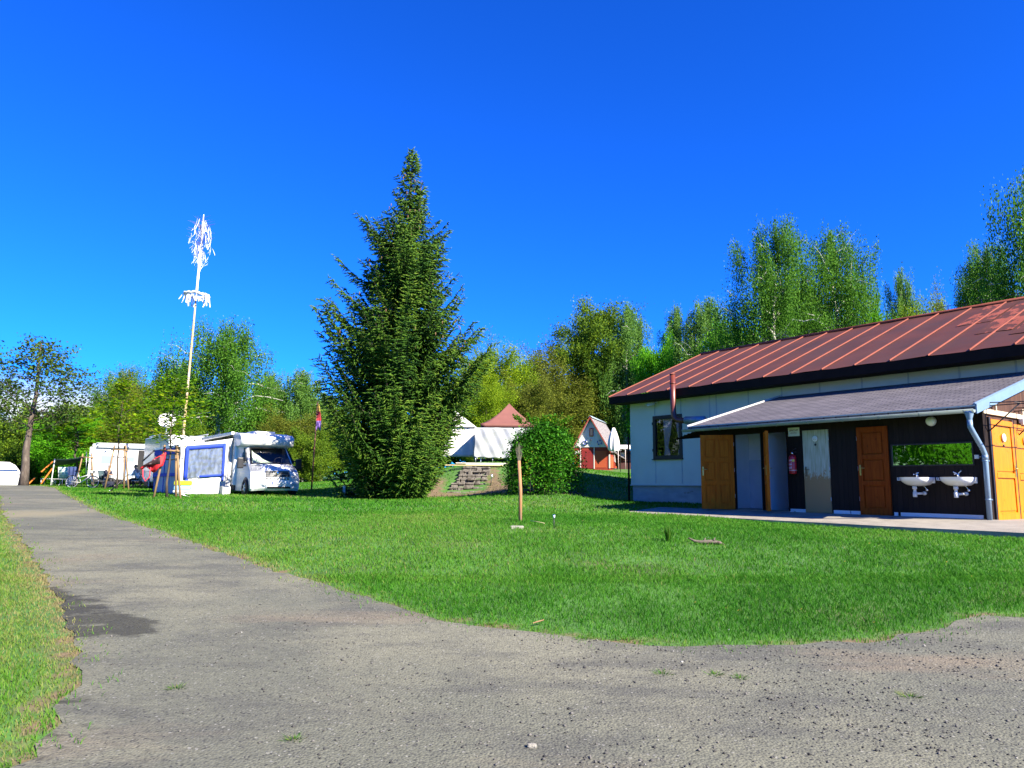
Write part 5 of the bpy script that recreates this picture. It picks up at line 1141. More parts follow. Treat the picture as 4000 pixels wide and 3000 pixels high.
def motorhome(o, alcove, plate=None, ln=7.4):
    ys = np.linspace(-1, 1, 17); q = MB()
    n = len(CABP)
    for i in range(n - 1):
        for sgn in (1,):
            for j in range(16):
                if 7 <= i < 10 and 1 <= j < 15: continue
                q.add([cabp(i, ys[j]), cabp(i, ys[j + 1]), cabp(i + 1, ys[j + 1]), cabp(i + 1, ys[j])], [(0, 1, 2, 3)], 0, True)
    for s in (-1, 1):            # cab sides, wheel arch cut in the outline
        for i in range(n - 1):
            a, b = cabp(i, s), cabp(i + 1, s); za, zb = a[2], b[2]
            q.add([a, b, (-2.3, s * 1.02, zb), (-2.3, s * 1.02, za)], [(0, 1, 2, 3)], 0, False)
    q.box((-2.35, -.98, .28), (-.3, .98, .30))
    q.build('cab', M_gel, o)
    # glass
    w = MB(); P = [[cabp(i, y) for y in np.linspace(-.875, .875, 15)] for i in np.linspace(7, 10, 7)]; w.grid(P); wo = w.build('windscreen', M_pane, o)
    tr = MB()
    for a, b, c, d in ((6.85, 7.12, -.93, .93), (9.85, 10.1, -.90, .90)): tr.grid(cab_patch(a, b, c, d, .006))
    for s in (-1, 1): tr.grid(cab_patch(7, 10, s * .84, s * .92, .006, 8, 2))
    tr.tube([cabp(7.15, -.1), Vector(cabp(7.3, -.55)) + Vector((.02, 0, .02))], .012, 4); tr.tube([cabp(7.15, .5), Vector(cabp(7.3, .05)) + Vector((.02, 0, .02))], .012, 4); tr.build('windscreen_trim', M_black, o)
    it = MB(); it.box((-2.25, -.85, 1.0), (-2.2, .85, 2.1)); it.grid([[(-.80 - .35 * t, y * .8, 1.30 - .02 * abs(y)) for y in np.linspace(-1, 1, 7)] for t in (0, .5, 1.2)]); it.build('cab_interior', mat('blue_grey_lining', (.05, .06, .09), .9), o)
    sw = MB(); sw.tube([(-1.32 + .1 * math.cos(a) * .5, .42 + .19 * math.sin(a), 1.44 + .17 * math.cos(a)) for a in np.linspace(0, 6.283, 17)], .018, 5, cap=False); sw.build('steering_wheel', M_black, o)
    for s in (-1, 1):
        g = MB(); f = lambda x, z: (x, s * 1.0 + s * (.02 if z < 1.4 else .035 - .16 * max(0, (z - 1.35) / .75)) , z)
        g.add([f(-1.0, 1.36), f(-2.02, 1.36), f(-2.02, 1.98), f(-1.62, 1.98), f(-1.34, 1.72)], [(0, 1, 2, 3, 4)]); g.build('side_window', M_glass, o)
        m_ = MB(); m_.rbox((-1.18, s * 1.22 - .12, 1.12), (-1.06, s * 1.22 + .12, 1.56), .035); m_.tube([(-1.2, s * .98, 1.25), (-1.14, s * 1.16, 1.22)], .035, 6); m_.tube([(-1.2, s * .98, 1.46), (-1.14, s * 1.16, 1.46)], .03, 6); m_.build('wing_mirror', M_black, o)
        h = MB(); h.grid(cab_patch(4.75, 6.6, s * .62, s * .985, .012)); hl = h.build('headlight', mat('headlight_glass', (.20, .21, .23), .06, .5, 16, spec=1), o)
        h = MB(); h.tube([cab_patch(4.75, 6.6, s * .62, s * .62, .016, 6, 1)[k][0] for k in range(7)], .010, 4)
        for a, b in ((5.3, .74), (5.6, .88)): h.lathe([(.06, 0), (.045, .01), (.04, -.01)], 12, 0, Matrix.Translation(Vector(cabp(a, s * b)) + Vector((.015, 0, 0))) @ Matrix.Rotation(R(90), 4, 'Y'), cap=False)
        h.build('lamp_trim', M_gelshade, hl)
        h = MB(); h.grid(cab_patch(1.4, 2.1, s * .55, s * .8, .008)); h.build('fog_lamp', mat('fog_lamp_glass', (.5, .52, .54), .15), o)
        h = MB(); h.grid(cab_patch(3.1, 3.5, s * .55, s * .84, .006)); h.build('bumper_crease', M_gelshade, o)
    gr = MB(); gr.grid(cab_patch(3.15, 4.85, -.50, .50, .010)); go_ = gr.build('grille', M_black, o); gr = MB()
    for k in range(4): gr.tube([cab_patch(3.35 + k * .42, 3.4 + k * .42, -.49 + .98 * j / 8, -.48 + .98 * j / 8, .022, 1, 1)[0][0] for j in range(9)], .008, 4)
    gr.build('grille_bar', M_gelshade, go_); bd = MB(); bd.lathe([(.075, 0), (.07, .02), (0, .022)], 16, 0, Matrix.Translation(Vector(cabp(4.1, 0)) + Vector((.015, 0, 0))) @ Matrix.Rotation(R(90), 4, 'Y')); bd.build('badge', M_chrome, go_)
    lo = MB()
    for k in range(7): lo.grid(cab_patch(2.72, 2.95, -.50 + k * .145, -.50 + k * .145 + .095, .006, 1, 2))
    lo.grid(cab_patch(.9, 1.35, -.42, .55, .006)); lo.build('air_intake', M_black, o)
    if plate:
        p = MB(); px_ = cabp(2.0, 0)[0] + .012; p.rbox((px_, -.26, .50), (px_ + .012, .26, .612), .003); po = p.build('number_plate', mat('plate_white', (.75, .78, .8), .4), o)
        p = MB(); p.box((px_ + .0125, -.255, .505), (px_ + .0135, -.215, .607)); p.build('blue_strip', M_blue, po)
        text(plate, .095, M_black, po, Matrix.Translation((px_ + .0145, .025, .556)) @ Matrix.Rotation(R(90), 4, 'Z') @ Matrix.Rotation(R(90), 4, 'X'), ext=.0005)
    # living part
    b = MB(); top = 2.95 if alcove else 2.66
    b.rbox((-ln, -1.15, .42), (-2.28, 1.15, top), .07)
    if alcove: b.prism([(-2.3, 2.02), (-1.05, 2.0), (-.42, 2.30), (-.50, 2.62), (-1.0, 2.88), (-2.3, 2.95)], 'Y', -1.12, 1.12)
    else:
        prof = [(-2.3, 2.06), (-1.66, 2.05), (-1.42, 2.07), (-1.30, 2.14), (-1.25, 2.32), (-1.31, 2.47), (-1.52, 2.57), (-2.4, 2.665)]; P = []
        for y in (-1, -.97, -.9, -.7, -.3, 0, .3, .7, .9, .97, 1):
            s_ = 1 if abs(y) < .91 else (.96 if abs(y) < .98 else .90); P.append([(-2.3 + (x + 2.3) * s_ * (1 - .16 * abs(y) ** 3), y * 1.13, 2.35 + (z - 2.35) * s_) for x, z in prof + prof[:1]])
        b.grid(P, 0, True); b.add([p for p in P[0][:-1]], [tuple(range(8))]); b.add([p for p in P[-1][:-1]], [tuple(range(8))])
    bo = b.build('body', M_gel, o, bevel=.03 if alcove else 0)
    d = MB()
    for x, l_ in ((-3.4, .7), (-5.2, .5)): d.rbox((x - l_, -.35, top + .002), (x, .35, top + .09), .03)
    if not alcove: d.rbox((-2.95, -.5, top - .05), (-1.95, .45, top + .075), .05)
    d.build('roof_hatch', M_gel, o)
    for s in (-1, 1):
        k = MB(); k.rbox((-3.35, s * 1.152 - .006, 1.35), (-2.65, s * 1.152 + .006, 1.95), .004); k.build('window', M_glass, o)
        k = MB(); k.box((-ln + .05, s * 1.151 - .004, 1.0), (-2.4, s * 1.151 + .004, 1.05)); k.prism([(-2.5, .75), (-2.3, .95), (-3.0, 1.0), (-3.4, .6), (-3.0, .6)], 'Y', s * 1.156 - .002, s * 1.156 + .002); k.build('side_stripe', M_gelshade, o)
    sk = MB(); sk.rbox((-ln + .1, -1.08, .22), (-2.3, 1.08, .42), .02); sk.build('underside', M_black, o)
    for s in (-1, 1): fr = MB(); fr.lathe([(.43, -.02), (.43, .0), (.0, .001)], 20, 0, Matrix.Translation((-.98, s * 1.012, .34)) @ (Matrix.Identity(4) if s > 0 else Matrix.Rotation(R(180), 4, 'X')), axis='Y'); fr.build('wheel_arch', M_black, o)
    for s in (-1, 1): wheel(o, -.98, s * .96, .335, .22, s); wheel(o, -ln + 2.0, s * 1.05, .335, .22, s)
    return o
HD = math.atan2(-.8, .6)
mx_, my_ = -9.45, 29.65
mo = root('motorhome', 'white low-profile motorhome facing the lawn, spruce shade on its bonnet', 'motorhome', (mx_, my_, gz(mx_, my_) - .02), HD)
motorhome(mo, False, '4SF 0065')
tw = MB()    # pale cloth hung inside the windscreen
P = [[(-.98 - .16 * t - .05 * math.sin(i), -.78 + .075 * i * (1 - .15 * t), 1.36 + (.52 - .50 * (i / 12) ** .8) * t) for i in range(13)] for t in np.linspace(0, 1, 6)]
tw.grid(P); tw.build('sun_cloth', mat('pale_green_cloth', (0.375, 0.465, 0.375), .9, .15, 8), mo)
m2 = root('motorhome', 'grey-white alcove motorhome behind the awning, a satellite dish on its roof', 'motorhome', (-16.5, 37.7, gz(-16.9, 37.7) - .02), HD)
motorhome(m2, True, None, 6.6)
rr = MB()
for s in (-1.0, 1.0): rr.tube([(-6.2, s, 3.04), (-1.3, s, 3.04)], .022, 5)
for x in (-5.5, -3.5, -1.5):
    for s in (-1.0, 1.0): rr.tube([(x, s, 2.93), (x, s, 3.04)], .018, 5)
rr.build('roof_rail', M_alu, m2)
# satellite dish
dx, dy = at(651, 1655, 38.2)[:2]
sd = root('satellite_dish', 'round white satellite dish standing on the alcove motorhome roof', 'satellite dish', (dx, dy, gz(-16.9, 37.7) + 2.94), R(-60))
q = MB(); q.tube([(0, 0, 0), (0, 0, .45)], .03, 8); q.build('mast', M_alu, sd)
q = MB(); Md = Matrix.Translation((.04, 0, .72)) @ Matrix.Rotation(R(66), 4, 'Y'); q.lathe([(0, -.10), (.2, -.085), (.34, -.05), (.44, 0), (.45, .01), (.43, .01), (.33, -.04), (.2, -.075), (0, -.09)], 24, 0, Md); q.build('reflector', M_white, sd)
q = MB(); q.tube([(.1, 0, .35), (.5, 0, .62)], .015, 5); q.rbox((.46, -.04, .58), (.58, .04, .68), .015); q.build('receiver', M_gelshade, sd)

# ---- the awning tent
aw_ = root('awning_tent', 'white awning tent with blue-edged clear window on the side of the motorhome', 'awning', (mx_, my_, gz(mx_, my_) - .03), HD)
rg = np.random.default_rng(3)
def cloth(corners, n, m, amp, seed=0, fr=(3, 2)):
    """corners a,b,c,d (a-b bottom, d-c top) with soft folds"""
    a, b, c, d = [Vector(p) for p in corners]; nn = (b - a).cross(d - a).normalized(); r = random.Random(seed); ph = [r.uniform(0, 6) for _ in range(4)]; P = []
    for i in range(n + 1):
        t = i / n; row = []
        for j in range(m + 1):
            s = j / m; p = (a + (b - a) * s) * (1 - t) + (d + (c - d) * s) * t
            w_ = math.sin(s * 6.28 * fr[0] + ph[0] + t * 2) + .6 * math.sin(s * 6.28 * fr[0] * 2.3 + t * 5 + ph[1]) + .5 * math.sin((s + t) * 9 * fr[1] + ph[2]); env = min(1, 4 * min(t + .1, 1 - t + .02)) ; row.append(tuple(p + nn * amp * w_ * env))
        P.append(row)
    return P
X0_, X1_, YI, YO = -2.5, -7.25, -1.18, -3.22
q = MB(); q.grid(cloth([(X0_, YO, .02), (X0_, YI, .05), (X0_, YI, 2.42), (X0_, YO, 2.02)], 24, 30, .016, 1)); fpnl = q.build('front_panel', M_fabw, aw_, thick=.004)
def fp(y, z, off): return (X0_ + off, y, z)
wt = lambda y: 1.99 + (y + 3.0) / 1.5 * .17; wb = lambda y: .70 + (y + 3.0) / 1.5 * .12
q = MB(); q.grid([[(X0_ + .045 + .012 * rg.normal(), y, wb(y) + (wt(y) - wb(y)) * t) for y in np.linspace(-3.0, -1.5, 26)] for t in np.linspace(0, 1, 22)]); q.build('clear_window', M_clear, fpnl)
q = MB()
for (a, b, za, zb) in ((-3.02, -1.48, lambda y: wt(y) - .14, lambda y: wt(y) + .03),): q.grid([[(X0_ + .07, y, za(y) + (zb(y) - za(y)) * t) for y in np.linspace(a, b, 20)] for t in (0, 1)])
q.grid([[(X0_ + .07, y, wb(y) - .0 + (.09) * t) for y in np.linspace(-2.45, -1.48, 12)] for t in (0, 1)])
for ya, yb in ((-3.05, -2.92), (-1.58, -1.47)): q.grid([[(X0_ + .072, y, wb(y) - .02 + (wt(y) - wb(y) + .02) * t) for y in (ya, yb)] for t in np.linspace(0, 1, 8)])
q.grid([[(X0_ + .05, y, .06 + .62 * t) for y in (-2.98, -2.87)] for t in (0, 1)]); q.grid([[(X0_ + .05, y, .6 + .22 * t) for y in (-1.55, -1.47)] for t in (0, 1)])
q.build('blue_border', M_blue, fpnl, thick=.006)
q = MB(); q.grid(cloth([(X1_, YO, .02), (X0_, YO, .02), (X0_, YO, 2.02), (X1_, YO, 2.0)], 16, 40, .035, 2, (6, 2))); spn = q.build('side_panel', M_fabshade, aw_, thick=.004)
q = MB()
for x in (-2.75, -4.2, -5.0, -6.9): q.box((x - .07, YO - .075, .05), (x + .07, YO - .06, 1.9))
q.box((X1_, YO - .078, .78), (X0_, YO - .063, .92)); q.box((X1_, YO - .08, 1.72), (X0_ - .2, YO - .065, 1.98)); q.build('blue_border', M_blue, spn)
q = MB(); P = cloth([(X1_, YO - .06, 2.04), (X0_ + .03, YO - .06, 2.06), (X0_ + .03, YI, 2.58), (X1_, YI, 2.58)], 8, 24, .006, 5); q.grid(P); q.build('roof_cloth', M_fabw, aw_, thick=.006)
q = MB(); q.box((X1_, YO - .10, 1.98), (X0_ + .06, YO - .055, 2.07)); q.box((X1_, YI - .0, 2.50), (X0_ + .04, YI + .02, 2.60)); q.rbox((X1_, -1.30, 2.56), (-2.38, -1.16, 2.68), .02); q.build('awning_rail', M_alu, aw_)
q = MB()
for x in (X0_ + .02, X1_): q.tube([(x, YO - .05, 0), (x, YO - .05, 2.03)], .018, 6)
q.tube([(X0_ + .05, YI - .12, 2.1), (X0_ + .25, YI - .22, .02)], .012, 5); q.build('pole', M_blackm, aw_)
q = MB(); q.rbox((X1_ - .2, YO - .75, .03), (X0_ - 2.9, YO - .10, .06), .01); q.rbox((X0_ - .1, YI - .4, .02), (X0_ + .35, YI - .05, .42), .07); q.build('ground_sheet', M_fabw, aw_)
# strap holding the far awning corner
ga = aw_.matrix_basis @ Vector((0, 0, 0))
Mw = Matrix.Translation(aw_.location) @ Matrix.Rotation(HD, 4, 'Z'); p1 = Mw @ Vector((X1_, YO - .06, 2.02)); gx_, gy_ = ground_hit(427, 1922)
gs = root('guy_strap', 'long black strap running from the awning corner down to a peg in the lawn', 'strap', (gx_, gy_, gz(gx_, gy_)))
v = p1 - Vector(gs.location); q = MB(); q.tube([(0, 0, 0), v * .28], [.034, .030], 4); q.tube([v * .28, v * .5, v * .72], [.010, .008, .010], 4); q.tube([v * .72, v], [.034, .034], 4); q.build('strap', M_black, gs)
q = MB(); q.tube([(.02, 0, .08), (-.06, .02, -.12)], .014, 5); q.build('peg', M_steel, gs)

# ---- white camper van seen from the side
cx_, cy_ = at(347, 1890, 45.0)[:2]
cv = root('camper_van', 'long white camper van side-on with a dark open door behind the staked maples', 'camper van', (cx_, cy_, gz(cx_, cy_) + .03), R(30))
LN = 5.6; q = MB(); q.rbox((0, 0, .34), (LN, 2.2, 2.56), .10); q.rbox((-.12, .06, .5), (.02, 2.1, 2.35), .05); q.build('body', M_gel, cv)
q = MB(); q.rbox((.25, -.13, 2.30), (LN - .3, -.005, 2.42), .03); q.rbox((.2, .05, 2.56), (LN - .2, 2.1, 2.62), .02); q.build('awning_case', M_gelshade, cv)
for a, b, z0, z1 in ((.50, 1.28, 1.28, 1.86), (1.72, 2.42, 1.42, 1.80), (3.6, 4.4, 1.2, 1.8)):
    k = MB(); k.rbox((a, -.012, z0), (b, .01, z1), .004); f_ = k.build('window', M_alu, cv); k = MB(); k.rbox((a + .05, -.02, z0 + .05), (b - .05, -.0125, z1 - .05), .003); k.build('pane', mat('tinted_pane', (.22, .27, .33), .15), f_)
k = MB(); k.box((2.58, -.008, .55), (3.08, .006, 2.2)); k.build('doorway', M_dark, cv); k = MB(); k.box((3.10, -.5, .6), (3.14, -.02, 2.15)); k.build('door', M_gel, cv)
k = MB(); k.box((.05, -.008, .55), (LN - .05, -.001, .62)); k.prism([(1.0, .62), (3.3, .62), (3.0, .82), (1.2, .9)], 'Y', -.006, -.002); k.build('side_stripe', mat('pale_blue_stripe', (.45, .55, .66), .5), cv)
k = MB(); k.box((.1, .1, .2), (LN - .1, 2.1, .34)); k.build('underside', M_black, cv)
for x in (1.9, 5.0): wheel(cv, x, .12, .32, .2, -1); wheel(cv, x, 2.05, .32, .2, 1)
# ---- white rounded caravan at the very edge
ax_, ay_ = at(44, 1890, 54.0)[:2]
ca = root('caravan', 'rounded white caravan half out of frame at the left edge', 'caravan', (ax_ + .05, ay_, gz(ax_, ay_) - .05), R(-8))
pf = [(-5.2, .35), (-.35, .35), (-.06, .6), (0, 1.0), (-.14, 1.35), (-.45, 1.85), (-.8, 2.2), (-1.3, 2.42), (-5.2, 2.5)]
dz_ = at(20, 1808, 54.0)[2] - (gz(ax_, ay_) - .05) - 2.5
pf = [(x, z + max(0, dz_)) for x, z in pf]; q = MB(); q.prism(pf, 'Y', -1.05, 1.05); q.build('body', M_gel, ca, bevel=.05)
Z0 = max(0, dz_); k = MB(); k.prism([(-.16, 1.02 + Z0), (-.30, 1.42 + Z0), (-.55, 1.66 + Z0), (-1.6, 1.66 + Z0), (-1.6, 1.02 + Z0)], 'Y', -1.064, -1.052); k.add([(-.005, -.9, 1.02 + Z0), (-.005, .9, 1.02 + Z0), (-.43, .85, 1.84 + Z0), (-.43, -.85, 1.84 + Z0)], [(0, 1, 2, 3)]); k.build('window', mat('blue_tinted_window', (.03, .06, .16), .05), ca)
for s in (-1, 1): wheel(ca, -2.6, s * .95, .32, .2, s)
k = MB(); k.box((-5, -.9, .1), (-.5, .9, .36)); k.build('underside', M_black, ca)

# ============================================================ STAKES, FURNITURE, PEOPLE
def stakes(label, loc, dx, h, rot=0, strap=True):
    o = root('tree_stakes', label, 'tree stakes', loc, rot, 'wooden stakes round the young maples')
    for s, y in ((-1, 0), (1, 0), (.15, .55)):
        q = MB(); q.tube([(s * dx * 1.25, y, -.15), (s * dx * .85, y * .8, h * .5), (s * dx * .55, y * .6, h)], [.042, .04, .036], 7); q.build('stake', M_stake, o)
    q = MB(); q.tube([(-dx * .85, -.05, h * .9), (dx * .85, -.05, h * .88)], .034, 7); q.build('crossbar', M_stake, o)
    if strap: q = MB(); q.tube([(-dx * .75, 0, h * .74), (0, .12, h * .72), (dx * .75, 0, h * .74)], .022, 5); q.build('strap', M_black, o)
    return o
p = at(452, 1908, 38); stakes('three tall wooden stakes round the young maple in front of the camper van', (y1.location.x, y1.location.y, y1.location.z), .52, 2.3)
stakes('three wooden stakes in front of the awning, a red bag hanging on them', (y2.location.x, y2.location.y, y2.location.z), .40, 1.9)
q1 = at(330, 1893, 43.5); stakes('wooden stakes behind the bicycle', (q1[0], q1[1], gz(q1[0], q1[1])), .5, 1.95, R(-6))
# red bag on the stakes
bx_ = y2.location; bg_ = root('bag', 'red and black shoulder bag hanging on the stakes by the awning', 'bag', (bx_.x - .52, bx_.y - .12, bx_.z + 1.0), R(10))
q = MB(); P = [[(-.42 + .75 * i / 10 + .06 * t, -.08 * math.sin(i * .9 + t * 3), .02 + .62 * t * (i / 10) ** .8 + .12 * math.sin(i * .8) * (1 - t)) for i in range(11)] for t in np.linspace(0, 1, 6)]
q.grid(P); q.build('body', mat('red_cloth', (.42, .008, .016), .7, .25, 6, .3, 10), bg_, thick=.05)
q = MB(); q.grid([[(-.36 + .62 * i / 8, -.11, .12 + .10 * i / 8 + .28 * t * (i / 8)) for i in range(9)] for t in (0, 1)]); q.build('flap', mat('black_red_pattern', (.03, .01, .012), .7, col2=(.3, .2, .2), c2lo=.58, c2hi=.62, c2scale=9), bg_, thick=.01)
q = MB(); q.tube([(-.35, 0, .08), (-.32, 0, -.25), (-.22, 0, -.42), (-.1, 0, -.25), (-.08, 0, .1)], .02, 5); q.tube([(.3, 0, .6), (.36, .05, .8)], .012, 5); q.build('strap', mat('red_strap', (.55, .03, .05), .7), bg_)
# folding stool with bright cushions beside the awning
sx_, sy_ = at(712, 1935, 27.6)[:2]
st_ = root('folding_stool', 'low folding stool stacked with yellow and light blue cushions beside the awning', 'stool', (sx_, sy_, gz(sx_, sy_)), R(20))
q = MB()
for y in (-.18, .18): q.tube([(-.28, y, 0), (.26, y, .16)], .012, 5); q.tube([(.28, y, 0), (-.26, y, .16)], .012, 5)
q.build('frame', M_alu, st_)
q = MB(); q.rbox((-.32, -.22, .16), (.32, .22, .24), .03); q.rbox((-.30, -.2, .24), (.28, .2, .42), .06, 1); q.rbox((-.31, -.2, .42), (.3, .2, .60), .06, 2); q.build('cushion', [M_white, mat('light_blue_cloth', (.25, .52, .72), .8), mat('yellow_cloth', (.42, .45, .015), .8)], st_)

def skin_body(name, V, E, Rd, m, parent, sub=1):
    me = bpy.data.meshes.new(name); me.from_pydata(V, E, []); me.materials.append(m); o = bpy.data.objects.new(name, me); COL.objects.link(o)
    if parent: o.parent = parent
    o.modifiers.new('skin', 'SKIN').use_smooth_shade = True
    if not me.skin_vertices: me.skin_vertices.new()
    for i, d in enumerate(me.skin_vertices[0].data):
        r = Rd[i]; d.radius = r if isinstance(r, tuple) else (r, r); d.use_root = (i == 0)
    s = o.modifiers.new('sub', 'SUBSURF'); s.levels = sub; s.render_levels = sub
    return o
M_skin = mat('skin', (.50, .29, .20), .6)
def seated_person(label, loc, rot, top, legs, hair, cap=None, lean=.0, hold=False):
    """sits facing +x on a seat 0.42 m high"""
    o = root('person', label, 'person', loc, rot, 'campers sitting at the folding table')
    L_ = lean; V = [(0, 0, .50), (.02 + L_ * .4, 0, .72), (.03 + L_, 0, .93), (.05 + L_ * 1.3, 0, 1.06), (.07 + L_ * 1.4, 0, 1.16), (.08 + L_ * 1.5, 0, 1.27)]
    Rd = [(.14, .12), (.13, .11), (.13, .10), .055, (.075, .085), (.07, .08)]; E = [(i, i + 1) for i in range(5)]
    nose = len(V); V.append((.19 + L_ * 1.5, 0, 1.205)); Rd.append(.016); E.append((4, nose))
    tv, te, tr_ = list(V[:3]), [(0, 1), (1, 2)], [(.16, .14), (.155, .125), (.14, .11)]; lv, le, lr = [V[0]], [], [(.155, .13)]
    for s in (-1, 1):
        b = len(V); V += [(.03 + L_, s * .18, .99), (.10 + L_, s * .24, .74), (.33 + L_, s * .14, .74), (.40 + L_, s * .12, .75)]; Rd += [.055, .043, .032, .036]; E += [(2, b), (b, b + 1), (b + 1, b + 2), (b + 2, b + 3)]
        for f in range(4):
            V += [(.455 + L_, s * (.10 + .018 * f), .752 - .004 * f), (.485 + L_, s * (.10 + .018 * f), .735)]; Rd += [.009, .008]; E += [(b + 3, len(V) - 2), (len(V) - 2, len(V) - 1)]
        V += [(.42 + L_, s * .075, .765), (.445 + L_, s * .06, .765)]; Rd += [.010, .009]; E += [(b + 3, len(V) - 2), (len(V) - 2, len(V) - 1)]
        tb = len(tv); tv += [(.03 + L_, s * .18, .99), (.10 + L_, s * .24, .74), (.30 + L_, s * .15, .74)]; tr_ += [.072, .060, .050]; te += [(2, tb), (tb, tb + 1), (tb + 1, tb + 2)]
        b = len(V); V += [(.10, s * .11, .49), (.44, s * .13, .49), (.43, s * .13, .10), (.57, s * .14, .05)]; Rd += [.085, .062, .042, .035]; E += [(0, b), (b, b + 1), (b + 1, b + 2), (b + 2, b + 3)]
        lb = len(lv); lv += [(.10, s * .11, .49), (.44, s * .13, .49), (.43, s * .13, .14)]; lr += [.098, .078, .060]; le += [(0, lb), (lb, lb + 1), (lb + 1, lb + 2)]
        q = MB(); q.rbox((.36, s * .14 - .045, 0), (.63, s * .14 + .045, .09), .03); q.build('shoe', M_black, o)
    skin_body('body', V, E, Rd, M_skin, o, 2); skin_body('top', tv, te, tr_, top, o, 2); skin_body('trousers', lv, le, lr, legs, o, 2)
    hx, hz = .08 + L_ * 1.5, 1.24
    q = MB(); q.lathe([(.100, -.045), (.108, .0), (.098, .06), (.06, .105), (0, .118)], 14, 0, Matrix.Translation((hx - .018, 0, hz)), cap=False); q.build('hair', hair, o)
    q = MB()
    for s in (-1, 1): q.lathe([(0, -.011), (.011, 0), (0, .011)], 8, 0, Matrix.Translation((hx + .083, s * .033, hz - .012)))
    q.rbox((hx + .078, -.025, hz - .082), (hx + .088, .025, hz - .075), .002, 1); q.build('face_features', [M_black, mat('lips', (.35, .12, .10), .6)], o)
    if cap:
        q = MB(); q.lathe([(.113, .02), (.112, .06), (.085, .115), (0, .132)], 14, 0, Matrix.Translation((hx - .01, 0, hz))); q.rbox((hx + .07, -.075, hz + .02), (hx + .19, .075, hz + .034), .005); q.build('cap', cap, o)
    return o
def folding_chair(label, loc, rot, cloth_m, frame_m, back=.55, x_frame=True):
    o = root('folding_chair', label, 'chair', loc, rot, 'camping chairs on the lawn')
    q = MB(); q.rbox((-.24, -.25, .40), (.24, .25, .425), .01); q.build('seat', cloth_m, o)
    q = MB(); q.grid([[(-.24 - .14 * t, y, .44 + back * t) for y in (-.25, .25)] for t in (0, .5, 1)]); q.build('backrest', cloth_m, o, thick=.02)
    for s in (-1, 1):
        q = MB(); q.tube([(.26, s * .26, 0), (-.24, s * .26, .42), (-.39, s * .26, .44 + back)], .013, 6); q.build('leg', frame_m, o); q = MB(); q.tube([(-.26, s * .27, 0), (.24, s * .27, .42)], .013, 6); q.build('leg', frame_m, o)
        q = MB(); q.rbox((-.26, s * .28 - .025, .62), (.22, s * .28 + .025, .645), .008); q.tube([(.2, s * .28, .42), (.2, s * .28, .62)], .011, 5); q.build('armrest', frame_m, o)
    return o
def spot(px, Y, dz=0): x = at(px, 1880, Y)[0]; return (x, Y, gz(x, Y) + dz)
navy = mat('navy_cloth', (.012, .016, .035), .85); jeans = mat('blue_jeans', (.05, .08, .16), .85); wht = mat('white_cloth', (.80, .78, .76), .85); drk = mat('dark_trousers', (.03, .03, .035), .85)
hairb = mat('brown_hair', (.22, .13, .07), .7); hairg = mat('grey_hair', (.35, .33, .31), .7); capg = mat('grey_cap', (.48, .46, .52), .8); capb = mat('blue_grey_cap', (.32, .36, .48), .8)
l1, l2, l3 = spot(414, 43.2), spot(538, 43.0), spot(580, 44.6)
folding_chair('dark camping chair under the man in the navy jacket', l1, R(-12), mat('dark_teal_cloth', (.03, .06, .07), .8), M_blackm); seated_person('person in a navy jacket and pale cap at the left end of the table', (l1[0], l1[1], l1[2]), R(-12), navy, drk, hairg, capg, .06)
folding_chair('white-backed folding chair under the person in white', l2, R(165), wht, M_blackm, .3); seated_person('person in a white top with brown hair beside the folding table', l2, R(165), wht, drk, hairb, None, .10)
folding_chair('folding chair farthest right, behind the person in white', l3, R(200), jeans, M_alu, .4); seated_person('person in blue with a blue-grey cap sitting farthest right', l3, R(200), jeans, drk, hairg, capb, .03)
tb = spot(462, 43.4); ta = root('folding_table', 'light folding table between the seated campers', 'table', tb, R(-6))
q = MB(); q.rbox((-.85, -.35, .70), (.85, .35, .725), .008); q.build('tabletop', M_white, ta)
for sx in (-.74, .74):
    for sy in (-.28, .28): q = MB(); q.tube([(sx, sy, 0), (sx * .96, sy, .70)], .018, 6); q.build('leg', M_alu, ta)
cup = root('cup', 'turquoise cup standing on the folding table', 'cup', (tb[0] - .55, tb[1] - .15, tb[2] + .726)); q = MB(); q.lathe([(.04, 0), (.05, .10), (.045, .10), (.036, .01), (0, .01)], 12); q.build('cup', mat('turquoise', (.02, .45, .32), .4), cup)
cool = spot(425, 42.5); bgk = root('bag', 'black travel bag on the grass below the folding table', 'bag', cool, R(8)); q = MB(); q.rbox((-.30, -.15, 0), (.30, .15, .36), .09); q.build('body', navy, bgk); q = MB(); q.tube([(-.12, 0, .35), (-.08, 0, .46), (.08, 0, .46), (.12, 0, .35)], .014, 5); q.build('handle', M_black, bgk)
# striped recliner and side tables under the tarpaulin
M_stripe = bpy.data.materials.new('striped_canvas'); M_stripe.use_nodes = True; _nt = M_stripe.node_tree; _w = _nt.nodes.new('ShaderNodeTexWave'); _w.bands_direction = 'Z'; _w.inputs['Scale'].default_value = 3.2; _tc = _nt.nodes.new('ShaderNodeTexCoord'); _r2 = _nt.nodes.new('ShaderNodeValToRGB'); _r2.color_ramp.elements[0].color = (.72, .76, .66, 1); _r2.color_ramp.elements[1].color = (.22, .50, .38, 1); _r2.color_ramp.elements[0].position = .5; _r2.color_ramp.elements[1].position = .62
_nt.links.new(_tc.outputs['Object'], _w.inputs[0]); _nt.links.new(_w.outputs['Fac'], _r2.inputs[0]); _nt.links.new(_r2.outputs[0], _nt.nodes['Principled BSDF'].inputs['Base Color'])
c = spot(255, 42.5); folding_chair('green and cream striped camping chair in front of the tarpaulin', c, R(95), M_stripe, M_white, .68)
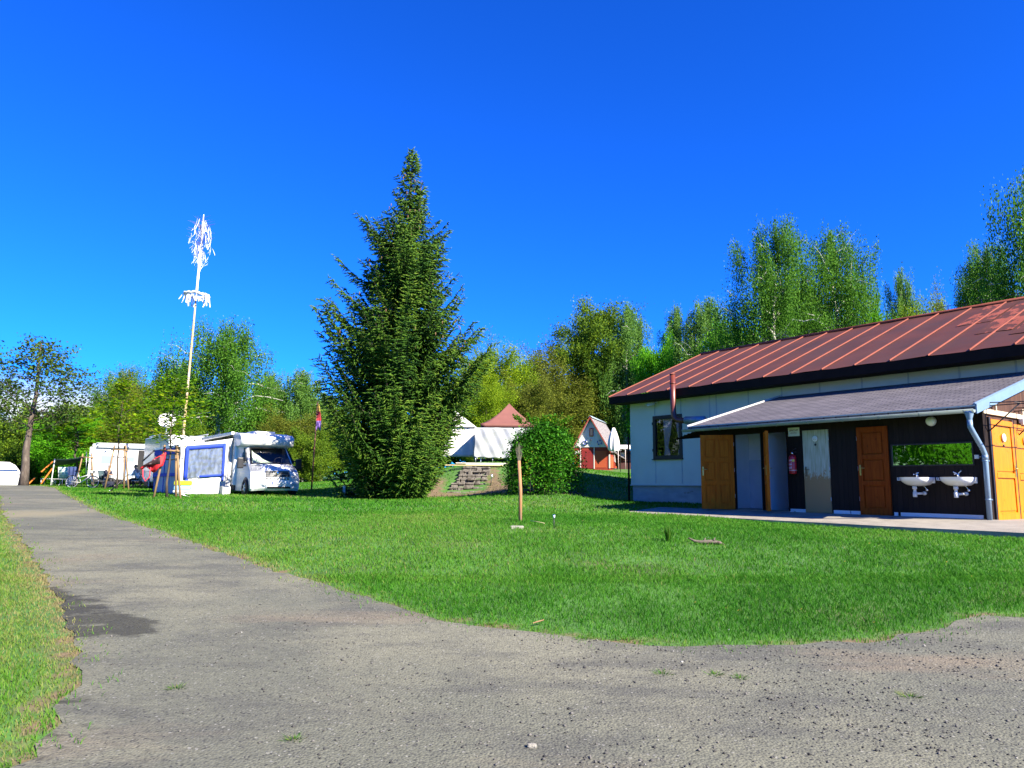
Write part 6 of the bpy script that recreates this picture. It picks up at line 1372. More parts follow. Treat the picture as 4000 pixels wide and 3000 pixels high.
for px, lab in ((186, 'small folding table beside the tarpaulin pole'), (231, 'small white folding table next to the striped chair')):
    t = root('side_table', lab, 'table', spot(px, 43.5), R(5), 'small folding tables by the tarpaulin'); q = MB(); q.rbox((-.32, -.22, .40), (.32, .22, .425), .006); q.build('tabletop', M_white, t)
    for sx in (-.28, .28):
        for sy in (-.18, .18): q = MB(); q.tube([(sx, sy, 0), (sx, sy, .40)], .014, 5); q.build('leg', M_alu, t)
# the tarpaulin shelter
a0 = spot(207, 43.0); tp = root('tarpaulin_shelter', 'dark green tarpaulin on poles between the linden and the camper van', 'shelter', a0)
z0 = a0[2]; A, B, C_, D_ = at(214, 1793, 43) - np.array(a0), at(333, 1781, 45.2) - np.array(a0), at(312, 1800, 46.4) - np.array(a0), at(217, 1818, 44.8) - np.array(a0)
q = MB(); P = []
for i in range(13):
    t = i / 12; top_ = A + (B - A) * t; bot = D_ + (C_ - D_) * t; P.append([tuple(top_ + (bot - top_) * s + np.array([0, 0, -.18 * math.sin(math.pi * t) * .4 - .12 * math.sin(math.pi * s)])) for s in np.linspace(0, 1, 6)])
q.grid(P); q.build('canopy', mat('dark_green_tarpaulin', (.012, .035, .028), .55, .15, 4), tp, thick=.01)
q = MB(); q.tube([at(198, 1897, 42.6) - np.array(a0), A], .028, 6); q.build('pole', M_white, tp); q = MB(); q.tube([at(337, 1880, 45.4) - np.array(a0), B + np.array([.05, 0, .25])], .03, 6); q.build('pole', M_steel, tp)
q = MB(); P = [[(np.array([.25 + .55 * i / 8, .9 + .06 * math.sin(i * 1.8), 0]) + np.array([0, 0, 1.15 * t])).tolist() for i in range(9)] for t in np.linspace(0, 1, 5)]; q.grid(P); q.build('side_cloth', mat('navy_groundcloth', (.02, .04, .13), .8, .2, 5), tp, thick=.01)
for (x0, yy0, x1, yy1) in ((206, 1803, 161, 1844), (204, 1830, 160, 1890), (137, 1866, 106, 1896)):
    q = MB(); q.tube([at(x0, yy0, 42.9) - np.array(a0), at(x1, yy1, 42.0) - np.array(a0)], .045, 4); q.build('orange_strap', mat('orange_webbing', (.5, .14, .006), .7), tp)
# bicycle
def bicycle():
    c0 = spot(322, 39.8); o = root('bicycle', 'white bicycle standing on the lawn in front of the camper van', 'bicycle', c0, R(8)); r = .335
    for x, nm in ((-.53, 'wheel'), (.53, 'wheel')):
        q = MB(); q.tube([(x + r * .97 * math.cos(a), 0, r + r * .97 * math.sin(a)) for a in np.linspace(0, 2 * math.pi, 33)], .024, 6, cap=False); w = q.build('wheel', M_rubber, o)
        q = MB(); q.tube([(x + r * .88 * math.cos(a), 0, r + r * .88 * math.sin(a)) for a in np.linspace(0, 2 * math.pi, 33)], .014, 5, cap=False); q.tube([(x, -.05, r), (x, .05, r)], .025, 8)
        for k in range(14): a = k * 2 * math.pi / 14; q.tube([(x, 0, r), (x + r * .88 * math.cos(a), 0, r + r * .88 * math.sin(a))], .0035, 3)
        q.build('rim', M_alu, w)
    q = MB(); bb, st, hd_ = (-.08, 0, .30), (-.24, 0, .76), (.36, 0, .78)
    q.tube([bb, st, (-.27, 0, .88)], .022, 7); q.tube([bb, (.40, 0, .66)], .026, 7); q.tube([(-.17, 0, .56), (.38, 0, .74)], .022, 7); q.tube([(.34, 0, .86), (.42, 0, .60)], .024, 7)
    for s in (-.06, .06): q.tube([bb, (-.53, s, r)], .012, 6); q.tube([(-.21, 0, .68), (-.53, s, r)], .011, 6); q.tube([(.42, s * .8, .60), (.53, s, r)], .018, 6)
    q.build('frame', M_white, o)
    q = MB(); q.tube([(.33, 0, .86), (.30, 0, .98), (.36, 0, 1.0)], .014, 6); q.tube([(.24, -.30, .99), (.36, -.1, 1.0), (.36, .1, 1.0), (.24, .30, .99)], .014, 6); q.build('handlebar', M_black, o)
    q = MB(); q.rbox((-.42, -.08, .88), (-.14, .08, .94), .03); q.build('saddle', M_black, o)
    q = MB(); q.tube([(bb[0] + .09 * math.cos(a), .03, bb[2] + .09 * math.sin(a)) for a in np.linspace(0, 6.283, 13)], .008, 4, cap=False); q.tube([(-.08, -.10, .30), (.02, -.10, .16)], .010, 5); q.tube([(-.08, .10, .30), (-.18, .10, .44)], .010, 5); q.rbox((-.02, -.17, .14), (.07, -.10, .165), .006); q.tube([(-.15, .05, .30), (-.30, .18, .0)], .010, 5); q.build('crank', M_blackm, o)
    q = MB(); q.tube([(.44 + .10 * math.cos(a), .04, .86 + .10 * math.sin(a)) for a in np.linspace(0, 6.283, 13)], .008, 4, cap=False); q.rbox((.36, -.10, .80), (.56, .12, .94), .03); q.build('basket', mat('pale_wicker', (.5, .46, .4), .8), o)
bicycle()

# ---- maypole with white ribbons
def maypole():
    Y = 40.5; pb, ptop = at(705, 1815, Y), at(796, 838, Y); z0 = gz(pb[0], Y); d = (ptop - pb); pb = pb + d * ((z0 - pb[2]) / d[2]); d = ptop - pb; Ln = np.linalg.norm(d); d /= Ln
    o = root('maypole', 'tall leaning maypole with a white ribbon wreath and ribboned top', 'maypole', tuple(pb)); rg = np.random.default_rng(9)
    def ptl(px, py): q = at(px, py, Y) - pb; return d * np.dot(q, d)
    M_pole = mat('peeled_pole', (0.465, 0.33, 0.15), .7, .25, 4, .2, 20, stretch=(4, 4, .6), col2=(0.525, 0.435, 0.33), c2lo=.45, c2hi=.6, c2scale=1.5)
    sW = np.dot(at(742, 1153, Y) - pb, d); sC = np.dot(at(775, 985, Y) - pb, d)
    q = MB(); q.tube([d * s for s in (-.2, Ln * .3, Ln * .6, sW)], [.080, .070, .055, .045], 9); q.build('pole', M_pole, o)
    M_rib = mat('white_ribbon', (.80, .80, .82), .7)
    q = MB(); q.tube([d * s for s in np.linspace(sW, sC + .2, 9)], [.05, .075, .06, .08, .065, .085, .07, .09, .05], 8)
    q.tube([d * s for s in (sC, Ln)], [.04, .02], 7); q.build('ribbon_wrapping', M_rib, o)
    # wreath
    x = np.cross(d, (0, 1, 0)); x /= np.linalg.norm(x); y = np.cross(d, x); q = MB(); rw = .62
    q.tube([d * (sW + .02) + (x * math.cos(a) + y * math.sin(a)) * rw + rg.normal(0, .02, 3) for a in np.linspace(0, 6.283, 25)], .075, 7, cap=False); wr = q.build('wreath', mat('bound_wreath', (.62, .62, .60), .8, .45, 9, .5, 12), o); q = MB()
    for k in range(46):
        a = rg.uniform(0, 6.28); p0 = d * (sW + .02) + (x * math.cos(a) + y * math.sin(a)) * rw * rg.uniform(.85, 1.1); l_ = rg.uniform(.15, .75); wv = rg.normal(0, .12, 3)
        q.grid([[tuple(p0 + np.array([0, 0, .08 - l_ * t]) + wv * t + np.array([(s - .5) * .06, 0, 0])) for s in (0, 1)] for t in np.linspace(0, 1, 5)], smooth=False)
    q.build('ribbon', M_rib, wr)['kind'] = 'stuff'
    q = MB()
    for k in range(110):
        s0 = rg.uniform(sC - .5, Ln * .985); f = (Ln - s0) / (Ln - sC); a = rg.uniform(0, 6.28); out = (x * math.cos(a) + y * math.sin(a)); l_ = rg.uniform(.25, .75) * (.35 + .9 * math.sin(min(1, max(.1, f)) * 2.6)); p0 = d * s0
        q.tube([p0, p0 + out * l_ * .6 + d * l_ * .35, p0 + out * l_ + d * l_ * .45], [.012, .008, .004], 3, cap=False)
    tp_ = q.build('crown', mat('bare_birch_twigs', (.14, .11, .14), .9), o); q = MB()
    for k in range(150):
        s0 = rg.uniform(sC - .6, Ln * .98); f = (Ln - s0) / (Ln - sC); a = rg.uniform(0, 6.28); out = (x * math.cos(a) + y * math.sin(a)) * rg.uniform(.05, .62) * (.3 + .9 * math.sin(min(1, max(.05, f)) * 2.6)); p0 = d * s0 + out; l_ = rg.uniform(.18, .60); wv = rg.normal(0, .12, 3); w_ = rg.uniform(.012, .026)
        q.grid([[tuple(p0 + np.array([0, 0, -l_ * t]) + wv * t + np.array([(s - .5) * w_, .04 * math.sin(t * 5), 0])) for s in (0, 1)] for t in np.linspace(0, 1, 5)], smooth=False)
    q.build('ribbon', M_rib, tp_)['kind'] = 'stuff'
maypole()
# ---- furled flag left of the spruce
def flag():
    Y = 37.0; t_, b_ = at(1240, 1575, Y), at(1222, 1835, Y); z0 = gz(b_[0], Y); b_ = b_ + (t_ - b_) * ((z0 - b_[2]) / (t_[2] - b_[2])); o = root('flag', 'limp yellow, red and violet flag on a brown pole left of the spruce', 'flag', tuple(b_))
    v = t_ - b_; q = MB(); q.tube([(0, 0, -.1), v * 1.02], [.045, .03], 7); q.build('pole', mat('brown_pole', (.20, .09, .045), .8, .2, 6), o)
    m = bpy.data.materials.new('flag_cloth'); m.use_nodes = True; nt = m.node_tree; tc = nt.nodes.new('ShaderNodeTexCoord'); sp = nt.nodes.new('ShaderNodeSeparateXYZ'); cr = nt.nodes.new('ShaderNodeValToRGB'); mr = nt.nodes.new('ShaderNodeMapRange'); nt.links.new(tc.outputs['Object'], sp.inputs[0]); nt.links.new(sp.outputs[2], mr.inputs[0]); mr.inputs[1].default_value = v[2] - 1.3; mr.inputs[2].default_value = v[2]; nt.links.new(mr.outputs[0], cr.inputs[0])
    e = cr.color_ramp.elements; cr.color_ramp.interpolation = 'CONSTANT'; e[0].position = 0; e[0].color = (.32, .20, .55, 1); e[1].position = .30; e[1].color = (.42, .03, .04, 1); n_ = e.new(.66); n_.color = (.5, .36, .06, 1); nt.links.new(cr.outputs[0], nt.nodes['Principled BSDF'].inputs['Base Color'])
    q = MB(); P = []
    for j in range(15):
        t = j / 14; w_ = .06 + .20 * min(1, t * 1.6); P.append([tuple(v * .99 + np.array([.03 + w_ * (i / 10) - .15 * t * .4, .05 * math.sin(i * 2.1 + t * 3), -1.28 * t - .10 * math.sin(i * .9) * t])) for i in range(11)])
    q.grid(P); q.build('cloth', m, o, thick=.006)
flag()
# ============================================================ THE MOUND: STEPS, TENTS, CABIN
M_slab = mat('rubble_stone', (0.1584, 0.1452, 0.1254), .95, .4, 5, .9, 14, col2=(0.066, 0.0561, 0.0462), c2lo=.48, c2hi=.62, c2scale=4)
def steps():
    x0, y0 = at(1790, 1921, 32.4)[0] + .55, 32.4; z0 = gz(-1.9, 32.3) - .12; o = root('stone_steps', 'flight of rough stone steps climbing the bank beside the spruce', 'steps', (-1.98, 32.3, z0), R(-4))
    rg = random.Random(6); n = 7; H_ = at(1860, 1822, 35.0)[2] - z0; rise = H_ / n
    for i in range(n):
        q = MB(); half = .80 - .025 * i; cx = .035 * i + rg.uniform(-.05, .05); y0 = i * .38
        x = cx - half - rg.uniform(0, .12)
        while x < cx + half - .12:          # rough coursed stones under a worn tread
            w_ = min(rg.uniform(.16, .42), cx + half - x); z = i * rise - .3
            for zz0, zz1 in ((i * rise - .32, i * rise + rise * .45), (i * rise + rise * .45, (i + 1) * rise - .015)):
                q.rbox((x + rg.uniform(0, .02), y0 + rg.uniform(-.07, .05), zz0), (x + w_ - rg.uniform(.004, .03), y0 + .5, zz1 + rg.uniform(-.03, .02)), .025)
            x += w_
        b = q.build('step', M_slab, o)
    return o
steps()
# loose timber lying at the head of the steps
for k, (lab, dx, dy, dz, l_, rt) in enumerate((('pale plank lying across the head of the steps, topmost', 0, .25, .14, 2.5, 1), ('yellowish plank lying across the head of the steps, lowest', -.35, 0, .03, 2.8, -.5), ('short grey plank lying between the two long planks', .2, .12, .08, 1.9, .3))):
    p = at(1880, 1812, 35.2); o = root('plank', lab, 'plank', (p[0] + dx, 35.2 + dy, at(1880, 1822, 35.2)[2] + dz), R(rt), 'planks at the head of the steps'); q = MB(); q.rbox((-l_ / 2, -.10, 0), (l_ / 2, .10, .04), .006); q.build('board', mat('pale_board', ((.58, .56, .50), (.60, .50, .26), (.45, .44, .42))[k], .85, .15, 5, stretch=(.3, 3, 3)), o)
# brown pop-up tent with white side sheet
def popup():
    Y = 37.2; x0, x1 = at(1878, 1660, Y)[0], at(2098, 1660, Y)[0]; ze, zp = at(1985, 1656, Y)[2], at(1988, 1577, Y + 1.4)[2]; zb = at(1950, 1786, Y)[2]; xc = (x0 + x1) / 2; wd = (x1 - x0) / 2; zg = gz(xc, Y)
    o = root('party_tent', 'pop-up tent with a brown pointed roof and a white side sheet on the mound', 'tent', (xc, Y, zg)); M_br = mat('brown_tent_cloth', (.175, .066, .052), .8, .08, 3, .15, 8)
    ze -= zg; zp -= zg; zb -= zg; q = MB(); dep = wd * 1.0; n = 14
    for k in range(4):
        a = [(-wd, 0), (wd, 0), (wd, 2 * dep), (-wd, 2 * dep)]; p, r_ = a[k], a[(k + 1) % 4]; P = []
        for i in range(n + 1):
            t = i / n; h = ze + .02 + (zp - ze) * (t ** 1.45); P.append([(p[0] + (r_[0] - p[0]) * s + (0 - (p[0] + (r_[0] - p[0]) * s)) * t, p[1] + (r_[1] - p[1]) * s + (dep - (p[1] + (r_[1] - p[1]) * s)) * t, h + .03 * math.sin(math.pi * s) * (1 - t) * -1) for s in np.linspace(0, 1, 13)])
        q.grid(P, 0, True); q.grid([[(p[0] + (r_[0] - p[0]) * s, p[1] + (r_[1] - p[1]) * s, ze + .02 - .20 * t) for s in np.linspace(0, 1, 13)] for t in (0, 1)])
    q.build('roof', M_br, o, thick=.008)
    for x in (-wd + .03, wd - .03):
        for y in (.04, 2 * dep - .04): q = MB(); q.box((x - .02, y - .02, 0), (x + .02, y + .02, ze)); q.build('leg', M_alu, o)
    q = MB(); P = []; xl = at(1853, 1700, Y - .1)[0] - xc
    for i in range(25):
        t = i / 24; row = []
        for j in range(49):
            s = j / 48; x = xl + (wd - .02 - xl) * s; z = ze - .21 + (zb - ze + .21) * t - .06 * math.sin(math.pi * s) * t
            row.append((x, -.1 + .075 * math.sin((s * 15 + t * 6 * (1 + s))) * min(1, s * 6) * (.35 + .65 * math.sin(math.pi * min(1, t + .15))) + .028 * math.sin(s * 33 - t * 8), z))
        P.append(row)
    q.grid(P); q.build('side_sheet', mat('white_sheet', (.40, .42, .44), .85), o, thick=.004)
    q = MB(); q.box((xl + .02, .3, .02), (wd, 2 * dep, zb - .08)); q.build('dark_stage', M_dark, o)
    for x in (xl + .08, xl + .95, xl + 1.7): q = MB(); q.tube([(x, -.02, .0), (x, -.02, zb)], .018, 6); q.build('support', M_alu, o)
popup()
# white marquee behind the spruce
def marquee():
    Y = 39.5; x0, x1, ze, zp = at(1640, 1680, Y)[0], at(1856, 1680, Y)[0], at(1800, 1668, Y)[2], at(1770, 1590, Y + 1)[2]; xc = (x0 + x1) / 2; zg = gz(xc, Y); o = root('white_tent', 'white tent mostly hidden behind the right side of the spruce', 'tent', (xc, Y, zg)); w_ = (x1 - x0) / 2
    q = MB(); q.grid(cloth([(-w_, 0, at(1800, 1784, Y)[2] - zg), (w_, 0, at(1800, 1784, Y)[2] - zg), (w_, 0, ze - zg), (-w_, 0, ze - zg)], 10, 30, .03, 4, (5, 1))); q.grid(cloth([(w_, 0, .3), (w_, 3, .3), (w_, 3, ze - zg), (w_, 0, ze - zg)], 6, 12, .03, 6)); q.build('wall', wht, o, thick=.004)
    q = MB()
    for s in (-1, 1): q.grid([[(s * w_ * 1.05 * (1 - t), y, ze - zg + (zp - ze) * t ** 1.3) for y in (-.1, 1.5, 3.1)] for t in np.linspace(0, 1, 7)])
    q.add([(-w_ * 1.05, -.1, ze - zg), (w_ * 1.05, -.1, ze - zg), (0, -.1, zp - zg)], [(0, 1, 2)]); q.build('roof', wht, o, thick=.006)
    for x in (-w_, w_): q = MB(); q.tube([(x, .03, 0), (x, .03, ze - zg)], .025, 6); q.build('pole', M_alu, o)
marquee()
# solar lamps and small things in the grass
def solar(label, px, py, h, tilt=0.0):
    x, y = ground_hit(px, py); o = root('solar_lamp', label, 'garden lamp', (x, y, gz(x, y)), 0, 'small solar lamps in the grass'); k = h / .40
    q = MB(); q.tube([(0, 0, -.05), (tilt * h, 0, h * .72)], .014 * k, 8); q.build('stake', M_blackm, o); q = MB(); Mx = Matrix.Translation((tilt * h, 0, h * .72)); q.lathe([(.014 * k, 0), (.030 * k, .02 * k), (.036 * k, .06 * k), (.034 * k, .09 * k)], 14, 0, Mx); q.build('lamp_glass', mat('lamp_glass', (.60, .70, .80), .15, .15, 30), o)
    q = MB(); q.lathe([(.040 * k, .09 * k), (.036 * k, .105 * k), (0, .112 * k)], 14, 0, Mx); q.build('cap', M_chrome, o)
solar('small solar lamp on a black stake in the lawn right of the wooden post', 2164, 2062, .26)
solar('solar lamp on a leaning black stake beside the stone steps', 1916, 1897, .52, .10)
# wooden post with a dry stem standing behind it
x, y = ground_hit(2032, 2040); po = root('wooden_post', 'single bare wooden post standing in the middle of the lawn', 'post', (x, y, gz(x, y))); hp = at(2024, 1800, y)[2] - gz(x, y)
q = MB(); q.tube([(0, 0, -.1), (.0, 0, hp * .5), (-.035, 0, hp)], [.040, .039, .034], 12); q.build('post', mat('peeled_post_wood', (0.33, 0.1584, 0.066), .75, .25, 5, .25, 24, stretch=(4, 4, .5), col2=(0.2772, 0.2112, 0.165), c2lo=.5, c2hi=.7, c2scale=1.2), po)
q = MB(); rg = random.Random(3)
for k in range(46):
    a = rg.uniform(0, 6.28); r_ = rg.uniform(.0, .09); hh_ = rg.uniform(.18, .46) * (1 - r_ * 3); q.tube([(-.035 + math.cos(a) * .02, math.sin(a) * .02, hp - .03), (-.04 + math.cos(a) * r_, math.sin(a) * r_, hp - .03 + hh_)], [.004, .0015], 3, cap=False)
q.build('dry_bristles', mat('dry_straw', (0.198, 0.1782, 0.1254), .9, .3, 20), po)['kind'] = 'stuff'
x, y = ground_hit(2020, 2064); sb_ = root('stepping_slab', 'flat pale stone slab in the grass in front of the wooden post', 'stone slab', (x, y, gz(x, y) + .02)); q = MB(); q.rbox((-.13, -.09, -.05), (.13, .09, .030), .025); q.build('slab', mat('pale_slab', (0.2376, 0.231, 0.1848), .9, .15, 6, .4, 30), sb_)
x, y = ground_hit(2098, 2052); sk_ = root('stick', 'thin pale stick lying in the grass right of the wooden post', 'stick', (x, y, gz(x, y) + .05), R(-50)); q = MB(); q.tube([(-.2, 0, .03), (0, .01, .02), (.22, 0, .0)], .007, 5); q.build('twig', mat('pale_stick', (.55, .48, .26), .8), sk_)
x, y = ground_hit(2763, 2127); lg = root('driftwood', 'grey weathered piece of driftwood lying in the lawn before the annex', 'driftwood', (x, y, gz(x, y) + .0), R(-8)); rg = random.Random(8); q = MB()
q.tube([(-.30, 0, .10), (-.2, .02, .05), (-.08, 0, .03), (.06, .02, .045), (.2, .0, .03), (.30, -.02, -.02)], [.012, .022, .036, .034, .03, .014], 8); q.tube([(-.05, .02, .05), (-.02, .06, .10)], [.02, .008], 5); q.tube([(.1, .0, .06), (.13, .03, .11)], [.02, .008], 5); q.build('log', mat('grey_driftwood', (0.1122, 0.0924, 0.0693), .95, .4, 9, .6, 25, col2=(0.0396, 0.0264, 0.0198), c2lo=.55, c2hi=.62, c2scale=9), lg)
def tuft(label, px, py, n, h, spread, dry=0, name='grass_tuft', wd=.006):
    x, y = ground_hit(px, py); o_ = np.array([x, y, gz(x, y)]); rg = np.random.default_rng(int(px)); a = rg.uniform(0, 6.28, n); r_ = spread * rng.random(n); hh_ = h * rg.uniform(.5, 1, n); c = np.stack([np.cos(a) * r_ * .5, np.sin(a) * r_ * .5, np.zeros(n) - .01], 1); tip = np.stack([np.cos(a) * r_ * 1.8, np.sin(a) * r_ * 1.8, hh_], 1); pa = rg.uniform(0, 3.14, n); u_ = np.stack([np.cos(pa), np.sin(pa), np.zeros(n)], 1) * wd / 2
    V = np.stack([c - u_, c + u_, (c + tip) / 2 + u_ * .8 + [0, 0, .1 * h], tip, (c + tip) / 2 - u_ * .8 + [0, 0, .1 * h]], 1); t = np.clip(rg.normal(.35, .2, n) + np.where(rg.random(n) < dry, .5, 0), 0, 1)
    o = fast_mesh(name, V.reshape(-1, 3), np.arange(n * 5), np.full(n, 5), M_grass, tint=np.repeat(t, 5)); o.location = tuple(o_); return tag(o, label, 'grass tuft', 'tufts growing by themselves')
tuft('tall dark tuft of reed-like grass with a dry foot in the lawn', 2612, 2118, 130, .34, .07, .2)
for px, py, lab in ((2590, 2634, 'small weed tuft in the gravel, leftmost of three'), (2790, 2636, 'small weed tuft in the gravel, middle of three'), (2888, 2650, 'small weed tuft in the gravel, rightmost of three'), (3555, 2722, 'flat yellow-green tuft alone in the gravel on the right'), (2275, 2498, 'grass tuft just off the lawn edge, left of two'), (2440, 2498, 'grass tuft just off the lawn edge, right of two'), (1150, 2888, 'tiny weed in the gravel near the bottom edge'), (1920, 2440, 'broad grass tuft on the tarmac off the lawn edge'), (690, 2690, 'grass tuft on the damp tarmac by the verge')):
    tuft(lab, px, py, 70, .032, .065, .35, wd=.004)
x, y = ground_hit(2078, 2922); ps = root('stone', 'pale flat stone lying on the gravel near the bottom edge', 'stone', (x, y, gz(x, y) + .012)); q = MB(); q.rbox((-.026, -.017, -.012), (.026, .017, .012), .010); q.build('stone', mat('pale_stone', (0.2376, 0.2244, 0.1848), .9, .2, 30, .5, 80), ps)
x, y = ground_hit(2105, 2446); df = root('dry_leaf', 'curled pale brown leaf lying at the lawn edge', 'leaf', (x, y, gz(x, y) + .025), R(20)); q = MB(); q.grid([[(.028 * (i - 2), .018 * (j - 1) * (1.2 - .25 * abs(i - 2)), .008 * (j - 1) ** 2 + .006 * i) for j in range(3)] for i in range(5)]); q.build('blade', mat('dry_leaf', (0.297, 0.1782, 0.0792), .8), df)
x, y = at(1344, 1917, 29.5)[:2]; um = root('marker_post', 'low white marker post in the shade at the left foot of the spruce', 'post', (x, y, gz(x, y))); q = MB(); q.rbox((-.05, -.03, 0), (.05, .03, .48), .01); q.build('post', M_white, um); q = MB(); q.rbox((-.035, -.038, .2), (.035, -.0305, .38), .003); q.build('plate', M_gelshade, um)

# ---- the little red and white A-frame cabin
M_redw = mat('red_boards', (0.2772, 0.0297, 0.0145), .75, .15, 4); M_reddoor = mat('dull_red_door', (0.2244, 0.0145, 0.0145), .7, .15, 4); M_whb = plank_mat('white_boards', (.60, .585, .57), (.80, .79, .77), 5.5); M_thatch = mat('grey_shingle_roof', (0.198, 0.1848, 0.1914), .95, .45, 9, .8, 12, col2=(0.0924, 0.0858, 0.0924), c2lo=.5, c2hi=.6, c2scale=5, stretch=(1, 1, 2))
M_bargb = mat('red_bargeboard', (0.3168, 0.0495, 0.033), .6, .1, 4); M_ridge = mat('pale_blue_ridge', (0.297, 0.3828, 0.4356), .4)
def slat_mat():
    m = mat('red_slatted_boards', (0.33, 0.0495, 0.0145), .7); nt = m.node_tree; b = nt.nodes['Principled BSDF']; tc = nt.nodes.new('ShaderNodeTexCoord'); w = nt.nodes.new('ShaderNodeTexWave'); w.bands_direction = 'Z'; w.inputs['Scale'].default_value = 3.4; nt.links.new(tc.outputs['Object'], w.inputs[0]); cr = nt.nodes.new('ShaderNodeValToRGB'); cr.color_ramp.elements[0].color = (.16, .02, .01, 1); cr.color_ramp.elements[1].color = (.56, .10, .03, 1); cr.color_ramp.elements[0].position = .12; cr.color_ramp.elements[1].position = .4; nt.links.new(w.outputs['Fac'], cr.inputs[0]); nt.links.new(cr.outputs[0], b.inputs['Base Color']); return m
M_slat = slat_mat()
CY = 70.0; cpx = at(2311, 1829, CY); CX = cpx[0]
ab = root('cabin', 'small A-frame cabin with a white boarded gable over red walls', 'cabin', (CX, CY, cpx[2]), R(-18.6))
hw_, zb_, za_, dp_ = 1.75, 2.02, 4.86, 6.6; ov = .55; sx_ = 1.98; 
q = MB(); q.box((-hw_, 0, -.6), (hw_, .12, zb_ - .002)); q.box((hw_ - .12, .12, -.6), (hw_, dp_ - .5, zb_ - .5)); q.box((-hw_, .12, -.6), (-hw_ + .12, dp_ - .5, zb_ - .5)); q.box((-hw_ + .12, dp_ - .62, -.6), (hw_ - .12, dp_ - .5, zb_)); q.build('wall', M_redw, ab)
for lo_, hi_ in (((-1.70, -.02, .05), (-1.18, -.002, 1.68)), ((.36, -.02, .05), (1.45, -.002, 1.68)), ((hw_ + .002, .25, .05), (hw_ + .02, 2.1, 1.15)), ((hw_ + .002, 3.1, .05), (hw_ + .02, 4.6, 1.1))): q = MB(); q.box(lo_, hi_); q.build('slatted_panel', M_slat, ab)
q = MB(); q.box((-.98, -.03, 0), (.22, -.002, 1.72)); d_ = q.build('door', M_reddoor, ab); q = MB()
for z in np.linspace(.3, 1.5, 8): q.tube([(-.60 + .06 * math.sin(z * 9), -.034, z - .06), (-.48 + .06 * math.cos(z * 7), -.034, z + .05)], .014, 4)
q.build('climbing_stem', M_black, d_)
q = MB()
for x in (-1.08, .26): q.box((x - .04, -.06, -.05), (x + .04, -.003, zb_))
q.box((hw_ - .06, -.05, 0), (hw_ + .06, -.003, zb_ - .7)); q.build('post', mat('pale_post', (.66, .60, .56), .7), ab)
q = MB(); q.prism([(-hw_ - .02, zb_), (hw_ - .08, zb_), (0, za_ - .12)], 'Y', -.06, .05); q.build('gable', M_whb, ab)
q = MB()
slp = (za_ - 1.45) / sx_
for s in (-1, 1):
    n = 12; q.grid([[(s * sx_ * (1 - t), y, za_ - slp * sx_ * (1 - t) + .05 + .02 * math.sin(y * 5 + t * 9)) for y in np.linspace(-ov, dp_, 14)] for t in np.linspace(0, 1, n)])
q.grid([[(1.75 + .95 * t, y, 1.58 - .55 * t) for y in np.linspace(2.6, dp_ + .3, 8)] for t in (0, .5, 1)])
q.build('roof', M_thatch, ab, thick=.10)
q = MB()
for s in (-1, 1): q.prism([(s * sx_, za_ - slp * sx_ - .06), (0, za_ - .06), (0, za_ + .12), (s * (sx_ + .02), za_ - slp * sx_ + .12)], 'Y', -ov - .05, -ov - .01)
q.build('bargeboard', M_bargb, ab)
q = MB(); q.grid([[(x, y, za_ + .18 - abs(x) * .9) for y in (-ov - .08, dp_ + .05)] for x in (-.22, 0, .22)]); q.build('ridge_cap', M_ridge, ab, thick=.02)
q = MB(); q.box((-.18, -.11, 3.05), (.22, -.062, 3.85)); wn_ = q.build('window', M_bargb, ab); q = MB(); q.box((-.10, -.118, 3.14), (.14, -.111, 3.76)); q.build('pane', M_glass, wn_)
def ring(label, x, z):
    o = root('lifebuoy', label, 'lifebuoy', tuple((Matrix.Translation(ab.location) @ Matrix.Rotation(R(-18.6), 4, 'Z')) @ Vector((x, -.12, z))), R(-18.6), 'lifebuoys on the cabin gable')
    q = MB(); n = 24
    for k in range(n):
        a0, a1 = 2 * math.pi * k / n, 2 * math.pi * (k + 1) / n; q.tube([(math.cos(a) * .20, 0, math.sin(a) * .20) for a in (a0, a1)], .05, 7, 1 if (k // 3) % 2 else 0, cap=False)
    q.build('ring', [M_white, M_blue], o)
ring('blue and white lifebuoy on the left of the cabin gable', -.62, 2.45); ring('blue and white lifebuoy on the right of the cabin gable', .80, 2.45)
q = MB(); q.tube([(.0, -.06, 2.75), (0, -.32, 2.80)], .02, 5); q.lathe([(.03, .1), (.10, 0), (.10, -.03)], 10, 0, Matrix.Translation((0, -.32, 2.68))); q.build('gable_lamp', M_blackm, ab)
q = MB(); q.box((-1.62, -.05, 1.35), (-1.22, -.022, 1.68)); q.build('notice', M_white, ab)
q = MB(); q.box((hw_ + .021, 1.9, .7), (hw_ + .06, 2.2, 1.5)); q.box((hw_ + .021, 2.6, .65), (hw_ + .06, 2.9, 1.4)); q.build('white_shutter', M_white, ab)
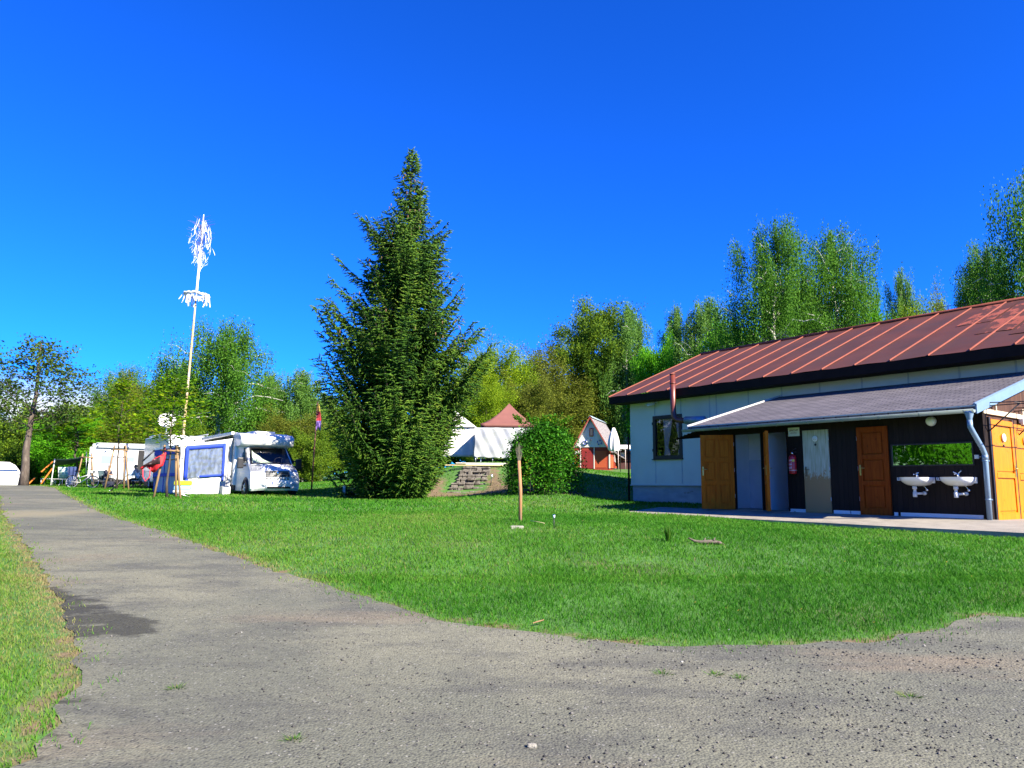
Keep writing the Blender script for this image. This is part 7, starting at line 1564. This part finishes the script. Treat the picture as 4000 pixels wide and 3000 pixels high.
# closed parasol before the cabin
ppx = at(2398, 1829, 66.5); pr = root('parasol', 'closed white parasol on a dark stand in front of the cabin', 'parasol', (ppx[0], 66.5, ppx[2] - .1)); hz = at(2400, 1671, 66.5)[2] - ppx[2] + .1; h0 = at(2400, 1762, 66.5)[2] - ppx[2] + .1
q = MB(); q.tube([(0, 0, 0), (0, 0, hz - .05)], .03, 8); q.build('pole', M_blackm, pr); q = MB(); P = []
for j in range(13):
    t = j / 12; r_ = (.10 + .40 * math.sin(min(1, t * 1.05) * math.pi * .62)) if t < .97 else .36; P.append([((r_ * (1 + .12 * math.cos(k * 8 * 2 * math.pi / 48))) * math.cos(k * 2 * math.pi / 48), (r_ * (1 + .12 * math.cos(k * 8 * 2 * math.pi / 48))) * math.sin(k * 2 * math.pi / 48), hz + (h0 - hz) * t) for k in range(49)])
q.grid(P); q.add([P[0][k] for k in range(48)], [tuple(range(48))]); q.build('cover', wht, pr); q = MB(); q.tube([(0, 0, h0 - .2), (.62, .1, h0 + .25), (.62, .1, -.4)], .03, 6); q.lathe([(.35, 0), (.35, .08), (.05, .1)], 12); q.build('stand', M_blackm, pr)
# stall with a scalloped white canopy
spx = at(2448, 1829, 72.0); so = root('stall', 'dark stall with a white scalloped canopy at the corner of the cream building', 'stall', (spx[0], 72.0, spx[2] - .2), R(-10))
q = MB(); q.box((-.75, .4, 0), (2.2, 2.6, 1.95)); q.build('wall', mat('dark_red_stall', (.06, .02, .02), .8), so)
q = MB(); P = [[(x, -.55 + 1.6 * t, 2.25 + .32 * t) for x in np.linspace(-.95, 2.3, 20)] for t in (0, .5, 1)]; q.grid(P); q.grid([[(x, -.56, 2.25 - (.02 if t == 0 else .18 + .07 * abs(math.sin(x * 7)))) for x in np.linspace(-.95, 2.3, 60)] for t in (0, 1)]); q.build('canopy', wht, so, thick=.01)
for x in (-.8, -.1): q = MB(); q.tube([(x, -.5, 0), (x, -.5, 2.2)], .035, 6); q.build('pole', mat('pale_pole', (.5, .44, .42), .7), so)
q = MB(); q.box((-.62, .37, 1.35), (-.18, .398, 1.75)); nb = q.build('notice', M_white, so); text('12', .26, mat('blue_number', (.05, .08, .4), .6), nb, Matrix.Translation((-.40, .364, 1.55)) @ Matrix.Rotation(R(90), 4, 'X'))
